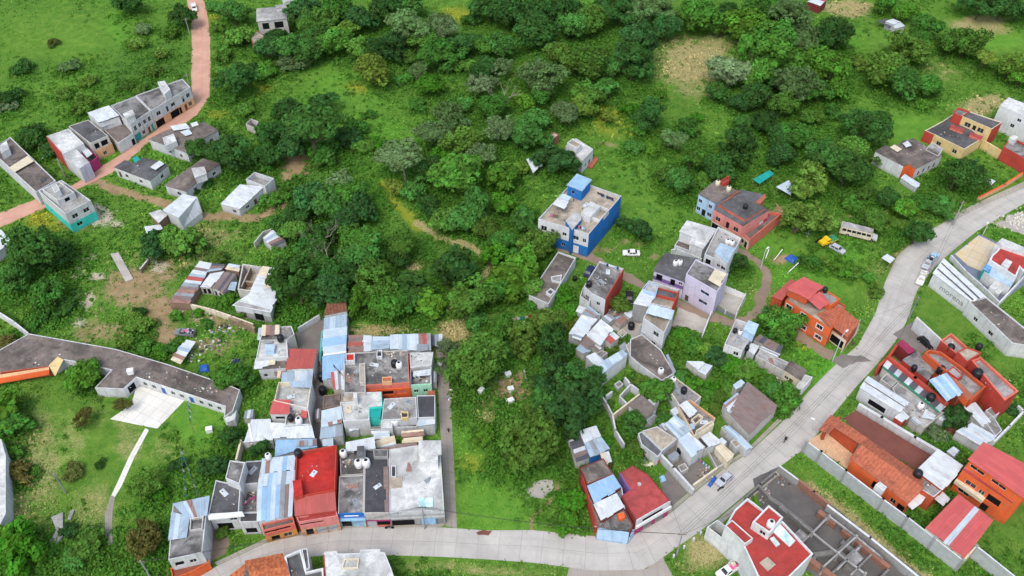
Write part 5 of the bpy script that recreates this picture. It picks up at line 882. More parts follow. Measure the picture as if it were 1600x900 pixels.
H.block([(1568,229),(1580,214),(1640,244),(1626,262)], 4.6, 'w_redw', 'r_mid', .6, cap='w_redw'); H.block([(1577,215),(1583,210),(1592,214),(1586,220)], 5.6, 'w_white', 'r_white', 0, 4, nm='roof_box', rn='roof_box_top', foot=False)
wallrun('boundary_wall', 'yellow garden wall below the red and yellow house', 'wall', [(1537,219),(1568,237),(1604,256)], 3.0, 'w_yellow', .4); wallrun('boundary_wall', 'cream roadside wall below the dark garden tree', 'wall', [(1598,270),(1570,288),(1530,308)], 1.4, 'w_peach', .5, cap='w_orange')
H = House('cottage', 'low cottage with grey roof and white end wall at the dark trees', 'house', 1390, 255)
H.block([(1368,236),(1384,227),(1425,255),(1412,259)], 4.4, 'w_white', 'r_brown', 0, over=.1, ec={2:'w_orange'}); H.block([(1392,236),(1410,220),(1427,216),(1472,243),(1431,264)], 3.8, 'w_pale', 'r_brown', 0, wins=[(3,f,1.0,.6,2.2,'o') for f in (.2,.4,.6,.8)], ec={3:'w_pale',4:'w_orange'}, nm='rear_walls', rn='rear_roof'); H.sheet([(1391,230),(1398,226),(1409,233),(1402,237)], 4.7, 's_cream', 1, foot=False); H.sheet([(1411,224),(1418,220),(1424,227),(1416,230)], 4.6, 's_white', 1, foot=False); H.block([(1446,234),(1456,222),(1474,232),(1466,244)], 3.9, 'w_aged', 'r_lite', .2, nm='annex_walls', rn='annex_roof')
H.sheet([(1408,278),(1414,272),(1438,287),(1432,294)], 1.6, ['s_pale','s_white'], 3, walls='w_pale')
H = House('open_shelter', 'tiny white sheet roof in the garden of the dark tree', 'shelter', 1545, 290)
H.sheet([(1536,280),(1543,276),(1555,283),(1547,290)], 2.2, 's_white', 1, posts=True)
H = House('field_shed', 'small white tin shed with dark lean-to in the far green field', 'shed', 1395, 42)
H.sheet([(1384,33),(1395,29.5),(1407,34),(1395,38)], 2.8, 's_white', 2, walls='w_pale'); H.sheet([(1394,38),(1407,34.5),(1414,41),(1400,45)], 2.4, 's_pale', 2, walls='w_pale'); H.sheet([(1371,33),(1385,29),(1395,38),(1390,42)], 2.0, 's_dark', 2, posts=True)
H = House('field_shed', 'white shed with rusty side at the top edge above the dry field', 'shed', 1276, 8)
H.sheet([(1262,2),(1276,-4),(1292,0),(1282,9)], 3.0, ['s_white','s_pale','s_red'], 3, walls='w_dred')
H = House('hillside_house', 'pale grey flat-roofed house on stilts at the top of the wood', 'house', 420, 45)
H.block([(402,14),(446,10),(448,28),(402,33)], 7.0, 'w_aged', 'r_lite', 0, over=.3, wins=[(2,.3,3.0,3.8,6.2,'o'),(2,.75,2.2,3.8,6.2,'o'),(2,.25,3,.3,2.8,'o')]); H.block([(388,52),(402,48),(418,58),(396,68)], 3.2, 'w_brick', 'r_sand', .3, nm='terrace_walls', rn='terrace_floor'); H.block([(430,8),(447,6),(448,12),(432,14)], 8.0, 'w_pale', 'r_lite', 0, 6.8, nm='stair_box', rn='stair_roof', foot=False)
H = House('field_shed', 'white wall of a shed peeping over the top edge beside the hillside house', 'shed', 450, 5)
H.block([(440,-4),(462,-8),(466,-2),(444,3)], 2.6, 'w_white', 'r_white', 0)
H = House('ruined_house', 'small grey ruin in the bushes right of the pink road bend', 'ruin', 395, 195)
H.block([(384,194),(392,185),(404,190),(398,200)], 2.4, 'w_aged', 'r_brown', 1.6)
# street bottom
H = House('tile_house', 'house with orange clay tile roof at the bottom edge of the street', 'house', 420, 890)
H.block([(384,877),(441,865),(455,925),(378,930)], 4.4, 'w_dred', 'r_brown', 0); H.plane([(382,876),(442,864),(449,885),(388,893)], [4.5,4.5,5.5,5.5], 't_clay', 'tile_roof', .14); H.plane([(388,893),(449,885),(458,925),(396,930)], [5.5,5.5,4.4,4.4], 't_clay', 'tile_roof', .14); H.plane([(358,900),(383,880),(388,895),(396,930),(340,930)], [3.4,3.8,3.8,3.6,3.4], 't_clay', 'lower_tile_roof', .14)
H = House('grey_house', 'dark grey sunken-roof house with white kerbs at the bottom edge', 'house', 465, 890)
H.block([(444,869),(470,858),(479,893),(505,887),(508,930),(456,930)], 5.0, 'w_pale', 'r_dark', .6, t=.35, cap='w_white', ec={0:'w_pale'}); H.block([(471,858),(480,856),(484,886),(478,892)], 5.6, 'w_pale', 'r_mid', .3, nm='tower_walls', rn='tower_roof')
H = House('white_roof_house', 'white-roofed house with a square skylight well at the bottom edge', 'house', 560, 890)
H.block([(505,866),(508,862),(526,861),(527,865),(562,864),(563,859),(594,858),(594,862.5),(601,863),(612,890),(625,930),(510,930)], 5.6, 'w_white', 'r_white', .12, ec={11:'w_redw'}); H.block([(538,873),(561,872),(559,887),(534,888)], 5.9, 'w_cream', 'r_lite', 1.3, 4.2, nm='skylight_well', rn='well_floor', foot=False)
H = House('street_corner_house', 'house with blue sheet roof and orange gate at the lower left street end', 'house', 300, 850)
H.block([(270,788),(327,776),(322,806),(316,863),(263,875)], 6.4, 'w_pale', 'r_mid', .12, wins=[(3,.75,1.6,3.6,5.0,'o'),(3,.35,1.2,3.6,4.8,'w')]); H.sheet([(270,787),(327,775),(323,806),(294,812)], 6.75, ['s_blue','s_blue','s_lblue','s_rust','s_blue','s_blue','s_lblue'], 8, foot=False); H.sheet([(268,800),(296,808),(291,840),(263,845)], 6.7, ['s_blue','s_lblue','s_blue'], 4, foot=False); H.block([(297,810),(318,806),(316,826),(296,829)], 6.85, 'w_aged', 'r_black', .9, 5.2, nm='stair_well', rn='well_floor', foot=False)
H.block([(266,888),(322,868),(327,878),(300,893),(270,905)], 2.8, 'w_orange', 'r_rust', .4, nm='gate_walls', rn='gate_floor')
H = House('tin_kiosk', 'white-roofed kiosk on posts on the grass beside the main road', 'kiosk', 1388, 408)
H.sheet([(1378,403),(1386,397),(1398,404),(1391,411)], 2.8, 's_white', 1, posts=True)

# ---------------------------------------------------------------- small infill sheds, yard walls and slabs of the packed quarters
def infill(L, where, grp):
    for q, h, m, wl, lb in L:
        H = House('lean_to', lb + ' ' + where, 'shed', q[0][0], q[0][1], grp)
        if m[0] == 's': H.sheet(q, h, [m, 's_pale'] if m != 's_pale' else m, 3, walls=wl)
        else: H.block(q, h, wl, m, .3)
infill([([(1088,684),(1096,680),(1110,697),(1102,703)],3.2,'r_black','w_aged','dark flat roof between white sheet roofs'),([(1059,728),(1070,723),(1076,732),(1064,738)],1.6,'r_mid','w_aged','low grey slab tank in the earth yard'),([(1044,712),(1056,705),(1062,712),(1050,719)],2.4,'s_grey','w_aged','grey sheet lean-to behind the whitish wall'),([(1120,690),(1128,684),(1136,691),(1128,697)],3.0,'s_pale','w_pale','pale sheet roof above the beige one'),([(1127,668),(1134,664),(1141,671),(1133,676)],2.6,'r_mid','w_aged','small grey roof at the barn corner'),([(1141,690),(1149,685),(1158,694),(1150,700)],2.4,'r_sand','w_pale','sand-coloured low roof behind the blue strip'),([(1084,664),(1094,659),(1100,666),(1090,672)],3.4,'s_grey','w_aged','grey sheet beside the stepped house')], 'near the silver car', 'small roofs near the silver car')
infill([([(1013,625),(1022,619),(1030,626),(1021,633)],2.6,'s_white','w_pale','small white sheet roof behind the grey house'),([(1026,650),(1036,643),(1044,652),(1034,660)],1.4,'r_mid','w_aged','low grey patio slab right of the outside stair'),([(1030,664),(1040,660),(1046,668),(1037,674)],2.0,'s_grey','w_aged','grey lean-to below the outside stair'),([(1048,641),(1056,636),(1062,644),(1054,650)],2.8,'s_pale','w_aged','pale sheet strip against the stepped house'),([(998,648),(1006,655),(1000,662),(991,655)],1.8,'r_sand','w_pale','sandy low roof under the round tree'),([(960,600),(968,594),(974,600),(966,607)],1.2,'r_lite','w_pale','broken pale slab in the overgrown plots')], 'in the walled plots', 'small roofs in the walled plots')
patch('junk_yard', [(985,520),(1003,498),(1008,520),(1003,526),(988,532)], 'paleyard', .034, 1.5)
infill([([(978,540),(986,532),(994,556),(984,556)],2.4,'r_sand','w_pale','sandy ledge roof left'),([(1000,512),(1005,506),(1008,520),(1003,524)],2.6,'s_grey','w_pale','grey sheet lean-to against the white house'),([(968,541),(976,535),(984,543),(976,549)],1.8,'s_grey','w_aged','grey low sheet between sky-blue shed and patio'),([(940,497),(950,490),(960,497),(950,505)],2.2,'s_grey','w_aged','grey scrap roof left'),([(962,500),(972,494),(980,500),(970,507)],1.8,'s_rust','w_aged','rusty scrap roof in the middle'),([(975,489),(985,484),(992,490),(983,496)],2.0,'s_pale','w_aged','pale scrap roof at the top'),([(964,520),(972,514),(980,520),(972,527)],1.6,'r_sand','w_aged','sandy broken slab at the bottom'),([(925,541),(935,535),(944,542),(934,549)],2.2,'s_brown','w_aged','brown patched roof below the corrugated pair'),([(930,553),(940,547),(950,551),(940,559)],2.4,'r_mid','w_aged','grey roof behind the sky-blue shed')], 'of the junk yard', 'small roofs of the junk yard')
infill([([(1376,592),(1386,583),(1402,596),(1393,605)],2.6,'r_mid','w_aged','grey roof at the road side'),([(1465,652),(1474,646),(1484,653),(1475,660)],2.2,'s_white','w_pale','white sheet above the maroon strip'),([(1540,641),(1550,635),(1562,645),(1552,652)],2.6,'r_lite','w_pale','pale roof below the tall red wall'),([(1422,655),(1432,650),(1442,658),(1432,664)],2.6,'s_grey','w_aged','grey sheet next to the white stalls'),([(1478,548),(1486,543),(1496,551),(1488,557)],4.4,'r_mid','w_redw','small grey roof between the red terraces'),([(1480,705),(1490,698),(1500,705),(1491,713)],2.2,'s_pale','w_aged','pale sheet behind the white villa roof')], 'of the red complex', 'small roofs of the red complex')
infill([([(384,642),(396,640),(394,652),(381,654)],2.4,'s_grey','w_aged','grey lean-to by the lawn edge'),([(486,566),(492,565),(490,580),(485,580)],3.0,'s_grey','w_aged','grey strip roof along the upper alley'),([(493,640),(501,639),(500,652),(492,652)],2.2,'s_brown','w_aged','brown strip roof along the lower alley'),([(505,700),(520,698),(521,706),(506,708)],3.6,'r_mid','w_aged','grey roof under the drum by the red parapet'),([(546,664),(560,663),(560,672),(546,674)],2.6,'s_pale','w_pale','pale roof in the turquoise house yard'),([(676,580),(682,579),(682,596),(676,597)],2.8,'s_grey','w_aged','narrow grey roof at the alley edge')], 'of the street block', 'small roofs of the street block')
# concrete frame of the unfinished building: posts and beams
H = House('building_frame', 'grey concrete frame of beams and posts rising from the building site', 'building frame', 1300, 850)
def beam(a, b, z, w=.35, hh=.4, nm='beam', m='r_lite'):
    A, B = G(*a, z), G(*b, z); d = (B-A); mb = MB(); mb.box((A+B)/2-Vector((0,0,hh/2)), (d.length, w, hh), m, math.atan2(d.y, d.x)); mb.build(nm, H.root, H.loc)
for a, b in (((1232,800),(1270,832)),((1270,832),(1296,806)),((1270,832),(1250,850)),((1270,832),(1310,864)),((1310,864),(1338,838)),((1310,864),(1286,886)),((1310,864),(1352,896)),((1338,838),(1380,872)),((1344,854),(1308,890)),((1362,866),(1330,898)),((1296,806),(1338,838))): beam(a, b, 2.9, .3, .35)
for p in ((1270,832),(1296,806),(1310,864),(1338,838),(1286,886),(1344,854),(1250,850),(1352,896)):
    g = G(*p, 2.9); mb = MB(); mb.box((g.x, g.y, 1.6), (.38,.38,3.2), 'r_lite'); mb.build('post', H.root, H.loc)
H.block([(1318,872),(1334,858),(1350,872),(1334,886)], 2.5, 'w_block', 'r_lite', 0, 2.3, nm='slab_edge', rn='slab', foot=False); H.block([(1236,838),(1250,826),(1264,838),(1250,850)], 2.2, 'w_block', 'r_lite', 0, 2.0, nm='slab_edge', rn='slab', foot=False)
# ================================================================== lettering on the long white hall
def lettering(txt, a, b, z, size, mat):
    A, B = G(*a, 4.4), G(*b, 4.4); A.z = B.z = 0; d = (B-A).normalized(); n = Vector((d.y, -d.x, 0))
    if n.y > 0: n = -n
    c = bpy.data.curves.new('lettering', 'FONT'); c.body = txt; c.size = size; c.extrude = .02; c.align_x = 'CENTER'; c.align_y = 'CENTER'; c.materials.append(M(mat))
    o = bpy.data.objects.new('lettering', c); COL.objects.link(o); m = (A+B)/2 + n*.06; m.z = z
    x = d if d.cross(Vector((0, 0, 1))).dot(n) > 0 else -d
    o.matrix_world = Matrix(((x.x, 0, n.x, 0), (x.y, 0, n.y, 0), (0, 1, 0, 0), (0, 0, 0, 1))); o.matrix_world.translation = m
    bpy.context.view_layer.update(); dg = bpy.context.evaluated_depsgraph_get(); me = bpy.data.meshes.new_from_object(o.evaluated_get(dg)); mw = o.matrix_world.copy(); bpy.data.objects.remove(o); me.transform(Matrix.Translation(-PW.loc) @ mw); o = bpy.data.objects.new('lettering', me); COL.objects.link(o); o.parent = PW.root
lettering('morena', (1478,441.3), (1506,462.5), 2.2, 2.3, 'p_grey')
# ================================================================== rooftop tanks
def make_tank(body, nm):
    root = empty('water_tank', (0,0,0), 'x', 'water tank'); mb = MB()
    mb.lathe((0,0,0), [(.55,0),(.58,.1),(.58,.5),(.6,.55),(.58,.6),(.58,1.0),(.5,1.22),(.3,1.32)], body, 14); b = mb.build('body', root, smooth=True)
    mb = MB(); mb.lathe((0,0,1.32), [(.24,0),(.26,.04),(.2,.1)], 'p_black', 12); l = mb.build('lid', root); mb = MB(); mb.tube([(.55,0,.2),(.75,0,.15),(.75,0,0)], .04, 'p_grey', 5); p = mb.build('pipe', root); reg(root, b, l, p); return root
TK = {'b': make_tank('p_black', 'black'), 'w': make_tank('p_white', 'white'), 'c': make_tank('p_cream', 'cream')}; used = set()
def tank(px, py, z, k, label, s=1.0):
    o = TK[k]
    if k in used: o = copy_thing(o, (0,0,0))
    used.add(k); o.location = G(px, py, z); o.rotation_euler = (0,0,random.uniform(0,6)); o.scale = (s,s,s); o['label'] = label; o['group'] = 'rooftop water tanks'; return o
for a in ((439,532,5.45,'b','black water tank on the rusty-roofed house below the warehouse',1.3),(537,712,5.2,'w','white water tank behind the red parapet house',1.3),(561,728,5.1,'w','left of two white tanks on the grey shop roof',1.45),(573,727,5.3,'w','right of two white tanks on the grey shop roof',1.45),
 (624,574,5.9,'w','white tank on the big stained concrete roof',1.3),(617,572,5.9,'b','black tank beside the white one on the stained concrete roof',1.35),(618,664,2.8,'w','white tank beside the yellow roof door',1.5),(467,712,6.3,'b','black tank at the corner of the red parapet roof',1.4),(420,716,6.3,'w','small white tank above the blue sheet house',1.1),
 (455,656,4.6,'b','black tank on the lower terrace beside the red awning',1.1),(468,661,4.6,'w','white tank on the lower terrace beside the red awning',1.3),(920,447,6.6,'b','black tank on the stained roof with the red side wall',1.2),(986,513,.1,'b','black tank standing in the junk yard',1.4),(1121,289,6.3,'c','left cream tank on the light blue house',1.15),(1138,298,6.3,'c','right cream tank on the light blue house',1.15),
 (1164,326,6.85,'b','black tank in the middle of the salmon house roof',1.1),(1136,381,7.0,'w','left white tank on the tall white house roof',1.1),(1143,383,7.0,'w','right white tank on the tall white house roof',1.1),(1055,414,6.5,'w','left white tank on the purple house roof',1.1),(1062,413,6.5,'w','right white tank on the purple house roof',1.1),
 (1288,456,7.5,'b','black tank on the orange house tank deck',1.1),(1068,613,3.8,'b','black tank on the long stepped grey house',1.2),(1166,546,3.1,'b','black tank beside the white lean-to of the road house',1.0),(1148,519,4.8,'b','left dark tank below the light blue roof room',.9),(1156,522,4.8,'w','right tank below the light blue roof room',.9),
 (1106,702,.6,'w','white tank on the beige-roofed house by the silver car',1.3),(1063,708,.1,'b','black tank in the earth yard by the mint-walled house',1.5),(1432,745,4.8,'b','black tank on the white mosaic deck of the orange villa',1.5),(1203,822,9.7,'w','white tank on the tower of the modern white house',1.3),(1468,582,4.1,'b','black tank at the right of the workshop roof',1.5),
 (1524,590,5.2,'b','large black tank on the sunken terrace of the red house',1.9),(1483,548,4.2,'b','black tank between the white wall and red terrace',1.5),(1528,545,8.0,'b','black tank on the red tower corner',1.2),(1452,626,3.2,'b','black tank on the cluttered grey roof',1.6),(1437,637,3.1,'w','white tank on the cluttered grey roof',1.2),(1032,583,3.0,'w','white tank at the corner of the concrete patio building',1.2),(1052,596,3.1,'w','small white tank at the edge of the patio building',1.0),(1427,578,4.2,'b','small black tank on the red dividing wall of the workshop',1.1),
 (504,593,.1,'b','black drum at the foot of the blue roofs in the alley',1.6),(505,614,.1,'b','lower black drum standing in the alley',1.5),(898,438,.1,'b','black drum on the lane behind the stained roof house',1.0)): tank(*a)
# ================================================================== vehicles
def carmesh(kind, L, W, Hh):
    """profile of half the side view, x forward"""
    if kind == 'sedan': return [(-.5,.3),(-.49,.62),(-.34,.66),(.16,.66),(.46,.58),(.5,.45),(.5,.28)], (-.36,.24,-.2,.08)
    if kind == 'hatch': return [(-.5,.3),(-.5,.62),(-.4,.66),(.18,.66),(.46,.58),(.5,.45),(.5,.28)], (-.48,.26,-.36,.08)
    return [(-.5,.34),(-.5,.62),(-.1,.62),(.2,.64),(.46,.6),(.5,.5),(.5,.3)], (-.06,.3,-.03,.14)
def vehicle(name, kind, p0, p1, body, label, cat, L=4.3, W=1.75, Hh=1.48, load=None, roofc=None, z=0):
    a, b = G(*p0), G(*p1); d = b-a; loc = (a+b)/2; rz = math.atan2(d.y, d.x); loc.z = z
    root = empty(name, loc, label, cat, None, rz); prof, cab = carmesh(kind, L, W, Hh)
    P = [(x*L, zz*Hh*.95) for x, zz in prof]; mb = MB(); w = W/2
    secs = [(-w*.96,.0),(-w,.0)] ; n = len(P)
    def ring(y, k, lift=0): return [Vector((x*k, y, zz if zz > .4*Hh else zz)) for x, zz in P]
    R = [ring(-w, .965), ring(-w*.86, 1.0), ring(w*.86, 1.0), ring(w, .965)]
    for q in R[0], R[3]:
        for v in q: v.z *= .97
    for A, B in zip(R, R[1:]):
        for i in range(n):
            j = (i+1) % n; mb.face((A[i], B[i], B[j], A[j]), body)
    mb.poly2 = None
    for A, fl_ in ((R[0], True), (R[3], False)):
        c = sum(A, Vector())/n
        for i in range(n): q = (A[i], A[(i+1) % n], c); mb.face(q if fl_ else q[::-1], body)
    if kind == 'pickup':
        for s_ in (-1, 1): mb.box((-.29*L, s_*(w-.06), .78*Hh*.95), (.4*L, .1, .26*Hh), body)
        mb.box((-.49*L, 0, .78*Hh*.95), (.08, W*.9, .26*Hh), body)
    o = mb.build('body', root); bm = bmesh.new(); bm.from_mesh(o.data); bmesh.ops.recalc_face_normals(bm, faces=bm.faces); bm.to_mesh(o.data); bm.free()
    x0, x1, t0, t1 = [k*L for k in cab]; zb, zt = .6*Hh*.98, Hh; wb, wt = w*.9, w*.76
    B = [Vector((x0,-wb,zb)),Vector((x1,-wb,zb)),Vector((x1,wb,zb)),Vector((x0,wb,zb))]; T = [Vector((t0,-wt,zt-.06)),Vector((t1,-wt,zt-.06)),Vector((t1,wt,zt-.06)),Vector((t0,wt,zt-.06))]
    mb = MB(); mb.face(T, roofc or body); 
    for i, k in enumerate(('side','front','side','rear')): mb.face((B[i], B[(i+1) % 4], T[(i+1) % 4], T[i]), body)
    mb.prism([(t0*.98,-wt*.98),(t1*.98,-wt*.98),(t1*.98,wt*.98),(t0*.98,wt*.98)], zt-.07, zt, roofc or body); mb.build('cabin', root)
    for i, nm in enumerate(('side_window','windscreen','side_window','rear_window')):
        a0, a1, c1, c0 = B[i], B[(i+1) % 4], T[(i+1) % 4], T[i]; nn = (a1-a0).cross(c0-a0).normalized()*.015
        f = lambda u, v: (a0.lerp(a1, u).lerp(c0.lerp(c1, u), v)) + nn
        mb = MB()
        for u0, u1 in (((.1,.47),(.53,.92)) if i in (0,2) and kind != 'pickup' else ((.08,.92),)): mb.face((f(u0,.2), f(u1,.2), f(u1,.9), f(u0,.9)), 'glass')
        mb.build(nm, root)
    for sx in (-.31, .31):
        for sy in (-1, 1):
            mb = MB(); c = Vector((sx*L, sy*(w-.1), .32)); mb.tube([c-Vector((0,.11,0)), c+Vector((0,.11,0))], .32, 'rubber', 12); wh = mb.build('wheel', root); mb = MB(); mb.tube([c+Vector((0,sy*.1,0)), c+Vector((0,sy*.125,0))], .19, 'p_silver', 8); mb.build('rim', wh)
    for sy in (-1, 1):
        mb = MB(); mb.box((.492*L, sy*w*.68, .5*Hh), (.05, .3, .14), 'p_white'); mb.build('headlight', root); mb = MB(); mb.box((-.497*L, sy*w*.72, .55*Hh), (.05, .26, .16), 'p_red'); mb.build('tail_light', root)
    if load:
        mb = MB(); rr = random.Random(3)
        for i in range(9): mb.box((-.28*L+rr.uniform(-.18,.18)*L, rr.uniform(-.6,.6)*w, .9*Hh+rr.uniform(-.1,.25)), (rr.uniform(.4,.9), rr.uniform(.3,.7), .35), rr.choice(load), rr.uniform(0,3))
        mb.build('load', root)
    return root
vehicle('parked_car', 'sedan', (998,398.5), (974,397.5), 'p_white', 'white sedan parked on the grass beside the blue house', 'car', 4.5)
vehicle('parked_car', 'hatch', (1140,744), (1122,759), 'p_silver', 'silver hatchback parked on the main road beside the blue tarpaulin', 'car', 4.0)
vehicle('pickup_truck', 'pickup', (301,8), (306.5,22), 'p_white', 'white pickup at the top of the pink road', 'truck', 5.0, 1.85, 1.75)
vehicle('pickup_truck', 'pickup', (1453,407), (1444,421), 'p_silver', 'silver and black pickup at the roadside in front of the long white hall', 'truck', 5.0, 1.85, 1.7, ['p_black','p_grey'])
vehicle('pickup_truck', 'pickup', (1450,413), (1461,400), 'p_lblue', 'blue and white loaded pickup behind the silver one', 'truck', 4.8, 1.8, 1.6, ['p_white','p_lblue','p_navy'])
vehicle('pickup_truck', 'pickup', (1443,430), (1435,446), 'p_white', 'white pickup at the road edge by the open grass', 'truck', 4.9, 1.8, 1.6, ['p_cream','p_white'])
def work_truck():
    a, b = G(1282,385), G(1303,376); dd = b-a; root = empty('work_truck', (a+b)/2, 'broken yellow work truck with green tarpaulin load in the grass yard', 'truck', None, math.atan2(dd.y, dd.x)+math.pi)
    def bx(nm, c, s, m, rz=0): mb = MB(); mb.box(c, s, m, rz); mb.build(nm, root)
    bx('chassis', (0,0,.75), (5.2,.9,.3), 'p_black'); bx('bonnet', (2.0,0,1.2), (1.2,1.7,.8), 'p_yellow'); bx('flatbed', (-1.4,0,1.15), (2.6,2.2,.25), 'p_yellow', .06)
    mb = MB(); mb.prism([(.1,-1),(1.4,-1),(1.4,1),(.1,1)], .9, 1.7, 'p_yellow'); mb.prism([(.2,-.9),(1.2,-.9),(1.2,.9),(.2,.9)], 1.7, [2.3,2.2,2.2,2.3], 'p_yellow'); cb = mb.build('cab', root)
    for y in (-.92,.92): mb = MB(); q = [(.3,y,1.72),(1.1,y,1.72),(1.1,y,2.15),(.3,y,2.15)]; mb.face(q if y < 0 else q[::-1], 'glass'); mb.build('side_window', root)
    mb = MB(); rr = random.Random(8)
    P = [[Vector((-2.7+2.5*i/6, -1.05+2.1*j/6, 1.3+(rr.uniform(.3,.8) if 0 < i < 6 and 0 < j < 6 else 0))) for j in range(7)] for i in range(7)]
    for i in range(6):
        for j in range(6): mb.face((P[i][j],P[i+1][j],P[i+1][j+1],P[i][j+1]), 'p_green')
    mb.build('tarpaulin', root)
    for sx in (-1.7, 1.8):
        for sy in (-1, 1): mb = MB(); c = Vector((sx, sy*.95, .45)); mb.tube([c-Vector((0,.14,0)), c+Vector((0,.14,0))], .45, 'rubber', 12); wh = mb.build('wheel', root); mb = MB(); mb.tube([c+Vector((0,sy*.13,0)), c+Vector((0,sy*.16,0))], .22, 'p_yellow', 8); mb.build('rim', wh)
    for x, y, z in ((1278,374,.2),(1283,371,.2),(1281,373,.5),(1287,374,.2),(1276,378,.2)):
        mb = MB(); mb.lathe((0,0,0), [(.28,-.12),(.5,-.1),(.55,0),(.5,.1),(.28,.12)], 'rubber', 12); o = mb.build('tyre'); o.location = G(x, y, z); o.rotation_euler = (rr.gauss(0,.25), rr.gauss(0,.25), 0); tag(o, 'old black tyre in the pile beside the yellow work truck', 'tyre', 'tyres piled by the yellow work truck')
work_truck()
vehicle('parked_car', 'hatch', (1301,388), (1314,395), 'p_silver', 'pale old car beside the yellow work truck', 'car', 4.2)
vehicle('parked_car', 'sedan', (915,436), (926,417), 'p_navy', 'dark blue car tucked left of the stained roof house', 'car', 4.4)
vehicle('parked_car', 'sedan', (983,459), (983,477), 'p_black', 'black car in the shade beside the round yellow-green tree', 'car', 4.4)
vehicle('pickup_truck', 'pickup', (301,524), (280,521.5), 'p_grey', 'old grey pickup piled with scrap beside the rusty shelter', 'truck', 5.0, 1.8, 1.6, ['p_white','p_pink','p_black','p_silver'])
vehicle('pickup_truck', 'pickup', (1148,886), (1126,901), 'p_white', 'white pickup with pinkish load parked against the modern white house', 'truck', 5.2, 1.9, 1.75, ['p_cream','p_brown','p_pink'])
vehicle('parked_car', 'hatch', (1440,533), (1452,543), 'p_black', 'dark car under cover in the yard behind the tall white wall', 'car', 4.2)
vehicle('parked_car', 'hatch', (1024,717), (1011,710), 'p_red', 'wrecked red car among scrap beside the round bush', 'car', 4.2)
def bus():
    a, b = G(1311,362), G(1369,376); d = b-a; loc = (a+b)/2; L, Wd, Hh = 9.6, 2.4, 2.9; root = empty('bus', loc, 'old cream bus abandoned in the grass yard', 'bus', None, math.atan2(d.y, d.x))
    mb = MB(); P = [(-L/2,.5),(L/2-1.6,.5),(L/2-1.5,Hh),(-L/2+.1,Hh)]; w = Wd/2
    mb.prism([(-L/2,-w),(L/2-1.5,-w),(L/2-1.5,w),(-L/2,w)], .5, Hh-.15, 'w_cream'); mb.build('body', root)
    mb = MB(); mb.prism([(-L/2+.1,-w+.12),(L/2-1.6,-w+.12),(L/2-1.6,w-.12),(-L/2+.1,w-.12)], Hh-.16, Hh, 'r_lite'); mb.build('roof', root); mb = MB(); mb.prism([(L/2-1.5,-w*.85),(L/2,-w*.7),(L/2,w*.7),(L/2-1.5,w*.85)], .5, [1.5,1.3,1.3,1.5], 'w_pale'); mb.build('bonnet', root)
    for sy in (-1, 1):
        for i in range(6):
            x = -L/2+.5+i*1.25; mb = MB(); y = sy*(w+.015); q = [(x,y,1.65),(x+1.05,y,1.65),(x+1.05,y,2.45),(x,y,2.45)]; mb.face(q if sy < 0 else q[::-1], 'glass'); mb.build('window', root)
    mb = MB(); x = L/2-1.485; mb.face([(x,-w*.85,1.6),(x,w*.85,1.6),(x,w*.85,2.5),(x,-w*.85,2.5)], 'glass'); mb.build('windscreen', root)
    for sx in (-2.6, 3.6):
        for sy in (-1, 1): mb = MB(); c = Vector((sx, sy*(w-.15), .48)); mb.tube([c-Vector((0,.17,0)), c+Vector((0,.17,0))], .48, 'rubber', 14); wh = mb.build('wheel', root); mb = MB(); mb.tube([c+Vector((0,sy*.16,0)), c+Vector((0,sy*.19,0))], .25, 'p_grey', 8); mb.build('rim', wh)
bus()
def motorbike(p0, p1, label, body='p_black'):
    a, b = G(*p0), G(*p1); d = b-a; root = empty('motorcycle', (a+b)/2, label, 'motorcycle', None, math.atan2(d.y, d.x))
    for sx in (-.62, .62): mb = MB(); mb.tube([(sx,-.06,.3),(sx,.06,.3)], .3, 'rubber', 12); mb.build('wheel', root)
    mb = MB(); mb.tube([(-.6,0,.35),(-.3,0,.7),(.25,0,.75),(.45,0,.85),(.62,0,.32)], [.06,.14,.17,.08,.05], body, 8); mb.tube([(-.1,0,.35),(.15,0,.4)], .18, 'p_grey', 8); mb.build('frame', root)
    mb = MB(); mb.tube([(-.65,0,.82),(-.05,0,.8)], [.1,.14], 'p_black', 8); mb.build('seat', root); mb = MB(); mb.tube([(.38,-.36,1.02),(.45,0,1.0),(.38,.36,1.02)], .03, 'p_silver', 5); mb.build('handlebar', root); return root
motorbike((602,826), (615,825.5), 'black motorcycle parked on the street below the magenta shop front'); mc = motorbike((1223,694), (1231,682), 'dark motorcycle being ridden along the main road'); motorbike((1122,767), (1130,762.5), 'dark motorcycle lying beside the silver hatchback')
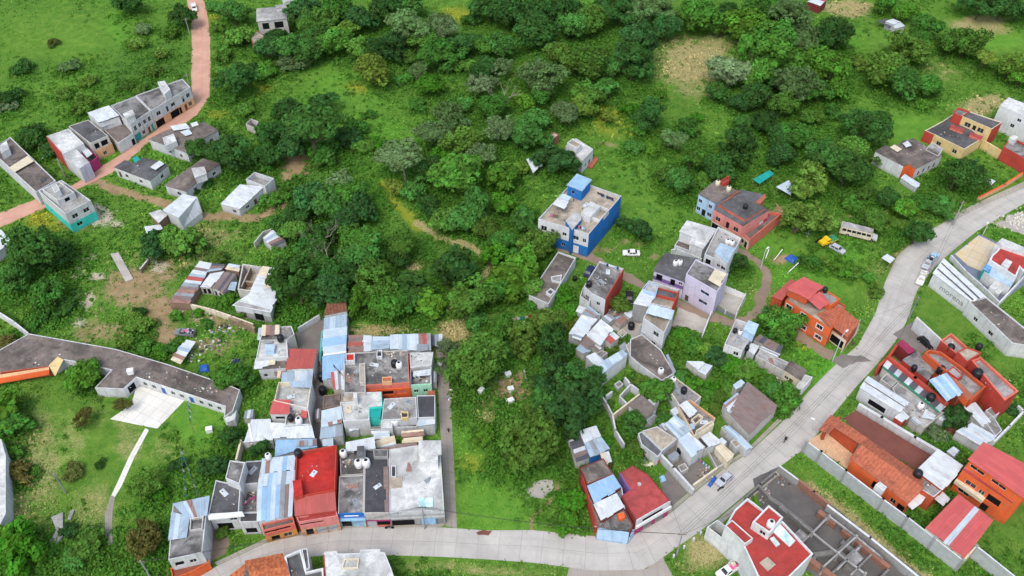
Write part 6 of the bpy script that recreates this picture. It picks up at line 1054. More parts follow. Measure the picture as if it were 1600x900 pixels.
# ================================================================== people
def person(loc, rz, label, joints, top, low, hair='p_black', name='person'):
    """one skinned body: joints = {name: (pos, radius)}, drawn along BONES"""
    BONES = [('pelvis','chest'),('chest','neck'),('neck','head'),('head','crown'),('chest','shl'),('shl','ell'),('ell','hal'),('chest','shr'),('shr','elr'),('elr','har'),('pelvis','hil'),('hil','knl'),('knl','anl'),('anl','tol'),('pelvis','hir'),('hir','knr'),('knr','anr'),('anr','tor')]
    names = list(joints); bm = bmesh.new(); V = {k: bm.verts.new(joints[k][0]) for k in names}
    for a, b in BONES: bm.edges.new((V[a], V[b]))
    me = bpy.data.meshes.new('body'); bm.to_mesh(me); bm.free(); o = bpy.data.objects.new(name, me); COL.objects.link(o)
    sk = o.modifiers.new('skin', 'SKIN'); 
    for i, k in enumerate(names): r = joints[k][1]; me.skin_vertices[0].data[i].radius = (r, r); me.skin_vertices[0].data[i].use_root = (k == 'pelvis')
    o.modifiers.new('smooth', 'SUBSURF').levels = 1; o.modifiers['smooth'].render_levels = 1
    dg = bpy.context.evaluated_depsgraph_get(); em = bpy.data.meshes.new_from_object(o.evaluated_get(dg)); o.modifiers.clear(); o.data = em
    pz = joints['pelvis'][0][2]; nz = joints['neck'][0][2]; hz = joints['head'][0][2]
    em.materials.clear()
    for m in (top, low, 'skin', hair, 'p_black'): em.materials.append(M(m))
    hands = [Vector(joints[k][0]) for k in ('hal','har')]; fore = [Vector(joints[k][0]) for k in ('ell','elr')]; ank = [Vector(joints[k][0]) for k in ('anl','anr')]; legs = [Vector(joints[k][0]) for k in ('knl','knr','hil','hir')]
    for p in em.polygons:
        c = p.center; p.use_smooth = True
        near = lambda L, r: any((c-q).length < r for q in L)
        if c.z > hz+.02 and (c - Vector(joints['head'][0])).length < .25: p.material_index = 3
        elif c.z > nz-.02 and (c-Vector(joints['head'][0])).length < .3: p.material_index = 2
        elif near(hands, .16): p.material_index = 2
        elif near(ank, .13): p.material_index = 4
        elif c.z < pz+.05 or near(legs, .16): p.material_index = 1
        else: p.material_index = 0
    # head: eyes, nose and ears as parts of the same body mesh would be under a pixel here; hair cap is the crown
    o.location = loc; o.rotation_euler = (0,0,rz); tag(o, label, 'person'); return o
def stand(step=.18, arm=.1):
    return {'pelvis':((0,0,.95),.15),'chest':((0.02,0,1.3),.17),'neck':((.02,0,1.5),.07),'head':((.05,0,1.62),.1),'crown':((.04,0,1.74),.08),'shl':((0,.2,1.42),.08),'ell':((-.05-arm,.26,1.13),.055),'hal':((.06-arm,.28,.88),.045),'shr':((0,-.2,1.42),.08),'elr':((arm,-.26,1.13),.055),'har':((.14+arm,-.27,.9),.045),
            'hil':((0,.1,.88),.11),'knl':((step*.7,.1,.5),.075),'anl':((step,.1,.08),.05),'tol':((step+.18,.1,.04),.04),'hir':((0,-.1,.88),.11),'knr':((-step*.2,-.1,.5),.075),'anr':((-step,-.1,.1),.05),'tor':((-step+.17,-.1,.04),.04)}
ride = {'pelvis':((-.3,0,.95),.16),'chest':((-.12,0,1.32),.18),'neck':((-.05,0,1.5),.07),'head':((.0,0,1.62),.12),'crown':((0,0,1.74),.11),'shl':((-.1,.2,1.42),.08),'ell':((.12,.32,1.2),.055),'hal':((.36,.33,1.05),.045),'shr':((-.1,-.2,1.42),.08),'elr':((.12,-.32,1.2),.055),'har':((.36,-.33,1.05),.045),
        'hil':((-.28,.14,.92),.11),'knl':((.12,.26,.72),.08),'anl':((-.02,.22,.32),.05),'tol':((.16,.22,.28),.04),'hir':((-.28,-.14,.92),.11),'knr':((.12,-.26,.72),.08),'anr':((-.02,-.22,.32),.05),'tor':((.16,-.22,.28),.04)}
person(mc.location, mc.rotation_euler.z, 'person in black clothes and white helmet riding the motorcycle on the main road', ride, 'p_black', 'p_navy', 'p_white')
person(G(1331,541), 2.2, 'person in purple clothes walking on the road by the orange house', stand(), 'w_purple', 'p_navy')
person(G(683,602), -1.6, 'person in dark clothes standing in the alley by the laundry terraces', stand(.1), 'p_navy', 'p_black'); person(G(701,676), 1.4, 'person in black at the right edge of the concrete alley', stand(.15), 'p_black', 'p_black')
person(G(726,392.5), -.6, 'person in blue and white working in the dry clearing', stand(.2,.25), 'p_lblue', 'p_navy'); person(G(603,818), -1.2, 'person in pink standing outside the magenta shop front', stand(.1), 'p_pink', 'p_white')
# ================================================================== poles and wires
def lamp_post(base, h, label, arm=(-1.2,.6), head='p_white', pole='w_pale', name='street_lamp'):
    b = G(*base); root = empty(name, b, label, 'street lamp'); mb = MB(); mb.tube([b, b+Vector((0,0,h))], [.13,.09], pole, 8); mb.build('pole', root, b)
    a = Vector((arm[0], arm[1], 0)); mb = MB(); mb.tube([b+Vector((0,0,h-.2)), b+a*.6+Vector((0,0,h+.25)), b+a+Vector((0,0,h+.3))], .05, pole, 6); mb.build('arm', root, b)
    mb = MB(); c = b+a*1.15+Vector((0,0,h+.28)); mb.box(c, (.8,.4,.18), head, math.atan2(arm[1], arm[0])); mb.build('lamp_head', root, b); return b+Vector((0,0,h))
def power_pole(base, h, label):
    b = G(*base); root = empty('utility_pole', b, label, 'utility pole'); mb = MB(); mb.tube([b, b+Vector((0,0,h))], [.17,.12], 'w_grey', 8); mb.build('pole', root, b)
    mb = MB(); mb.box(b+Vector((0,0,h-.5)), (1.6,.12,.12), 'wood'); mb.build('crossarm', root, b)
    for x in (-.7,0,.7): mb = MB(); mb.lathe(b+Vector((x,0,h-.44)), [(.05,0),(.08,.1),(.04,.2)], 'p_brown', 8); mb.build('insulator', root, b)
    return b+Vector((0,0,h-.3))
lamp_post((1300,566), 9.5, 'tall white street lamp at the lane mouth below the orange house', (1.0,.9)); lamp_post((1209,479), 4.6, 'white street lamp at the upper left corner of the orange house', (.5,.2)); lamp_post((1188,421), 6.6, 'white street lamp on the lane bend below the salmon house', (.6,.6)); lamp_post((1535,368), 3.4, 'white lamp post in the paved yard of the modern house', (.3,.8)); lamp_post((1270,672), 3.2, 'short pale lamp beside the villa gate on the road', (-.6,.4))
P1 = power_pole((664,826), 8.5, 'utility pole in front of the white hall'); P2 = power_pole((1057,868), 8.5, 'leaning-looking dark utility pole at the road fork'); P3 = power_pole((1419,500), 8.0, 'utility pole at the upper end of the tall white wall'); P4 = power_pole((1488,352), 8.5, 'utility pole beside the main road above the modern house'); P5 = power_pole((241,912), 9.0, 'utility pole at the lower left street corner')
P6 = power_pole((297,55), 6.5, 'slim pole beside the pink road below the white pickup'); P7 = power_pole((103,279), 7.0, 'slim pole left of the turquoise house'); P8 = power_pole((104,771), 7.5, 'bare dark pole in the left meadow'); P9 = power_pole((300,146), 7.0, 'slim pole at the bend of the pink road row')
def wire(a, b, label, dx=0.0, sag=1.2, grp='overhead wires'):
    mid = [a.lerp(b, t) + Vector((dx, 0, -sag*4*t*(1-t))) for t in [i/14 for i in range(15)]]; mb = MB(); mb.tube(mid, .022, 'p_black', 4); tag(mb.build('power_cable'), label, 'cable', grp)
for i, dx in enumerate((-.7, 0, .7)): wire(P1, P2, 'thin dark cable over the grass verge between the two street poles', dx, 1.6, 'cables between the two street poles'); wire(P5, P1, 'thin dark cable along the lower street front', dx, 1.4, 'cables along the lower street'); wire(P2, P3, 'thin dark cable along the main road to the white wall', dx, 2.2, 'cables along the main road')
for i, dx in enumerate((-.4, .4)): wire(P3, P4, 'thin cable along the upper main road', dx, 1.6, 'cables along the upper main road')
for (x0,y0,z0),(x1,y1,z1) in (((664,826,8.2),(590,800,5.4)),((664,826,8.2),(690,798,5.3)),((1057,868,8.2),(1048,783,5.5)),((1057,868,8.2),(1150,797,8.2)),((1419,500,7.6),(1402,538,4)),((1419,500,7.6),(1330,505,5)),((1188,421,6.4),(1160,372,4.2)),((1188,421,6.4),(1137,413,8)),((1300,566,9.2),(1300,515,6.4)),((103,279,6.6),(116,288,6.8)),((300,146,6.6),(290,130,6.6))): wire(G(x0,y0)+Vector((0,0,z0)), G(x1,y1,z1), 'thin service cable from a pole to a roof', 0, .5, 'service cables from poles to roofs')
# ================================================================== laundry, tarpaulins, small things
def clothesline(a, b, z, label, n=6, cols=('p_white','p_navy','p_red','p_lblue','p_pink','p_black')):
    A, B = G(*a, z), G(*b, z); root = empty('clothesline', A, label, 'clothesline'); up = Vector((0,0,1.5))
    for p in (A, B): mb = MB(); mb.tube([p, p+up], .04, 'p_grey', 5); mb.build('post', root, A)
    mb = MB(); mb.tube([A+up, (A+B)/2+up*.92, B+up], .015, 'p_grey', 4); mb.build('line', root, A); rr = random.Random(int(a[0]*7+a[1])); d = (B-A).normalized()
    for i in range(n):
        t = (i+.5)/n; c = A.lerp(B, t)+up*.93; wd = min((B-A).length/n*.8, rr.uniform(.6,1.1)); hg = rr.uniform(.6,1.1); q = [c-d*wd/2, c+d*wd/2, c+d*wd*.48-Vector((0,0,hg))+Vector((.1,.05,0)), c-d*wd*.5-Vector((0,0,hg*.95))]
        mb = MB(); mb.prism  # garment panel with a little thickness
        nn = Vector((-d.y, d.x, 0))*.02; mb.face([p+nn for p in q], cols[rr.randrange(len(cols))]); m = mb.mats[0]; mb.face([p-nn for p in q[::-1]], m); mb.build('garment', root, A)
for a in (((933,306),(958,316),7.2,'clothesline with dark blue laundry on the blue house roof',9,('p_navy','p_black','p_navy','p_lblue')),((860,340),(872,343),7.2,'clothesline with red and white laundry on the blue house roof',4,('p_red','p_white','p_green','p_pink')),((897,357),(914,362),7.2,'clothesline with laundry over the blue house front balcony',6,('p_lblue','p_white','p_pink','p_navy')),((944,417),(966,424),6.5,'clothesline with blue jeans on the stained roof with red wall',7,('p_lblue','p_white','p_navy','p_black')),
 ((378,794),(400,780),2.6,'clothesline with pink and blue clothes beside the blue sheet house',8,('p_pink','p_lblue','p_pink','p_white','p_grey')),((540,705),(556,712),4.0,'clothesline with white and blue laundry behind the grey shop',7,('p_white','p_lblue','p_navy','p_white')),((644,594),(668,590),4.0,'clothesline with dark laundry on the alley terrace',8,('p_navy','p_black','p_cream','p_grey')),((1090,722),(1108,735),.1,'clothesline with bright washing behind the low beige wall',8,('p_pink','p_white','p_teal','p_blue','p_grey')),
 ((800,503),(832,498),.1,'clothesline with cream, white and red cloths in the grass clearing',5,('p_cream','p_white','p_red','p_teal')),((392,315),(414,305),.1,'clothesline with clothes along the white laundry house',7,('p_cream','p_lblue','p_red','p_navy','p_white')),((522,575),(537,592),5.8,'clothesline of dark clothes on the stained concrete roof wing',6,('p_navy','p_grey','p_black')),((1185,354),(1200,345),2.9,'clothesline with pink washing on the salmon house terrace',5,('p_pink','p_white','p_red'))): clothesline(*a)
def tarp(pts, z, mat, label, cat='tarpaulin', name='tarpaulin'):
    P = [G(x, y, z) for x, y in pts]; P = P if area2(P) > 0 else P[::-1]; c = sum(P, Vector())/len(P); n = 8; A, B, C, D = P[:4]; mb = MB(); rr = random.Random(int(pts[0][0])); hh = [[z*rr.uniform(.7,1.25) for _ in range(n+1)] for _ in range(n+1)]
    f = lambda u, v, i, j: Vector((*(A.lerp(B, u).lerp(D.lerp(C, u), v)).xy, .05 if i in (0,n) or j in (0,n) else hh[i][j]))
    for i in range(n):
        for j in range(n): mb.face((f(i/n,j/n,i,j), f((i+1)/n,j/n,i+1,j), f((i+1)/n,(j+1)/n,i+1,j+1), f(i/n,(j+1)/n,i,j+1)), mat)
    tag(mb.build(name, smooth=True), label, cat)
tarp([(1106,754),(1118,741),(1121,744),(1111,758)], 1.0, 'p_blue', 'blue tarpaulin behind the silver hatchback'); tarp([(1226,400),(1236,396),(1249,402),(1240,409)], .9, 'p_blue', 'blue tarpaulin on the grass below the salmon house'); tarp([(310,570),(325,567),(326,578),(311,579)], .8, 'p_blue', 'blue tarpaulin in the scrap yard'); tarp([(362,562),(374,558),(380,568),(368,572)], .8, 'p_navy', 'white and navy tarpaulin at the right of the scrap yard'); tarp([(166,600),(182,597),(186,610),(172,616)], 1.2, 'p_lblue', 'pale blue crumpled sheet at the courtyard corner'); tarp([(1030,743),(1038,740),(1042,749),(1033,752)], .6, 'p_lblue', 'pale glass table lying by the gravel lot'); tarp([(1006,722),(1022,720),(1024,725),(1008,728)], .5, 'p_cream', 'yellow-green board lying in the scrap corner'); tarp([(1036,500) if 0 else (960,495),(972,491),(978,499),(966,504)], .7, 'p_lblue', 'blue plastic sheet in the junk yard')
def slab(pts, h, mat, label, name='board', cat='board'):
    P = [G(x, y, h) for x, y in pts]; P = P if area2(P) > 0 else P[::-1]; mb = MB(); mb.prism([(p.x, p.y) for p in P], .0, h, mat); tag(mb.build(name), label, cat)
slab([(172,396),(185,394),(208,435),(196,440)], .35, 'paleyard', 'pale concrete ramp slab in the brown clearing', 'ramp', 'ramp'); slab([(80,808),(98,800),(98,838),(88,850),(78,846),(88,828)], .6, 'r_lite', 'crumbling white concrete base in the left meadow', 'foundation', 'foundation'); slab([(110,798),(117,795),(110,812),(105,812)], .4, 'r_lite', 'short pale slab beside the crumbling base', 'slab', 'slab'); slab([(788,620),(790,621),(797,635),(795,635)], .2, 'p_white', 'white plank leaning in the shady dirt yard'); slab([(817,575),(819,574),(826,604),(824,604)], .3, 'p_silver', 'long pale plank in the shady dirt yard')
wallrun('low_wall', 'purple-stained low wall with flowers in the brown clearing', 'wall', [(219,420),(232,404),(241,398)], 1.5, 'w_brownw', .4, cap='w_pale')
for (x, y), lb in (((794,588),'white crate at the left of the shady dirt yard'),((798,611),'white crate in the middle of the shady dirt yard'),((798,629),'white crate nearest the lower plank'),((752,613),'pale cube box under the big olive tree'),((688,572),'silver box at the top of the alley'),((328,674),'small white box on the courtyard lawn'),((205,583),'white box on the L-shaped roof')):
    mb = MB(); g = G(x, y, 4.05 if 'roof' in lb else 0); mb.box((0,0,.55), (1.3,1.0,1.1), 'p_white' if 'silver' not in lb else 'p_silver'); mb.box((0,0,1.13), (1.4,1.1,.08), 'p_white'); o = mb.build('crate'); o.location = g; o.rotation_euler = (0,0,random.uniform(0,1.5)); tag(o, lb, 'crate')
def pennants():
    for a, b, lb in (((281,700),(290,785),'string of green and white pennants over the lower lawn'),((281,700),(310,778),'string of white pennants reaching the blue sheet roof'),((293,627),(295,655),'string with a white flag by the courtyard edge')):
        A, B = G(*a, 6), G(*b, 5); root = empty('pennant_string', A, lb, 'pennants'); mb = MB(); mb.tube([A, (A+B)/2-Vector((0,0,.6)), B], .02, 'p_grey', 4); mb.build('cord', root, A); n = 9
        for i in range(n):
            p = A.lerp(B, (i+.5)/n)-Vector((0,0,.5)); d = (B-A).normalized()*.4; mb = MB(); m = ('p_white','p_teal','p_green')[i % 3]; nn = Vector((0,0,-.75)); mb.face([p-d, p+d, p+nn+Vector((.3,0,0))], m); mb.face([p+d+Vector((0,.01,0)), p-d+Vector((0,.01,0)), p+nn+Vector((.3,.01,0))], m); mb.build('pennant', root, A)
        for q in (A, B): mb = MB(); mb.tube([Vector((q.x,q.y,0)), q], .05, 'wood', 5); mb.build('post', root, A)
pennants()
def loose(L, lb, grp):
    rr = random.Random(len(L)+int(L[0][0]))
    for x, y, z, w_, h_, m in L:
        mb = MB(); a = rr.uniform(0, 3.1); mb.box((0,0,.04), (w_, h_, .05), m); mb.box((w_*.2,h_*.1,.12), (.3,.22,.14), 'w_block'); o = mb.build('roof_sheet'); o.location = G(x, y, z); o.rotation_euler = (rr.gauss(0,.05), rr.gauss(0,.05), a); tag(o, lb, 'roof sheet', grp)
loose([(560,578,5.85,2.5,1.2,'s_grey'),(585,570,5.85,2,1,'s_pale'),(545,592,5.85,2.2,1,'s_rust'),(612,634,5.0,2,1,'s_pale'),(640,628,5.0,1.6,1,'s_grey'),(545,640,5.1,2,1.2,'s_cream'),(550,760,5.0,2.4,1,'s_rust'),(556,785,5.0,1.8,1,'s_grey'),(590,760,5.2,1.6,.9,'s_pale'),(640,730,5.15,2.2,1.1,'s_rust'),(670,750,5.15,1.8,1,'s_grey'),(350,770,5.9,2,1,'s_pale'),(395,735,5.3,2,1,'s_grey'),(455,620,5.3,1.8,1,'s_pale'),(490,740,6.15,1.5,1,'s_pale')], 'loose metal sheet held down by a block on a flat roof of the street block', 'loose sheets on the street block roofs')
loose([(940,440,6.6,2,1,'s_grey'),(950,425,6.6,1.6,1,'s_pale'),(1030,465,5.7,2,1,'s_rust'),(1060,610,3.75,2,1,'s_grey'),(1075,640,4.0,2.2,1,'s_rust'),(1100,660,4.0,1.8,1,'s_pale'),(1015,555,2.95,2,1,'s_grey'),(1035,575,2.95,2.2,1.2,'s_pale'),(1155,530,4.75,2,1,'s_grey'),(1205,565,2.7,2,1,'s_rust'),(915,320,7.35,2,1,'s_pale'),(900,335,7.35,1.8,1,'s_grey'),(1470,585,4.2,2,1,'s_pale'),(1440,575,4.1,2,1,'s_grey'),(1530,600,5.3,1.8,1,'s_rust'),(1560,595,6.6,2,1,'s_pale')], 'loose metal sheet held down by a block on a flat roof of the lane quarter', 'loose sheets on the lane quarter roofs')
for (a, b, lb) in (((1196,404),(1200,395),'short white post pair left of the blue tarpaulin'),((1209,407),(1221,395),'leaning white beam near the blue tarpaulin'),((1230,427),(1246,416),'white pipe lying below the blue tarpaulin')):
    mb = MB(); mb.tube([G(*a), G(*a)+ (G(*b)-G(*a)) + Vector((0,0,1.2))], .12, 'p_white', 6); tag(mb.build('beam'), lb, 'beam')
def posts():
    for i, (x, y) in enumerate(((1052,872),(1068,858),(1083,846),(1094,836))):
        mb = MB(); g = G(x, y); mb.box((0,0,.6), (.3,.3,1.2), 'w_white', .4); mb.box((0,0,1.22), (.36,.36,.1), 'w_white', .4); o = mb.build('marker_post'); o.location = g; tag(o, 'white marker post on the grass verge by the road fork', 'post', 'white marker posts on the verge')
posts()
# debris: uncountable scrap, one object
def colour_mesh(name, V, F, C, mat, attr, label=None, kind='stuff'):
    me = bpy.data.meshes.new(name); me.vertices.add(len(V)); me.vertices.foreach_set('co', np.ascontiguousarray(V, dtype=np.float32).ravel())
    k = F.shape[1]; me.loops.add(F.size); me.loops.foreach_set('vertex_index', F.ravel().astype(np.int32)); me.polygons.add(len(F)); me.polygons.foreach_set('loop_start', np.arange(0, F.size, k, dtype=np.int32))
    at = me.attributes.new(attr, 'FLOAT_COLOR', 'FACE'); at.data.foreach_set('color', np.ascontiguousarray(C, dtype=np.float32).ravel()); me.update(calc_edges=True); me.materials.append(M(mat)); o = bpy.data.objects.new(name, me); COL.objects.link(o); return tag(o, label, None, None, kind)
def debris():
    V = []; F = []; C = []; pal = [S(*c) for c in ((215,212,205),(190,186,178),(150,110,100),(120,140,165),(120,98,80),(150,150,150),(180,168,144),(60,60,62),(120,128,118),(96,84,70),(160,150,136))]
    spots = [(330,540,24,14,150,.5),(352,515,26,8,120,.5),(300,555,10,12,60,.4),(370,560,10,8,30,.5),(960,490,26,10,170,.5),(990,500,14,12,70,.4),(1010,720,14,10,90,.5),(705,615,10,16,90,.35),(685,545,8,16,40,.3),(515,625,10,6,70,.4),(235,405,10,8,60,.4),(125,470,22,30,70,.35),(150,335,30,18,90,.3),(1595,345,25,14,160,.6),(1100,745,12,14,60,.4),(1220,748,14,8,40,.4),(1195,770,10,10,60,.5),(655,520,6,6,40,.4),(610,575,18,9,0,.3),(505,600,6,30,50,.3),(1190,350,10,6,0,.3),(1465,645,14,6,50,.4),(1145,515,8,6,20,.3),(780,600,40,20,40,.3),(320,490,30,8,60,.5),(840,505,20,6,14,.5),(1260,365,10,6,20,.4),(1290,378,10,8,30,.4),(1118,372,6,4,0,.3),(430,690,8,6,0,.3),(1120,560,30,20,12,.4)]
    spots = [(*q, 0) for q in spots] + [(600,575,24,14,26,.3,5.8),(615,556,14,6,20,.4,5.8),(552,585,10,14,16,.3,5.8),(425,520,14,6,16,.4,5.1),(425,545,16,8,8,.3,4.8),(650,745,30,30,14,.22,5.05),(550,775,14,20,14,.25,4.9),(588,750,12,30,12,.22,5.1),(545,722,10,10,22,.35,4.1),(350,780,16,14,8,.25,5.8),(390,780,10,16,30,.35,2.6),(492,735,20,16,8,.25,6.1),(660,588,8,8,26,.4,4.0),(625,640,16,10,16,.3,4.95),(632,660,12,4,16,.3,2.7),(560,640,14,10,12,.25,5.0),(650,562,10,8,8,.25,5.3),(940,440,18,14,22,.3,6.55),(905,320,30,16,26,.28,7.3),(870,335,12,8,12,.25,7.3),(1130,372,14,8,14,.25,6.9),(1030,495,10,6,10,.25,6.3),(1080,655,14,10,22,.3,4.0),(1065,610,12,12,12,.25,3.7),(1500,595,16,10,22,.3,5.2),(1490,537,10,5,12,.3,4.8),(1560,598,20,14,18,.3,6.6),(1440,640,16,10,30,.35,3.05),(1440,570,14,8,10,.3,4.1),(250,590,60,10,24,.3,3.95),(60,560,30,12,12,.25,3.95),(320,610,30,8,16,.3,3.95),(35,255,24,16,14,.3,4.2),(110,312,14,8,10,.25,6.0),(260,150,24,8,14,.3,6.3),(200,180,14,8,8,.3,6.2),(150,205,14,6,8,.3,5.7),(300,205,20,6,26,.3,3.6),(220,262,16,6,8,.25,3.4),(1025,560,14,14,14,.3,2.95),(1150,530,10,8,10,.25,4.7),(1448,752,10,6,16,.3,4.7),(1480,210,24,10,10,.3,3.5),(1430,240,16,8,16,.35,3.85),(1560,495,20,20,10,.3,4.2),(455,895,10,6,6,.25,4.5),(425,570,16,5,10,.3,3.7),(935,820,10,6,10,.3,3.8),(460,612,10,6,6,.2,5.2),(465,650,8,6,20,.35,4.5)]
    for cx, cy, rx, ry, n, s, zz0 in spots:
        for _ in range(int(n*.5) if not zz0 else n):
            x, y = random.gauss(cx, rx*.55), random.gauss(cy, ry*.55); g = G(x, y, zz0); sx, sy, sz = [s*random.uniform(.3,1.4) for _ in range(3)]; sz *= .5
            R = Matrix.Rotation(random.uniform(0,6), 3, 'Z') @ Matrix.Rotation(random.gauss(0,.3), 3, 'X'); b = len(V)
            for zz in (-.3, 1):
                for a_, b_ in ((-1,-1),(1,-1),(1,1),(-1,1)): V.append(g + R @ Vector((a_*sx/2, b_*sy/2, zz*sz)))
            c = random.choice(pal) if cx < 1590 else S(196,190,178)
            for q in ((4,5,6,7),(0,1,5,4),(1,2,6,5),(2,3,7,6),(3,0,4,7)): F.append([b+i for i in q]); C.append(c)
    colour_mesh('debris', np.array([tuple(v) for v in V]), np.array(F), np.array(C), 'scrap', 'tint', 'scattered scrap, boards and rubble in the yards')
debris()
# ================================================================== the ground sheet
def fbm(x, y, seed=0, octs=5, base=1/60):
    """value noise on numpy arrays"""
    r = np.random.default_rng(seed); tot = np.zeros_like(x); amp = 1; s = 0
    for o in range(octs):
        T = r.random((64, 64)); u = x*base*2**o + 17.3*o; v = y*base*2**o + 9.1*o; i = np.floor(u).astype(int); j = np.floor(v).astype(int); fu = u-i; fv = v-j; fu = fu*fu*(3-2*fu); fv = fv*fv*(3-2*fv)
        a = T[i % 64, j % 64]; b = T[(i+1) % 64, j % 64]; c = T[i % 64, (j+1) % 64]; d = T[(i+1) % 64, (j+1) % 64]
        tot += amp*((a*(1-fu)+b*fu)*(1-fv)+(c*(1-fu)+d*fu)*fv); s += amp; amp *= .55
    return tot/s
# painted cover types: name -> list of (photo x, y, rx, ry, strength) or (polyline, half width px, strength)
COVER = {
 'dirt': [([(140,286),(200,303),(270,325),(345,346)],9,1),([(345,340),(400,345),(440,322),(428,300)],13,.9),(215,445,55,35,.75),(245,482,40,32,.75),(262,420,30,20,.7),(140,520,30,22,.6),(170,520,40,16,.6),(330,535,60,16,.55),(255,520,22,26,.8),(330,500,40,7,.7),(120,345,28,14,.75),(200,400,50,30,.35),(165,470,50,30,.35),
          (800,598,40,24,.85),(775,612,40,16,.5),([(858,645),(868,700),(874,745),(860,775)],4,.8),([(874,760),(850,785),(828,800),(825,826)],4,.8),(1050,402,10,7,.8),(1025,404,9,5,.8),(972,377,12,6,.6),(1000,382,14,6,.6),(940,392,25,8,.5),([(1400,410),(1380,470),(1370,505)],7,.7),([(1490,332),(1420,375),(1400,400)],5,.7),(1330,345,40,8,.35),(1215,330,16,18,.9),(1222,408,14,8,.9),(1560,150,35,20,.3),(950,228,14,6,.6),(460,258,26,22,1),(1240,245,10,8,.3),(705,610,14,20,.6),(1150,515,20,8,.4),(480,545,20,12,.3)],
 'pale': [(150,335,28,16,.85),(135,470,20,16,.8),(130,400,20,12,.6),(115,420,14,16,.6),(150,430,18,8,.7),(125,505,12,14,.6),(180,345,14,10,.6),(255,415,20,12,.6),(840,768,26,10,.5),(1560,345,20,10,.5)],
 'straw': [(1080,95,62,42,.8),(1120,75,35,25,.7),(1090,140,40,24,.5),([(652,352),(690,374),(735,388),(766,412),(755,440)],9,1),(640,412,18,8,.8),(590,515,50,13,.8),(700,470,12,22,.7),(708,512,30,18,.9),(700,545,22,10,.7),(1320,14,42,14,1),(1525,40,48,15,.75),(1545,50,30,12,.7),(1535,165,40,16,.8),(1470,110,40,20,.4),(1100,865,34,26,.9),(1075,885,20,12,.5),([(1262,755),(1300,790),(1350,830),(1400,865),(1450,905)],15,.9),(740,888,120,10,.5),(630,890,30,12,.4),(60,720,40,90,.55),(200,690,30,30,.5),(150,800,40,60,.5),(110,690,24,40,.45),(250,700,26,22,.4),(180,660,20,14,.4),(30,800,16,60,.5),(130,655,50,30,.3),(310,405,60,16,.5),(330,372,50,16,.5),(1180,360,10,6,.2),(1370,440,30,40,.3),(1400,345,50,14,.3),(1310,180,30,12,.15),(700,185,12,4,.7),(760,640,14,30,.5),(775,560,12,16,.3),(120,640,30,20,.3),(1190,455,20,14,.5)],
 'gold': [(75,345,38,14,.8),(100,335,26,10,.5),([(590,290),(612,318),(640,348),(655,362)],9,.9),(720,22,34,14,.8),(690,35,20,8,.5),(410,142,16,8,.7),(335,178,20,8,.5),(560,135,20,8,.8),(955,190,34,26,.6),(990,205,18,10,.5),(735,730,26,18,.5),(700,750,20,14,.4),(332,28,8,14,.6),(1248,545,12,8,.9),(810,110,10,30,.3)],
 'lush': [(150,50,70,40,.3),(140,130,60,30,.35),(190,45,26,40,.5),(540,160,70,60,.55),(490,105,35,14,.7),(590,205,40,30,.5),(620,285,50,30,.5),(560,260,30,20,.4),(770,790,60,50,.9),(730,710,34,40,.6),(305,650,45,40,1),(90,690,60,60,.5),(220,700,40,40,.4),(1420,205,70,26,.75),(1560,70,40,12,.9),(1400,55,50,26,.5),(1290,580,40,30,.8),(1320,400,40,30,.5),(1250,560,25,20,.6),(1150,500,14,10,.3),(700,20,40,14,.4),(920,10,40,10,.6),(1330,60,40,20,.5),(40,240,40,40,.3),(150,245,30,26,.5),(270,235,26,14,.8),(380,300,30,22,.6),(990,330,60,60,.3),(1200,385,50,20,.6),(860,700,26,60,.5),(565,505,20,14,.8),(1230,440,30,20,.5),(1300,440,40,30,.5),(540,290,40,40,.3),(1180,180,30,20,.3)],
 'lawn': [(170,720,110,110,1),(300,655,60,45,1),(90,640,70,50,.9),(110,50,90,45,.7),(40,60,40,50,.7),(1420,205,80,28,1),(1400,58,60,24,1),(1560,72,50,16,1),(1525,42,60,18,1),(1480,40,50,14,.8),(1480,490,60,50,1),(1440,455,24,40,.8),(1590,790,60,90,1),(1580,560,40,30,1),(1330,440,50,30,.7),(765,790,80,50,1),(735,720,40,50,.8),(860,800,40,40,.6),(1250,740,30,16,1),(740,888,140,12,1),(1100,865,40,30,1),(540,165,60,50,.7),(490,110,36,16,.8),(620,290,40,20,.6),(1000,330,50,40,.6),([(590,285),(612,318),(642,350),(690,376),(740,390),(768,415),(755,440)],10,1),(1230,385,40,24,.8)],
 'deep': [(1480,490,70,60,.45),(1590,800,60,90,.65),(1500,550,60,30,.5),(1590,560,40,40,.4),(1240,735,30,14,.5),(1300,800,30,20,.4),(60,250,60,60,.3),(230,120,80,60,.8),(60,110,60,30,.5),(260,50,30,40,.6),(760,650,40,60,.4),(900,760,26,40,.4),(700,400,100,90,.5),(600,420,160,80,.6),(900,90,200,80,.5),(600,60,200,60,.5),(1280,180,120,80,.4),(460,210,80,60,.5),(740,250,90,50,.4),(480,340,80,70,.5)],
}
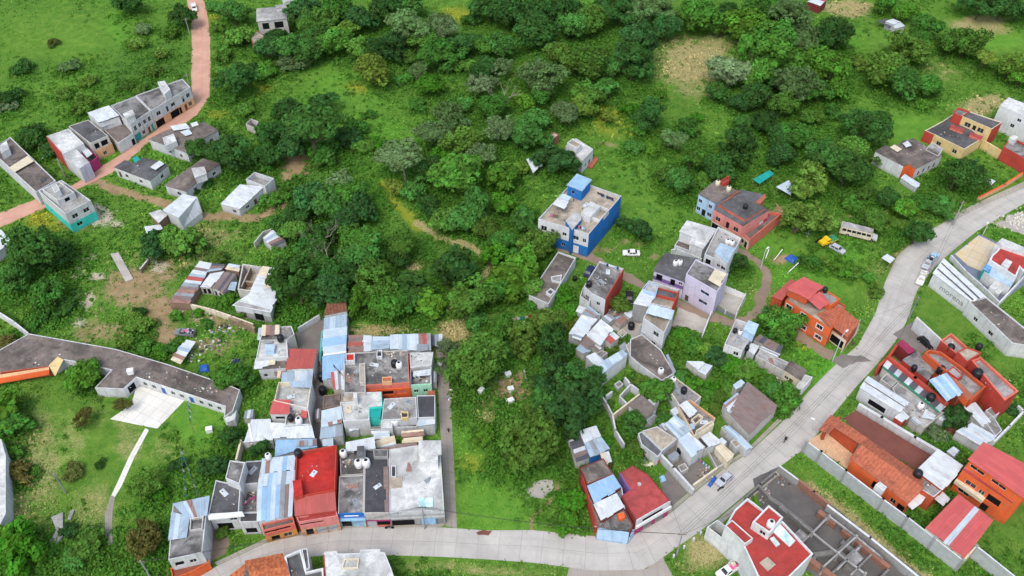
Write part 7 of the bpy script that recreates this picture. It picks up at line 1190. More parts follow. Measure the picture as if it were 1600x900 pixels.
def xyspots(L, X, Y):
    """evaluate cover spots at world points through their photo position"""
    d = Y*cs + CAM_H*sn; px = 800 + FPX*X/d; py = 450 - FPX*(Y*sn - CAM_H*cs)/d
    wx = (fbm(X, Y, 91, 4, 1/14)-.5)*46; wy = (fbm(X, Y, 92, 4, 1/14)-.5)*34; px = px + wx*np.clip((d-60)/200, .3, 1)*.8; py = py + wy*.8; tot = np.zeros_like(X)
    for q in L:
        if isinstance(q[0], list):
            best = np.full_like(X, 1e9)
            for (x0, y0), (x1, y1) in zip(q[0], q[0][1:]):
                t = np.clip(((px-x0)*(x1-x0)+(py-y0)*(y1-y0))/max(1, (x1-x0)**2+(y1-y0)**2), 0, 1); best = np.minimum(best, np.hypot(px-x0-t*(x1-x0), (py-y0-t*(y1-y0))*1.3))
            v = np.clip(1.35-best/q[1], 0, 1)*q[2]
        else:
            r = np.hypot((px-q[0])/q[2], (py-q[1])/q[3]); v = np.clip(1.5-r, 0, 1)*q[4]
        tot = np.maximum(tot, v)
    return tot
COVN = list(COVER)
def ground():
    xs = np.concatenate([[-4000,-1200,-420], np.arange(-240, 240.1, .9), [420,1200,4000]]); ys = np.concatenate([[-3000,-600,-60], np.arange(52, 360.1, .9), [480,1200,5000]])
    X, Y = np.meshgrid(xs, ys, indexing='ij'); nx, ny = X.shape; V = np.stack([X, Y, np.zeros_like(X)], -1).reshape(-1, 3); i, j = np.meshgrid(np.arange(nx-1), np.arange(ny-1), indexing='ij'); a = (i*ny+j).ravel(); F = np.stack([a, a+ny, a+ny+1, a+1], 1)
    me = bpy.data.meshes.new('ground'); me.vertices.add(len(V)); me.vertices.foreach_set('co', V.astype(np.float32).ravel()); me.loops.add(F.size); me.loops.foreach_set('vertex_index', F.ravel().astype(np.int32)); me.polygons.add(len(F)); me.polygons.foreach_set('loop_start', np.arange(0, F.size, 4, dtype=np.int32))
    xf, yf = X.ravel().astype(float), Y.ravel().astype(float); inside = (np.abs(xf) < 245) & (yf > 50) & (yf < 365)
    for n in COVN:
        v = np.zeros(len(xf)); v[inside] = xyspots(COVER[n], xf[inside], yf[inside]); at = me.attributes.new(n, 'FLOAT', 'POINT'); at.data.foreach_set('value', v.astype(np.float32))
    me.update(calc_edges=True); o = bpy.data.objects.new('ground', me); COL.objects.link(o); tag(o, kind='structure')
    k = NT('ground', .95, .05); p = k.pos(False); A = {n: k.n('ShaderNodeAttribute', attribute_name=n).outputs['Fac'] for n in COVN}
    n1 = k.noise(p, .045, 6, .62, .5); n2 = k.noise(p, .35, 5, .65); n3 = k.noise(p, 1.9, 4, .7); n4 = k.noise(p, 6.0, 2, .7)
    br = k.math('ADD', k.math('MULTIPLY', n2, .6), k.math('MULTIPLY', n3, .55)); br = k.math('SUBTRACT', br, .575)
    def edge(a, lo=.28, hi=.75, w=1.5): return k.ramp(k.math('ADD', a, k.math('MULTIPLY', br, w)), lo, hi)
    g = k.mix(k.ramp(n1, .35, .65), S(74,120,40), S(98,144,48)); g = k.mix(k.ramp(n2, .38, .68, 0, .6), g, S(116,146,58)); g = k.mix(k.ramp(n3, .42, .7, 0, .7), g, S(64,100,40))
    g = k.mix(k.math('MULTIPLY', edge(A['lush']), .8), g, k.mix(k.ramp(n3, .35, .65), S(84,150,44), S(104,166,56)))
    g = k.mix(k.math('MULTIPLY', edge(A['deep']), .7), g, k.mix(k.ramp(n3, .35, .65), S(60,98,40), S(78,118,48)))
    g = k.mix(k.math('MULTIPLY', edge(A['lawn'], .4, .75), .5), g, k.mix(k.ramp(n2, .36, .64), S(80,124,42), S(120,150,60)))
    g = k.mix(k.math('MULTIPLY', edge(A['gold']), .75), g, k.mix(k.ramp(n3, .4, .65), S(134,146,46), S(166,158,52)))
    g = k.mix(k.math('MULTIPLY', edge(A['straw'], .3, .75), .9), g, k.mix(k.ramp(n3, .35, .68), S(146,136,90), S(196,178,132)))
    g = k.mix(k.math('MULTIPLY', edge(A['dirt'], .3, .7), .95), g, k.mix(k.ramp(n2, .3, .7), S(140,114,86), S(178,150,118)))
    g = k.mix(k.math('MULTIPLY', edge(A['pale'], .35, .6), .95), g, k.mix(k.ramp(n3, .35, .65), S(168,152,128), S(206,196,178)))
    g = k.mix(k.ramp(n4, .35, .72, 0, .45), g, S(58,78,36)); k.bump(n3, .8, .25); me.materials.append(k.col(g))
ground()
# ================================================================== a raster of what is built over, in world metres
RX0, RY0, RS, RNX, RNY = -240.0, 50.0, .4, 1200, 800
OCC = np.zeros((RNX, RNY), bool)
def rfill(poly, grow=0.0):
    P = np.array(poly, float); lo = P.min(0)-grow; hi = P.max(0)+grow; i0, j0 = [max(0, int(v)) for v in ((lo[0]-RX0)/RS, (lo[1]-RY0)/RS)]; i1, j1 = min(RNX, int((hi[0]-RX0)/RS)+2), min(RNY, int((hi[1]-RY0)/RS)+2)
    if i1 <= i0 or j1 <= j0: return
    x = RX0+(np.arange(i0, i1)+.5)*RS; y = RY0+(np.arange(j0, j1)+.5)*RS; X, Y = np.meshgrid(x, y, indexing='ij'); ins = np.zeros_like(X, bool); n = len(P); near = np.zeros_like(ins)
    for a in range(n):
        (x0, y0), (x1, y1) = P[a], P[(a+1) % n]; c = ((y0 > Y) != (y1 > Y)) & (X < (x1-x0)*(Y-y0)/((y1-y0) if abs(y1-y0) > 1e-9 else 1e-9)+x0); ins ^= c
        if grow: t = np.clip(((X-x0)*(x1-x0)+(Y-y0)*(y1-y0))/max(1e-9, (x1-x0)**2+(y1-y0)**2), 0, 1); near |= np.hypot(X-x0-t*(x1-x0), Y-y0-t*(y1-y0)) < grow
    OCC[i0:i1, j0:j1] |= ins | near
for q in FOOT: rfill(q, .5)
BUILT = OCC.copy()
for q in ROADM: rfill(q, .45)
def occ(x, y, R=OCC):
    i = np.clip(((x-RX0)/RS).astype(int), 0, RNX-1); j = np.clip(((y-RY0)/RS).astype(int), 0, RNY-1); return R[i, j]
# ================================================================== leaf meshes
def leaves(cent, nrm, size, shade, rng, bend=.35, asp=(.55,.9)):
    """N bent leaf sprays: quads around centres, facing roughly along nrm"""
    N = len(cent); a = rng.normal(size=(N,3)); t = np.cross(nrm, a); t /= np.linalg.norm(t, axis=1, keepdims=True)+1e-9; b = np.cross(nrm, t); s = size[:,None]; w = s*rng.uniform(*asp, (N,1))
    V = np.stack([cent-t*w-b*s, cent+t*w*.7-b*s*.8, cent+t*w+b*s*.9-nrm*s*bend, cent-t*w*.8+b*s-nrm*s*bend*.6], 1)
    return V.reshape(-1,3), np.arange(4*N).reshape(-1,4), shade
def leafmesh(name, V, F, shade):
    me = bpy.data.meshes.new(name); me.vertices.add(len(V)); me.vertices.foreach_set('co', np.ascontiguousarray(V, dtype=np.float32).ravel()); me.loops.add(F.size); me.loops.foreach_set('vertex_index', F.ravel().astype(np.int32)); me.polygons.add(len(F)); me.polygons.foreach_set('loop_start', np.arange(0, F.size, 4, dtype=np.int32))
    at = me.attributes.new('shade', 'FLOAT', 'FACE'); at.data.foreach_set('value', shade.astype(np.float32)); me.update(calc_edges=True); me.materials.append(M('leaf')); return me
def unit(rng, n):
    v = rng.normal(size=(n,3)); return v/np.linalg.norm(v, axis=1, keepdims=True)
def crown_mesh(kind, seed):
    """a crown of radius about 1, centre at the origin, as leaf sprays gathered in clumps"""
    rng = np.random.default_rng(seed); C = []; Nn = []; Sz = []; Sh = []
    P = {'round': dict(np_=46, zs=.82, pr=(.2,.36), nl=(90,190), ls=.058, low=-.35), 'olive': dict(np_=90, zs=.85, pr=(.12,.24), nl=(50,120), ls=.042, low=-.5), 'dome': dict(np_=60, zs=.38, pr=(.14,.3), nl=(70,150), ls=.045, low=-.05),
         'feather': dict(np_=80, zs=.6, pr=(.1,.22), nl=(40,90), ls=.034, low=-.2), 'lush': dict(np_=40, zs=.9, pr=(.22,.36), nl=(60,120), ls=.085, low=-.4), 'bush': dict(np_=26, zs=.62, pr=(.26,.42), nl=(60,120), ls=.09, low=-.15), 'tall': dict(np_=64, zs=1.35, pr=(.18,.34), nl=(80,150), ls=.055, low=-.7)}[kind]
    k = 0; ns = int(rng.integers(3, 6)); sub = rng.normal(size=(ns,3))*np.array([.3,.3,.14]); sub[0] *= .3; sr = rng.uniform(.42,.72,ns); sr[0] = .74
    while k < P['np_']:
        d = unit(rng, 1)[0]
        if d[2] < P['low']: continue
        q = int(rng.integers(ns)); rad = rng.uniform(.6,1.0)*sr[q]; c = sub[q]+d*rad; c[2] *= P['zs']; pr = rng.uniform(P['pr'][0]*.75, P['pr'][1])
        if any(np.linalg.norm((c/np.array([1,1,P['zs']])-sub[m])) < sr[m]*.5 for m in range(ns)) and rng.random() < .7: continue
        n = int(rng.integers(*P['nl'])*(pr/P['pr'][1])**1.2)+12; u = unit(rng, n); rr = pr*(rng.uniform(.6,1.08,(n,1))+np.maximum(0, rng.normal(size=(n,1))-1.2)*.35); fl_ = np.array([1,1,.62 if kind in ('dome','feather') else .8]); q = c+u*rr*fl_; keep = (u[:,2] > -.55) | (rng.random(n) < .3); q = q[keep]; u = u[keep]
        nv = u+rng.normal(scale=.45, size=u.shape)+np.array([0,0,.45]); nv /= np.linalg.norm(nv, axis=1, keepdims=True)
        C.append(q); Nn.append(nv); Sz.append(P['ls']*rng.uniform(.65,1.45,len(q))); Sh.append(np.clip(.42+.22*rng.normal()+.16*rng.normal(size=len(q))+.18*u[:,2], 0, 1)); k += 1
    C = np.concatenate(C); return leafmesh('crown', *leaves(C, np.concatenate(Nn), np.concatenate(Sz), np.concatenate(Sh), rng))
def branch_mesh(name, seed, mat, thick=.05, twigs=3, spread=1.0, ht=1.0):
    """tapered trunk with limbs, unit tree: base at z=0, crown centre at z=1"""
    r = random.Random(seed); mb = MB()
    top = Vector((r.uniform(-.12,.12), r.uniform(-.12,.12), .62*ht)); mb.tube([(0,0,-.02), top*.5+Vector((r.uniform(-.05,.05),0,0)), top], [thick*1.25, thick, thick*.8], mat, 7)
    def grow(p, d, L, rad, lvl):
        q = p+d*L*.55+Vector((r.uniform(-.1,.1), r.uniform(-.1,.1), .06))*L; e = p+d*L; mb.tube([p, q, e], [rad, rad*.75, rad*.4], mat, 5 if lvl < 2 else 4, cap=False)
        if lvl < twigs:
            for i in range(3 if lvl < 2 else 2): nd = (d+Vector((r.uniform(-.8,.8), r.uniform(-.8,.8), r.uniform(-.2,.5)))).normalized(); grow(q.lerp(e, r.uniform(.2,1)), nd, L*r.uniform(.5,.75), rad*.5, lvl+1)
    n = 5
    for i in range(n): a = 2*math.pi*(i+r.uniform(-.3,.3))/n; grow(top*r.uniform(.75,1), Vector((math.cos(a)*spread, math.sin(a)*spread, r.uniform(.35,.9))).normalized(), .62, thick*.6, 1)
    o = mb.build(name, weld=False); me = o.data; bpy.data.objects.remove(o); return me
CRN = {k: [crown_mesh(k, 100+7*i+j) for j in range(n)] for i, (k, n) in enumerate((('round',7),('olive',6),('dome',4),('feather',5),('lush',4),('bush',6),('tall',2)))}
TRK = [branch_mesh('trunk', s, 'bark', .05, 1) for s in (1,2,3)]; PALE = [branch_mesh('trunk', s, 'bark_pale', .045, 2) for s in (4,5)]; BARE = [branch_mesh('branches', s, 'bark_pale', .06, 4, 1.3) for s in (6,7)]
# palette of foliage base colours
FC = {'D': [(56,102,48),(48,92,44),(64,112,50),(54,100,54)], 'M': [(82,138,52),(70,126,50),(94,142,58),(76,132,60)], 'L': [(98,150,48),(86,140,46),(110,150,58)], 'G': [(106,134,88),(94,126,76),(116,138,98)], 'O': [(92,130,52),(80,122,48),(104,138,58)], 'Y': [(128,148,62),(116,140,56)], 'R': [(98,108,56),(104,98,54)], 'B': [(86,150,44),(72,138,36)]}
CN = {'D': 'dark green', 'M': 'mid green', 'L': 'light green', 'G': 'grey-green', 'O': 'olive green', 'Y': 'yellow-green', 'R': 'reddish-brown', 'B': 'bright green', 'X': 'bare pale'}
T_ = []   # (px, py, radius px, colour, crown kind)
def tr(s):
    for w_ in s.split():
        a = w_.split(','); T_.append((float(a[0]), float(a[1]), float(a[2]), a[3], a[4]))
# top-left meadow and pink road
tr('37,107,15,D,bush 110,103,16,G,bush 15,155,20,D,bush 8,168,14,G,bush 197,2,20,D,round 83,68,9,R,bush 225,45,14,G,bush 45,215,24,D,bush 75,235,15,D,bush 213,67,15,O,bush 255,85,13,O,bush 137,127,14,O,bush 197,133,14,O,bush 127,163,18,O,bush 97,147,13,O,bush 285,22,20,D,round 270,50,13,O,bush 240,110,14,O,bush 220,140,12,O,bush 363,130,25,D,round 310,230,17,D,round 368,237,32,D,round 340,205,12,M,bush 385,170,16,M,bush 377,60,24,M,bush 340,42,12,M,bush 350,85,16,M,bush 332,12,14,M,bush 365,20,22,D,round 390,110,20,D,bush 345,110,12,M,bush 318,287,9,M,bush 326,283,7,Y,bush 303,297,8,D,bush 355,152,14,M,bush')
# north wood
tr('473,17,28,D,round 503,33,24,M,round 530,10,25,M,round 560,28,24,D,round 600,13,28,D,round 640,8,26,M,round 630,43,35,G,round 662,62,27,M,dome 690,42,30,G,dome 613,70,26,D,olive 432,58,15,D,round 455,72,22,M,round 483,80,22,D,round 497,57,22,D,round 523,64,22,M,round 547,48,18,L,lush 537,77,11,B,bush 563,74,20,M,round 582,108,27,Y,round 417,78,22,D,round 413,112,20,M,bush 450,102,20,G,bush 630,123,14,M,bush 588,75,20,D,round 647,92,20,M,bush 650,112,20,G,feather 673,132,20,B,lush 698,85,26,M,round 722,72,22,D,round 753,70,20,M,round 780,72,22,M,round 740,30,14,M,bush 765,12,28,D,round 795,20,26,D,round 733,103,18,M,bush 763,103,17,D,round 790,102,18,G,feather 742,135,22,G,feather 787,150,20,X,bare 700,178,32,G,feather 765,167,22,M,round 778,200,29,G,feather 682,208,30,G,dome 720,218,26,O,round 752,237,27,G,feather 630,244,42,G,dome 490,198,52,M,dome 445,175,25,D,round 513,160,20,D,round 424,206,20,D,round 407,256,14,M,bush 553,200,18,M,bush 587,222,11,B,bush 567,230,16,M,bush 690,240,14,B,lush 720,272,42,M,round 680,268,25,D,round 783,274,25,L,lush 620,292,15,Y,bush 530,282,22,G,bush 493,284,20,M,bush 467,292,20,M,bush 420,242,20,D,round 655,165,14,M,bush 720,165,20,M,bush 750,120,16,D,round 700,105,16,M,bush 770,130,15,G,feather 540,215,20,D,bush 500,240,26,M,bush 460,225,24,D,round 575,180,10,M,bush 650,290,22,M,bush 665,320,20,D,bush 432,310,18,M,bush')
# middle wood
tr('483,317,30,D,round 513,318,30,M,round 540,312,30,M,round 563,322,25,D,round 460,332,24,D,round 565,368,36,M,dome 572,390,36,M,round 632,380,26,O,dome 620,402,18,D,round 515,362,25,D,olive 497,370,26,X,bare 513,405,24,X,bare 480,392,25,D,round 460,362,20,M,round 492,412,22,D,round 465,443,50,D,olive 517,450,36,D,olive 507,428,28,D,round 550,428,26,D,round 588,444,37,M,olive 602,474,35,M,olive 560,460,22,L,lush 640,447,28,D,lush 633,468,22,D,lush 673,475,22,L,lush 710,424,33,D,lush 740,458,36,O,round 768,460,22,M,round 787,433,31,L,lush 697,347,22,M,round 720,343,26,M,round 752,358,21,O,round 747,327,28,M,round 773,397,18,B,lush 787,377,20,M,round 787,320,18,B,lush 755,555,56,O,olive 700,542,18,G,feather 712,577,22,G,feather 785,513,20,M,round 740,500,18,M,bush 540,345,24,D,round 440,350,18,M,bush 445,400,16,M,bush 770,500,14,O,bush 540,480,18,M,bush ')
tr('820,343,25,M,bush 820,443,20,M,round 838,384,23,O,round 813,417,26,L,lush 877,460,18,B,bush 883,488,20,B,bush 853,500,25,O,round 885,507,16,Y,bush 817,527,25,O,olive 865,545,34,D,olive 899,596,36,D,olive 860,590,30,D,olive 803,547,18,M,bush 822,690,60,O,olive 885,628,42,D,lush 850,630,22,D,lush 892,657,14,B,bush 877,680,14,L,bush 895,780,22,B,bush 885,812,20,B,bush 988,657,20,M,olive 1027,612,20,M,lush 992,702,16,O,bush 1000,597,14,L,bush 1012,690,12,M,bush 760,680,18,L,bush 800,400,16,M,bush 830,470,14,M,bush 1040,655,16,M,bush 950,690,10,B,bush 948,728,8,R,bush')
# north-east
tr('817,20,30,D,round 860,20,26,D,round 890,17,22,D,olive 843,50,29,D,round 897,42,23,M,round 927,30,26,M,round 970,17,29,D,round 1003,22,25,G,round 1033,13,25,G,round 988,67,42,D,olive 988,98,35,D,olive 1037,42,22,D,round 1088,26,32,M,round 1130,17,15,D,tall 1127,42,17,M,round 1163,42,31,L,round 1187,80,36,M,tall 1183,20,28,M,round 877,92,26,O,round 920,95,31,O,round 947,102,18,M,round 853,120,40,G,feather 827,112,28,G,feather 820,157,18,L,bush 843,145,20,M,round 917,145,24,M,round 952,138,18,M,lush 877,175,22,G,round 910,165,20,L,lush 833,188,22,M,round 813,208,25,M,round 837,218,22,M,round 812,262,12,L,lush 873,250,24,D,lush 1013,185,23,D,round 987,170,14,B,bush 950,183,13,Y,bush 1140,114,28,G,round 1120,142,18,D,round 1090,184,10,B,bush 1050,215,18,G,round 1073,200,20,M,bush 1080,238,27,M,dome 1017,233,12,L,bush 987,231,14,M,bush 1147,225,37,D,olive 1127,265,24,D,round 1060,284,22,M,round 1040,275,16,M,bush 1183,152,25,D,round 1187,115,26,M,round 1210,66,36,M,tall 1207,20,27,M,round 1217,93,31,M,lush 1213,120,26,D,round 1250,30,29,G,tall 1260,62,25,G,round 1310,55,29,D,round 1297,108,33,L,round 1250,132,31,G,round 1310,135,20,L,round 1280,142,22,M,round 1343,102,18,O,bush 1387,108,29,O,round 1413,128,26,D,round 1420,76,30,O,olive 1387,7,17,M,round 1413,18,18,L,round 1433,62,18,M,round 1453,44,22,M,round 1483,62,22,O,round 1510,70,24,O,round 1540,91,18,Y,dome 1580,104,24,L,round 1533,7,26,D,round 1567,7,25,D,round 1593,12,22,D,round 1593,124,16,L,round 1440,163,12,L,bush 1450,135,20,M,round 1347,198,36,D,olive 1380,188,16,D,round 1220,165,23,M,round 1240,212,23,M,round 1218,214,20,D,round 1290,248,35,D,round 1333,234,24,M,round 1323,268,32,D,round 1263,284,31,O,olive 1222,242,20,D,round 1370,248,9,G,lush 1497,270,38,D,feather 1522,262,24,D,feather 1580,200,10,D,bush 1260,336,32,O,olive 1387,308,18,D,round 1410,328,18,L,round 1363,344,18,M,round 1433,364,22,D,round 1443,318,18,M,bush 1473,324,22,M,bush 1310,414,18,L,bush 1267,408,14,M,bush 1357,434,11,M,bush 1333,424,14,M,bush 1367,454,12,O,bush 1290,408,12,L,bush 1490,310,12,M,bush 1350,300,16,O,bush 1400,350,12,O,bush 1330,320,18,M,bush 1165,190,16,M,bush 1200,190,20,D,round 1100,280,16,M,bush 1000,205,12,M,bush 1030,150,10,L,bush 1160,160,16,D,round 1270,185,20,M,bush 1300,175,16,M,bush')
# vines and gardens
tr('1219,507,24,M,round 1206,492,17,D,round 1222,522,20,M,bush 1056,538,16,L,bush 1070,524,18,B,bush 1086,538,20,M,bush 1106,548,18,L,bush 1120,560,22,D,bush 1144,568,20,B,bush 1164,577,20,M,bush 1184,588,18,L,bush 1200,600,18,M,bush 1216,616,20,M,bush 1232,626,20,M,round 1116,603,12,B,bush 1126,620,14,O,bush 1060,588,14,M,bush 1080,600,15,B,bush 1100,622,14,M,bush 1120,640,12,O,bush 965,476,16,O,round 955,545,10,O,bush 970,531,10,O,bush 1148,408,17,D,round 978,352,12,D,lush 1002,360,14,D,lush 990,345,9,M,lush')
tr('47,387,48,D,olive 75,400,30,D,olive 20,428,30,D,olive 80,462,28,M,round 60,493,18,M,bush 10,540,22,R,bush 100,480,18,D,bush 283,381,24,M,lush 243,384,20,D,lush 310,376,16,O,bush 265,365,14,M,bush 213,508,20,O,bush 222,487,10,D,bush 200,535,14,L,bush 225,545,15,M,bush 250,550,14,B,bush 270,543,14,M,bush 310,488,9,B,bush 275,493,11,M,bush 363,428,9,D,bush 355,467,13,L,bush 377,488,12,M,bush 353,588,24,M,round 377,592,18,D,round 135,590,27,L,round 13,632,28,L,lush 20,662,20,M,lush 20,705,16,M,bush 33,740,20,R,bush 125,658,18,R,feather 118,738,16,R,bush 157,727,9,D,bush 187,632,14,R,feather 227,752,28,O,feather 205,757,16,M,feather 253,775,13,B,bush 280,725,13,D,bush 358,684,20,D,olive 338,728,18,D,olive 223,846,31,R,olive 110,830,15,D,bush 140,852,26,M,bush 117,875,20,M,bush 20,868,38,B,lush 10,838,22,L,lush 405,703,13,D,round 348,832,11,O,bush 1496,652,19,D,lush 1460,679,17,G,bush 1585,643,10,D,bush 1140,640,8,O,bush 325,505,10,M,bush 340,400,14,O,feather 320,420,0.1,O,bush')
T_ = [t for t in T_ if t[2] > 1]
# landmarks used in the labels
LMK = [(303,20,'the white pickup on the pink road'),(120,60,'the open top-left meadow'),(100,225,'the white row house with magenta wall'),(260,145,'the longest row house'),(290,215,'the grey bungalow by the pink road'),(300,280,'the narrow brown-roofed bungalow'),(285,330,'the white gabled shed'),(385,310,'the laundry house'),(428,372,'the striped shack'),(420,25,'the hillside house on stilts'),(540,150,'the bright upper clearing'),(460,258,'the bare earth bank'),(400,450,'the white warehouse'),(525,480,'the brown tile house'),(640,410,'the straw patch in the wood'),(745,395,'the dry clearing with the person'),(720,25,'the golden weed slope'),(640,345,'the golden ride in the wood'),(700,520,'the trampled straw clearing'),(905,235,'the white box house'),(834,262,'the single-post shelter'),(905,340,'the blue house'),(865,440,'the dark slab building'),(800,600,'the shady dirt yard'),(840,770,'the rubble pad'),(930,520,'the pair of corrugated roofs'),(1085,100,'the straw-coloured field'),(950,190,'the golden flower slope'),(1110,300,'the light blue house'),(1195,277,'the teal tarpaulin'),(1165,335,'the salmon house'),(1395,38,'the tin field shed'),(1320,14,'the dry top field'),(1530,45,'the far pale field'),(1420,205,'the bright green field'),(1505,205,'the red and yellow house'),(1400,245,'the grey cottage'),(1340,362,'the old bus'),(1388,405,'the tin kiosk'),(1270,475,'the orange house'),(1155,525,'the road house'),(1175,640,'the brown barn'),(1085,570,'the triangular field shed'),(1000,635,'the grey house with the outside stair'),(920,700,'the patchwork shack'),(1495,620,'the red complex'),(200,440,'the brown clearing'),(230,640,'the white courtyard'),(80,590,'the orange-banded eave'),(170,800,'the stone steps'),(90,820,'the crumbling concrete base'),(300,820,'the blue-roofed corner house'),(330,540,'the scrap yard'),(310,440,'the sheet compound'),(5,760,'the white left-edge house'),(60,330,'the turquoise house'),(1125,385,'the tall white house'),(985,398,'the white sedan'),(650,100,'the northern treetops')]
ORD = ['closest','second closest','third closest','fourth closest','fifth closest','sixth closest','seventh closest','eighth closest','ninth closest','tenth closest']
def make_trees():
    rng = random.Random(5); info = []
    for px, py, r, c, kd in T_:
        g0 = G(px, py); d0 = depth_at(g0); R = r*d0/FPX
        if kd == 'bush': zc = .5*R
        elif kd == 'dome': zc = 1.0*R+1.2
        elif kd == 'tall': zc = 1.3*R+1
        elif kd == 'bare': zc = 1.1*R+.5
        else: zc = .85*R+.6
        p = G(px, py, zc); R = r*depth_at(p)/FPX; lm = min(LMK, key=lambda l: (l[0]-px)**2+(l[1]-py)**2); dx, dy = px-lm[0], py-lm[1]
        side = ('behind' if dy < 0 else 'in front of') if abs(dy) > abs(dx)*.8 else ('left of' if dx < 0 else 'right of'); info.append([px, py, r, c, kd, p, R, zc, lm[2], side, math.hypot(dx, dy)])
    KN = {'bush': 'bush', 'round': 'rounded tree', 'olive': 'small-leaved tree', 'dome': 'umbrella-topped tree', 'feather': 'feathery tree', 'lush': 'broad-leaved tree', 'tall': 'tall upright tree', 'bare': 'leafless tree'}
    groups = {}
    for t in info:
        t.append('%s %s' % (CN[t[3]], KN[t[4]])); groups.setdefault((t[11], t[8], t[9]), []).append(t)
    for k, L in groups.items():
        L.sort(key=lambda t: t[10])
        for i, t in enumerate(L):
            t.append(('%s %s %s' % k[:1]+()) if False else (f'{k[0]} {k[2]} {k[1]}' if len(L) == 1 else f'{k[0]} {k[2]} {k[1]}, {ORD[min(i,9)]}'))
    for px, py, r, c, kd, p, R, zc, lm, side, dist, nm, lb in info:
        base = Vector((p.x, p.y, 0)); rz = rng.uniform(0, 6.28)
        root = empty('bush' if kd == 'bush' else ('dead_tree' if kd == 'bare' else 'tree'), base, lb, 'bush' if kd == 'bush' else 'tree', 'bushes' if kd == 'bush' else 'trees', rz)
        if kd == 'bare':
            o = bpy.data.objects.new('trunk', BARE[rng.randrange(2)]); COL.objects.link(o); o.parent = root; o.scale = (R*1.25, R*1.25, zc*1.25); continue
        T = (PALE if c in 'G' else TRK); 
        if kd != 'bush' or R > 2.2: o = bpy.data.objects.new('trunk', T[rng.randrange(len(T))]); COL.objects.link(o); o.parent = root; o.scale = (R*.85, R*.85, zc)
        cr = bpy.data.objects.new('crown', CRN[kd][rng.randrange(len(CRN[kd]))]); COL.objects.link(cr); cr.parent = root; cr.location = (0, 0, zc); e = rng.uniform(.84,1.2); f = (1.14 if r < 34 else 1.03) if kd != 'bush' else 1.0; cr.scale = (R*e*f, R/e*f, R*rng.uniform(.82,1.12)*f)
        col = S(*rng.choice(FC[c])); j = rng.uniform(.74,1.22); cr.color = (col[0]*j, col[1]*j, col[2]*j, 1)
    return info
TREES = make_trees()
# ================================================================== undergrowth and grass: uncountable, one object each
def cover_at(n, x, y): return xyspots(COVER[n], x, y)
def woodmask(x, y, k=1.25):
    m = np.zeros_like(x)
    for t in TREES:
        if t[4] == 'bush' and t[6] < 2: continue
        d = np.hypot(x-t[5].x, y-t[5].y)/(t[6]*k); m = np.maximum(m, np.clip(1.6-d, 0, 1))
    return m
def visible_xy(rng, n):
    px = rng.uniform(-70, 1670, n); py = rng.uniform(-40, 960, n); b = 450-py; rz = -sn*FPX+cs*b; t = -CAM_H/rz; return (px-800)*t, (cs*FPX+sn*b)*t
def undergrowth():
    rng = np.random.default_rng(3); x, y = visible_xy(rng, 140000); n1 = fbm(x, y, 5, 5, 1/22); bare = np.maximum(np.maximum(cover_at('dirt', x, y), cover_at('straw', x, y)*1.25), np.maximum(cover_at('lawn', x, y), cover_at('gold', x, y)*.7)); w = woodmask(x, y)
    wild = np.clip((n1-.48)*3, 0, 1)*.5; keep = (rng.random(len(x)) < (w*1.0+wild*(1-w))*np.clip(1-bare*1.1, 0, 1)) & ~occ(x, y); x, y, w = x[keep], y[keep], w[keep]; x, y, w = x[:46000], y[:46000], w[:46000]; N = len(x); K = 13
    rad = rng.uniform(.5, 1.3, N)**1.3*(.75+.8*w); u = unit(rng, N*K).reshape(N, K, 3); u[:,:,2] = np.abs(u[:,:,2]); c = np.stack([x, y, np.zeros(N)], 1)[:,None,:]+u*rad[:,None,None]*np.array([1,1,.85])*rng.uniform(.7,1.05,(N,K,1)); c = c.reshape(-1,3); nv = u.reshape(-1,3)+rng.normal(scale=.4,size=(N*K,3)); nv /= np.linalg.norm(nv,axis=1,keepdims=True); tone = np.repeat(fbm(x, y, 6, 4, 1/9), K)
    V, F, sh = leaves(c, nv, rng.uniform(.14,.34,N*K), np.clip(.2+tone*.55+rng.normal(scale=.12,size=N*K), 0, 1), rng); me = leafmesh('undergrowth', V, F, sh); o = bpy.data.objects.new('undergrowth', me); COL.objects.link(o); o.color = S(82,136,50); tag(o, 'low weeds and saplings between the trees', kind='stuff')
undergrowth()
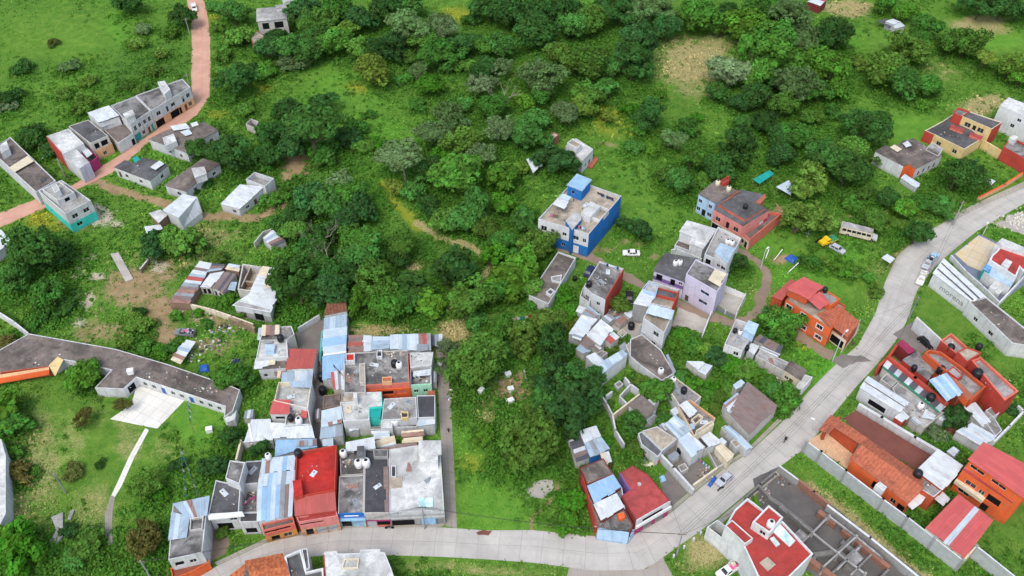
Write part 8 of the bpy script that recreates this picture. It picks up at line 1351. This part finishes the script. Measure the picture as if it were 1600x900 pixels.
def grass():
    rng = np.random.default_rng(4); x, y = visible_xy(rng, 150000); keep = ~occ(x, y); x, y = x[keep], y[keep]; cv = {n: cover_at(n, x, y) for n in COVN}; n1 = fbm(x, y, 8, 5, 1/12); n2 = fbm(x, y, 9, 4, 1/40)
    p = np.clip(.25+n1*.9, 0, 1)*np.clip(1-np.maximum(cv['dirt'], cv['pale'])*1.05, 0, 1)*(1-.45*np.clip(cv['lawn'],0,1)); keep = rng.random(len(x)) < p; x, y = x[keep], y[keep]; cv = {k: v[keep] for k, v in cv.items()}; n2 = n2[keep]; n1 = n1[keep]; N = len(x); K = 5
    base = np.array([S(84,134,46), S(108,146,56), S(68,116,40)])[rng.integers(0,3,N)][:,:3]
    for nm, c in (('lush', S(90,154,48)), ('deep', S(64,104,40)), ('gold', S(164,158,52)), ('straw', S(184,168,116))): m = np.clip(cv[nm]*1.2, 0, 1)[:,None]*(rng.random((N,1)) < .85); base = base*(1-m)+np.array(c[:3])*m
    lw = np.clip(cv['lawn'],0,1)[:,None]; base = base*(1-.4*lw)+np.array(S(96,132,52)[:3])*.4*lw; base = base*(.55+.85*n1[:,None])*(1+rng.uniform(-.28,.28,(N,1))*(1-.35*lw)); u = rng.normal(size=(N,K,3))*np.array([.42,.42,.0]); h = rng.uniform(.1,.42,(N,K,1))*(.7+n2[:,None,None]*1.1)*(1-.5*lw[:,:,None]); c = np.stack([x,y,np.zeros(N)],1)[:,None,:]+u; c[:,:,2:] += h*.5; nv = unit(rng,N*K); nv[:,2] = np.abs(nv[:,2])*.9+.35; nv /= np.linalg.norm(nv,axis=1,keepdims=True)
    V, F, _ = leaves(c.reshape(-1,3), nv, h.reshape(-1)*rng.uniform(.35,.8,N*K), np.zeros(N*K), rng, .1, (.4,.8)); V[:,2] = np.maximum(V[:,2], .005); col = np.concatenate([np.repeat(base, K, 0)*rng.uniform(.85,1.15,(N*K,1)), np.ones((N*K,1))], 1); colour_mesh('grass', V, F, col, 'tuft', 'tint', 'rough grass and weeds over the open ground')
grass()
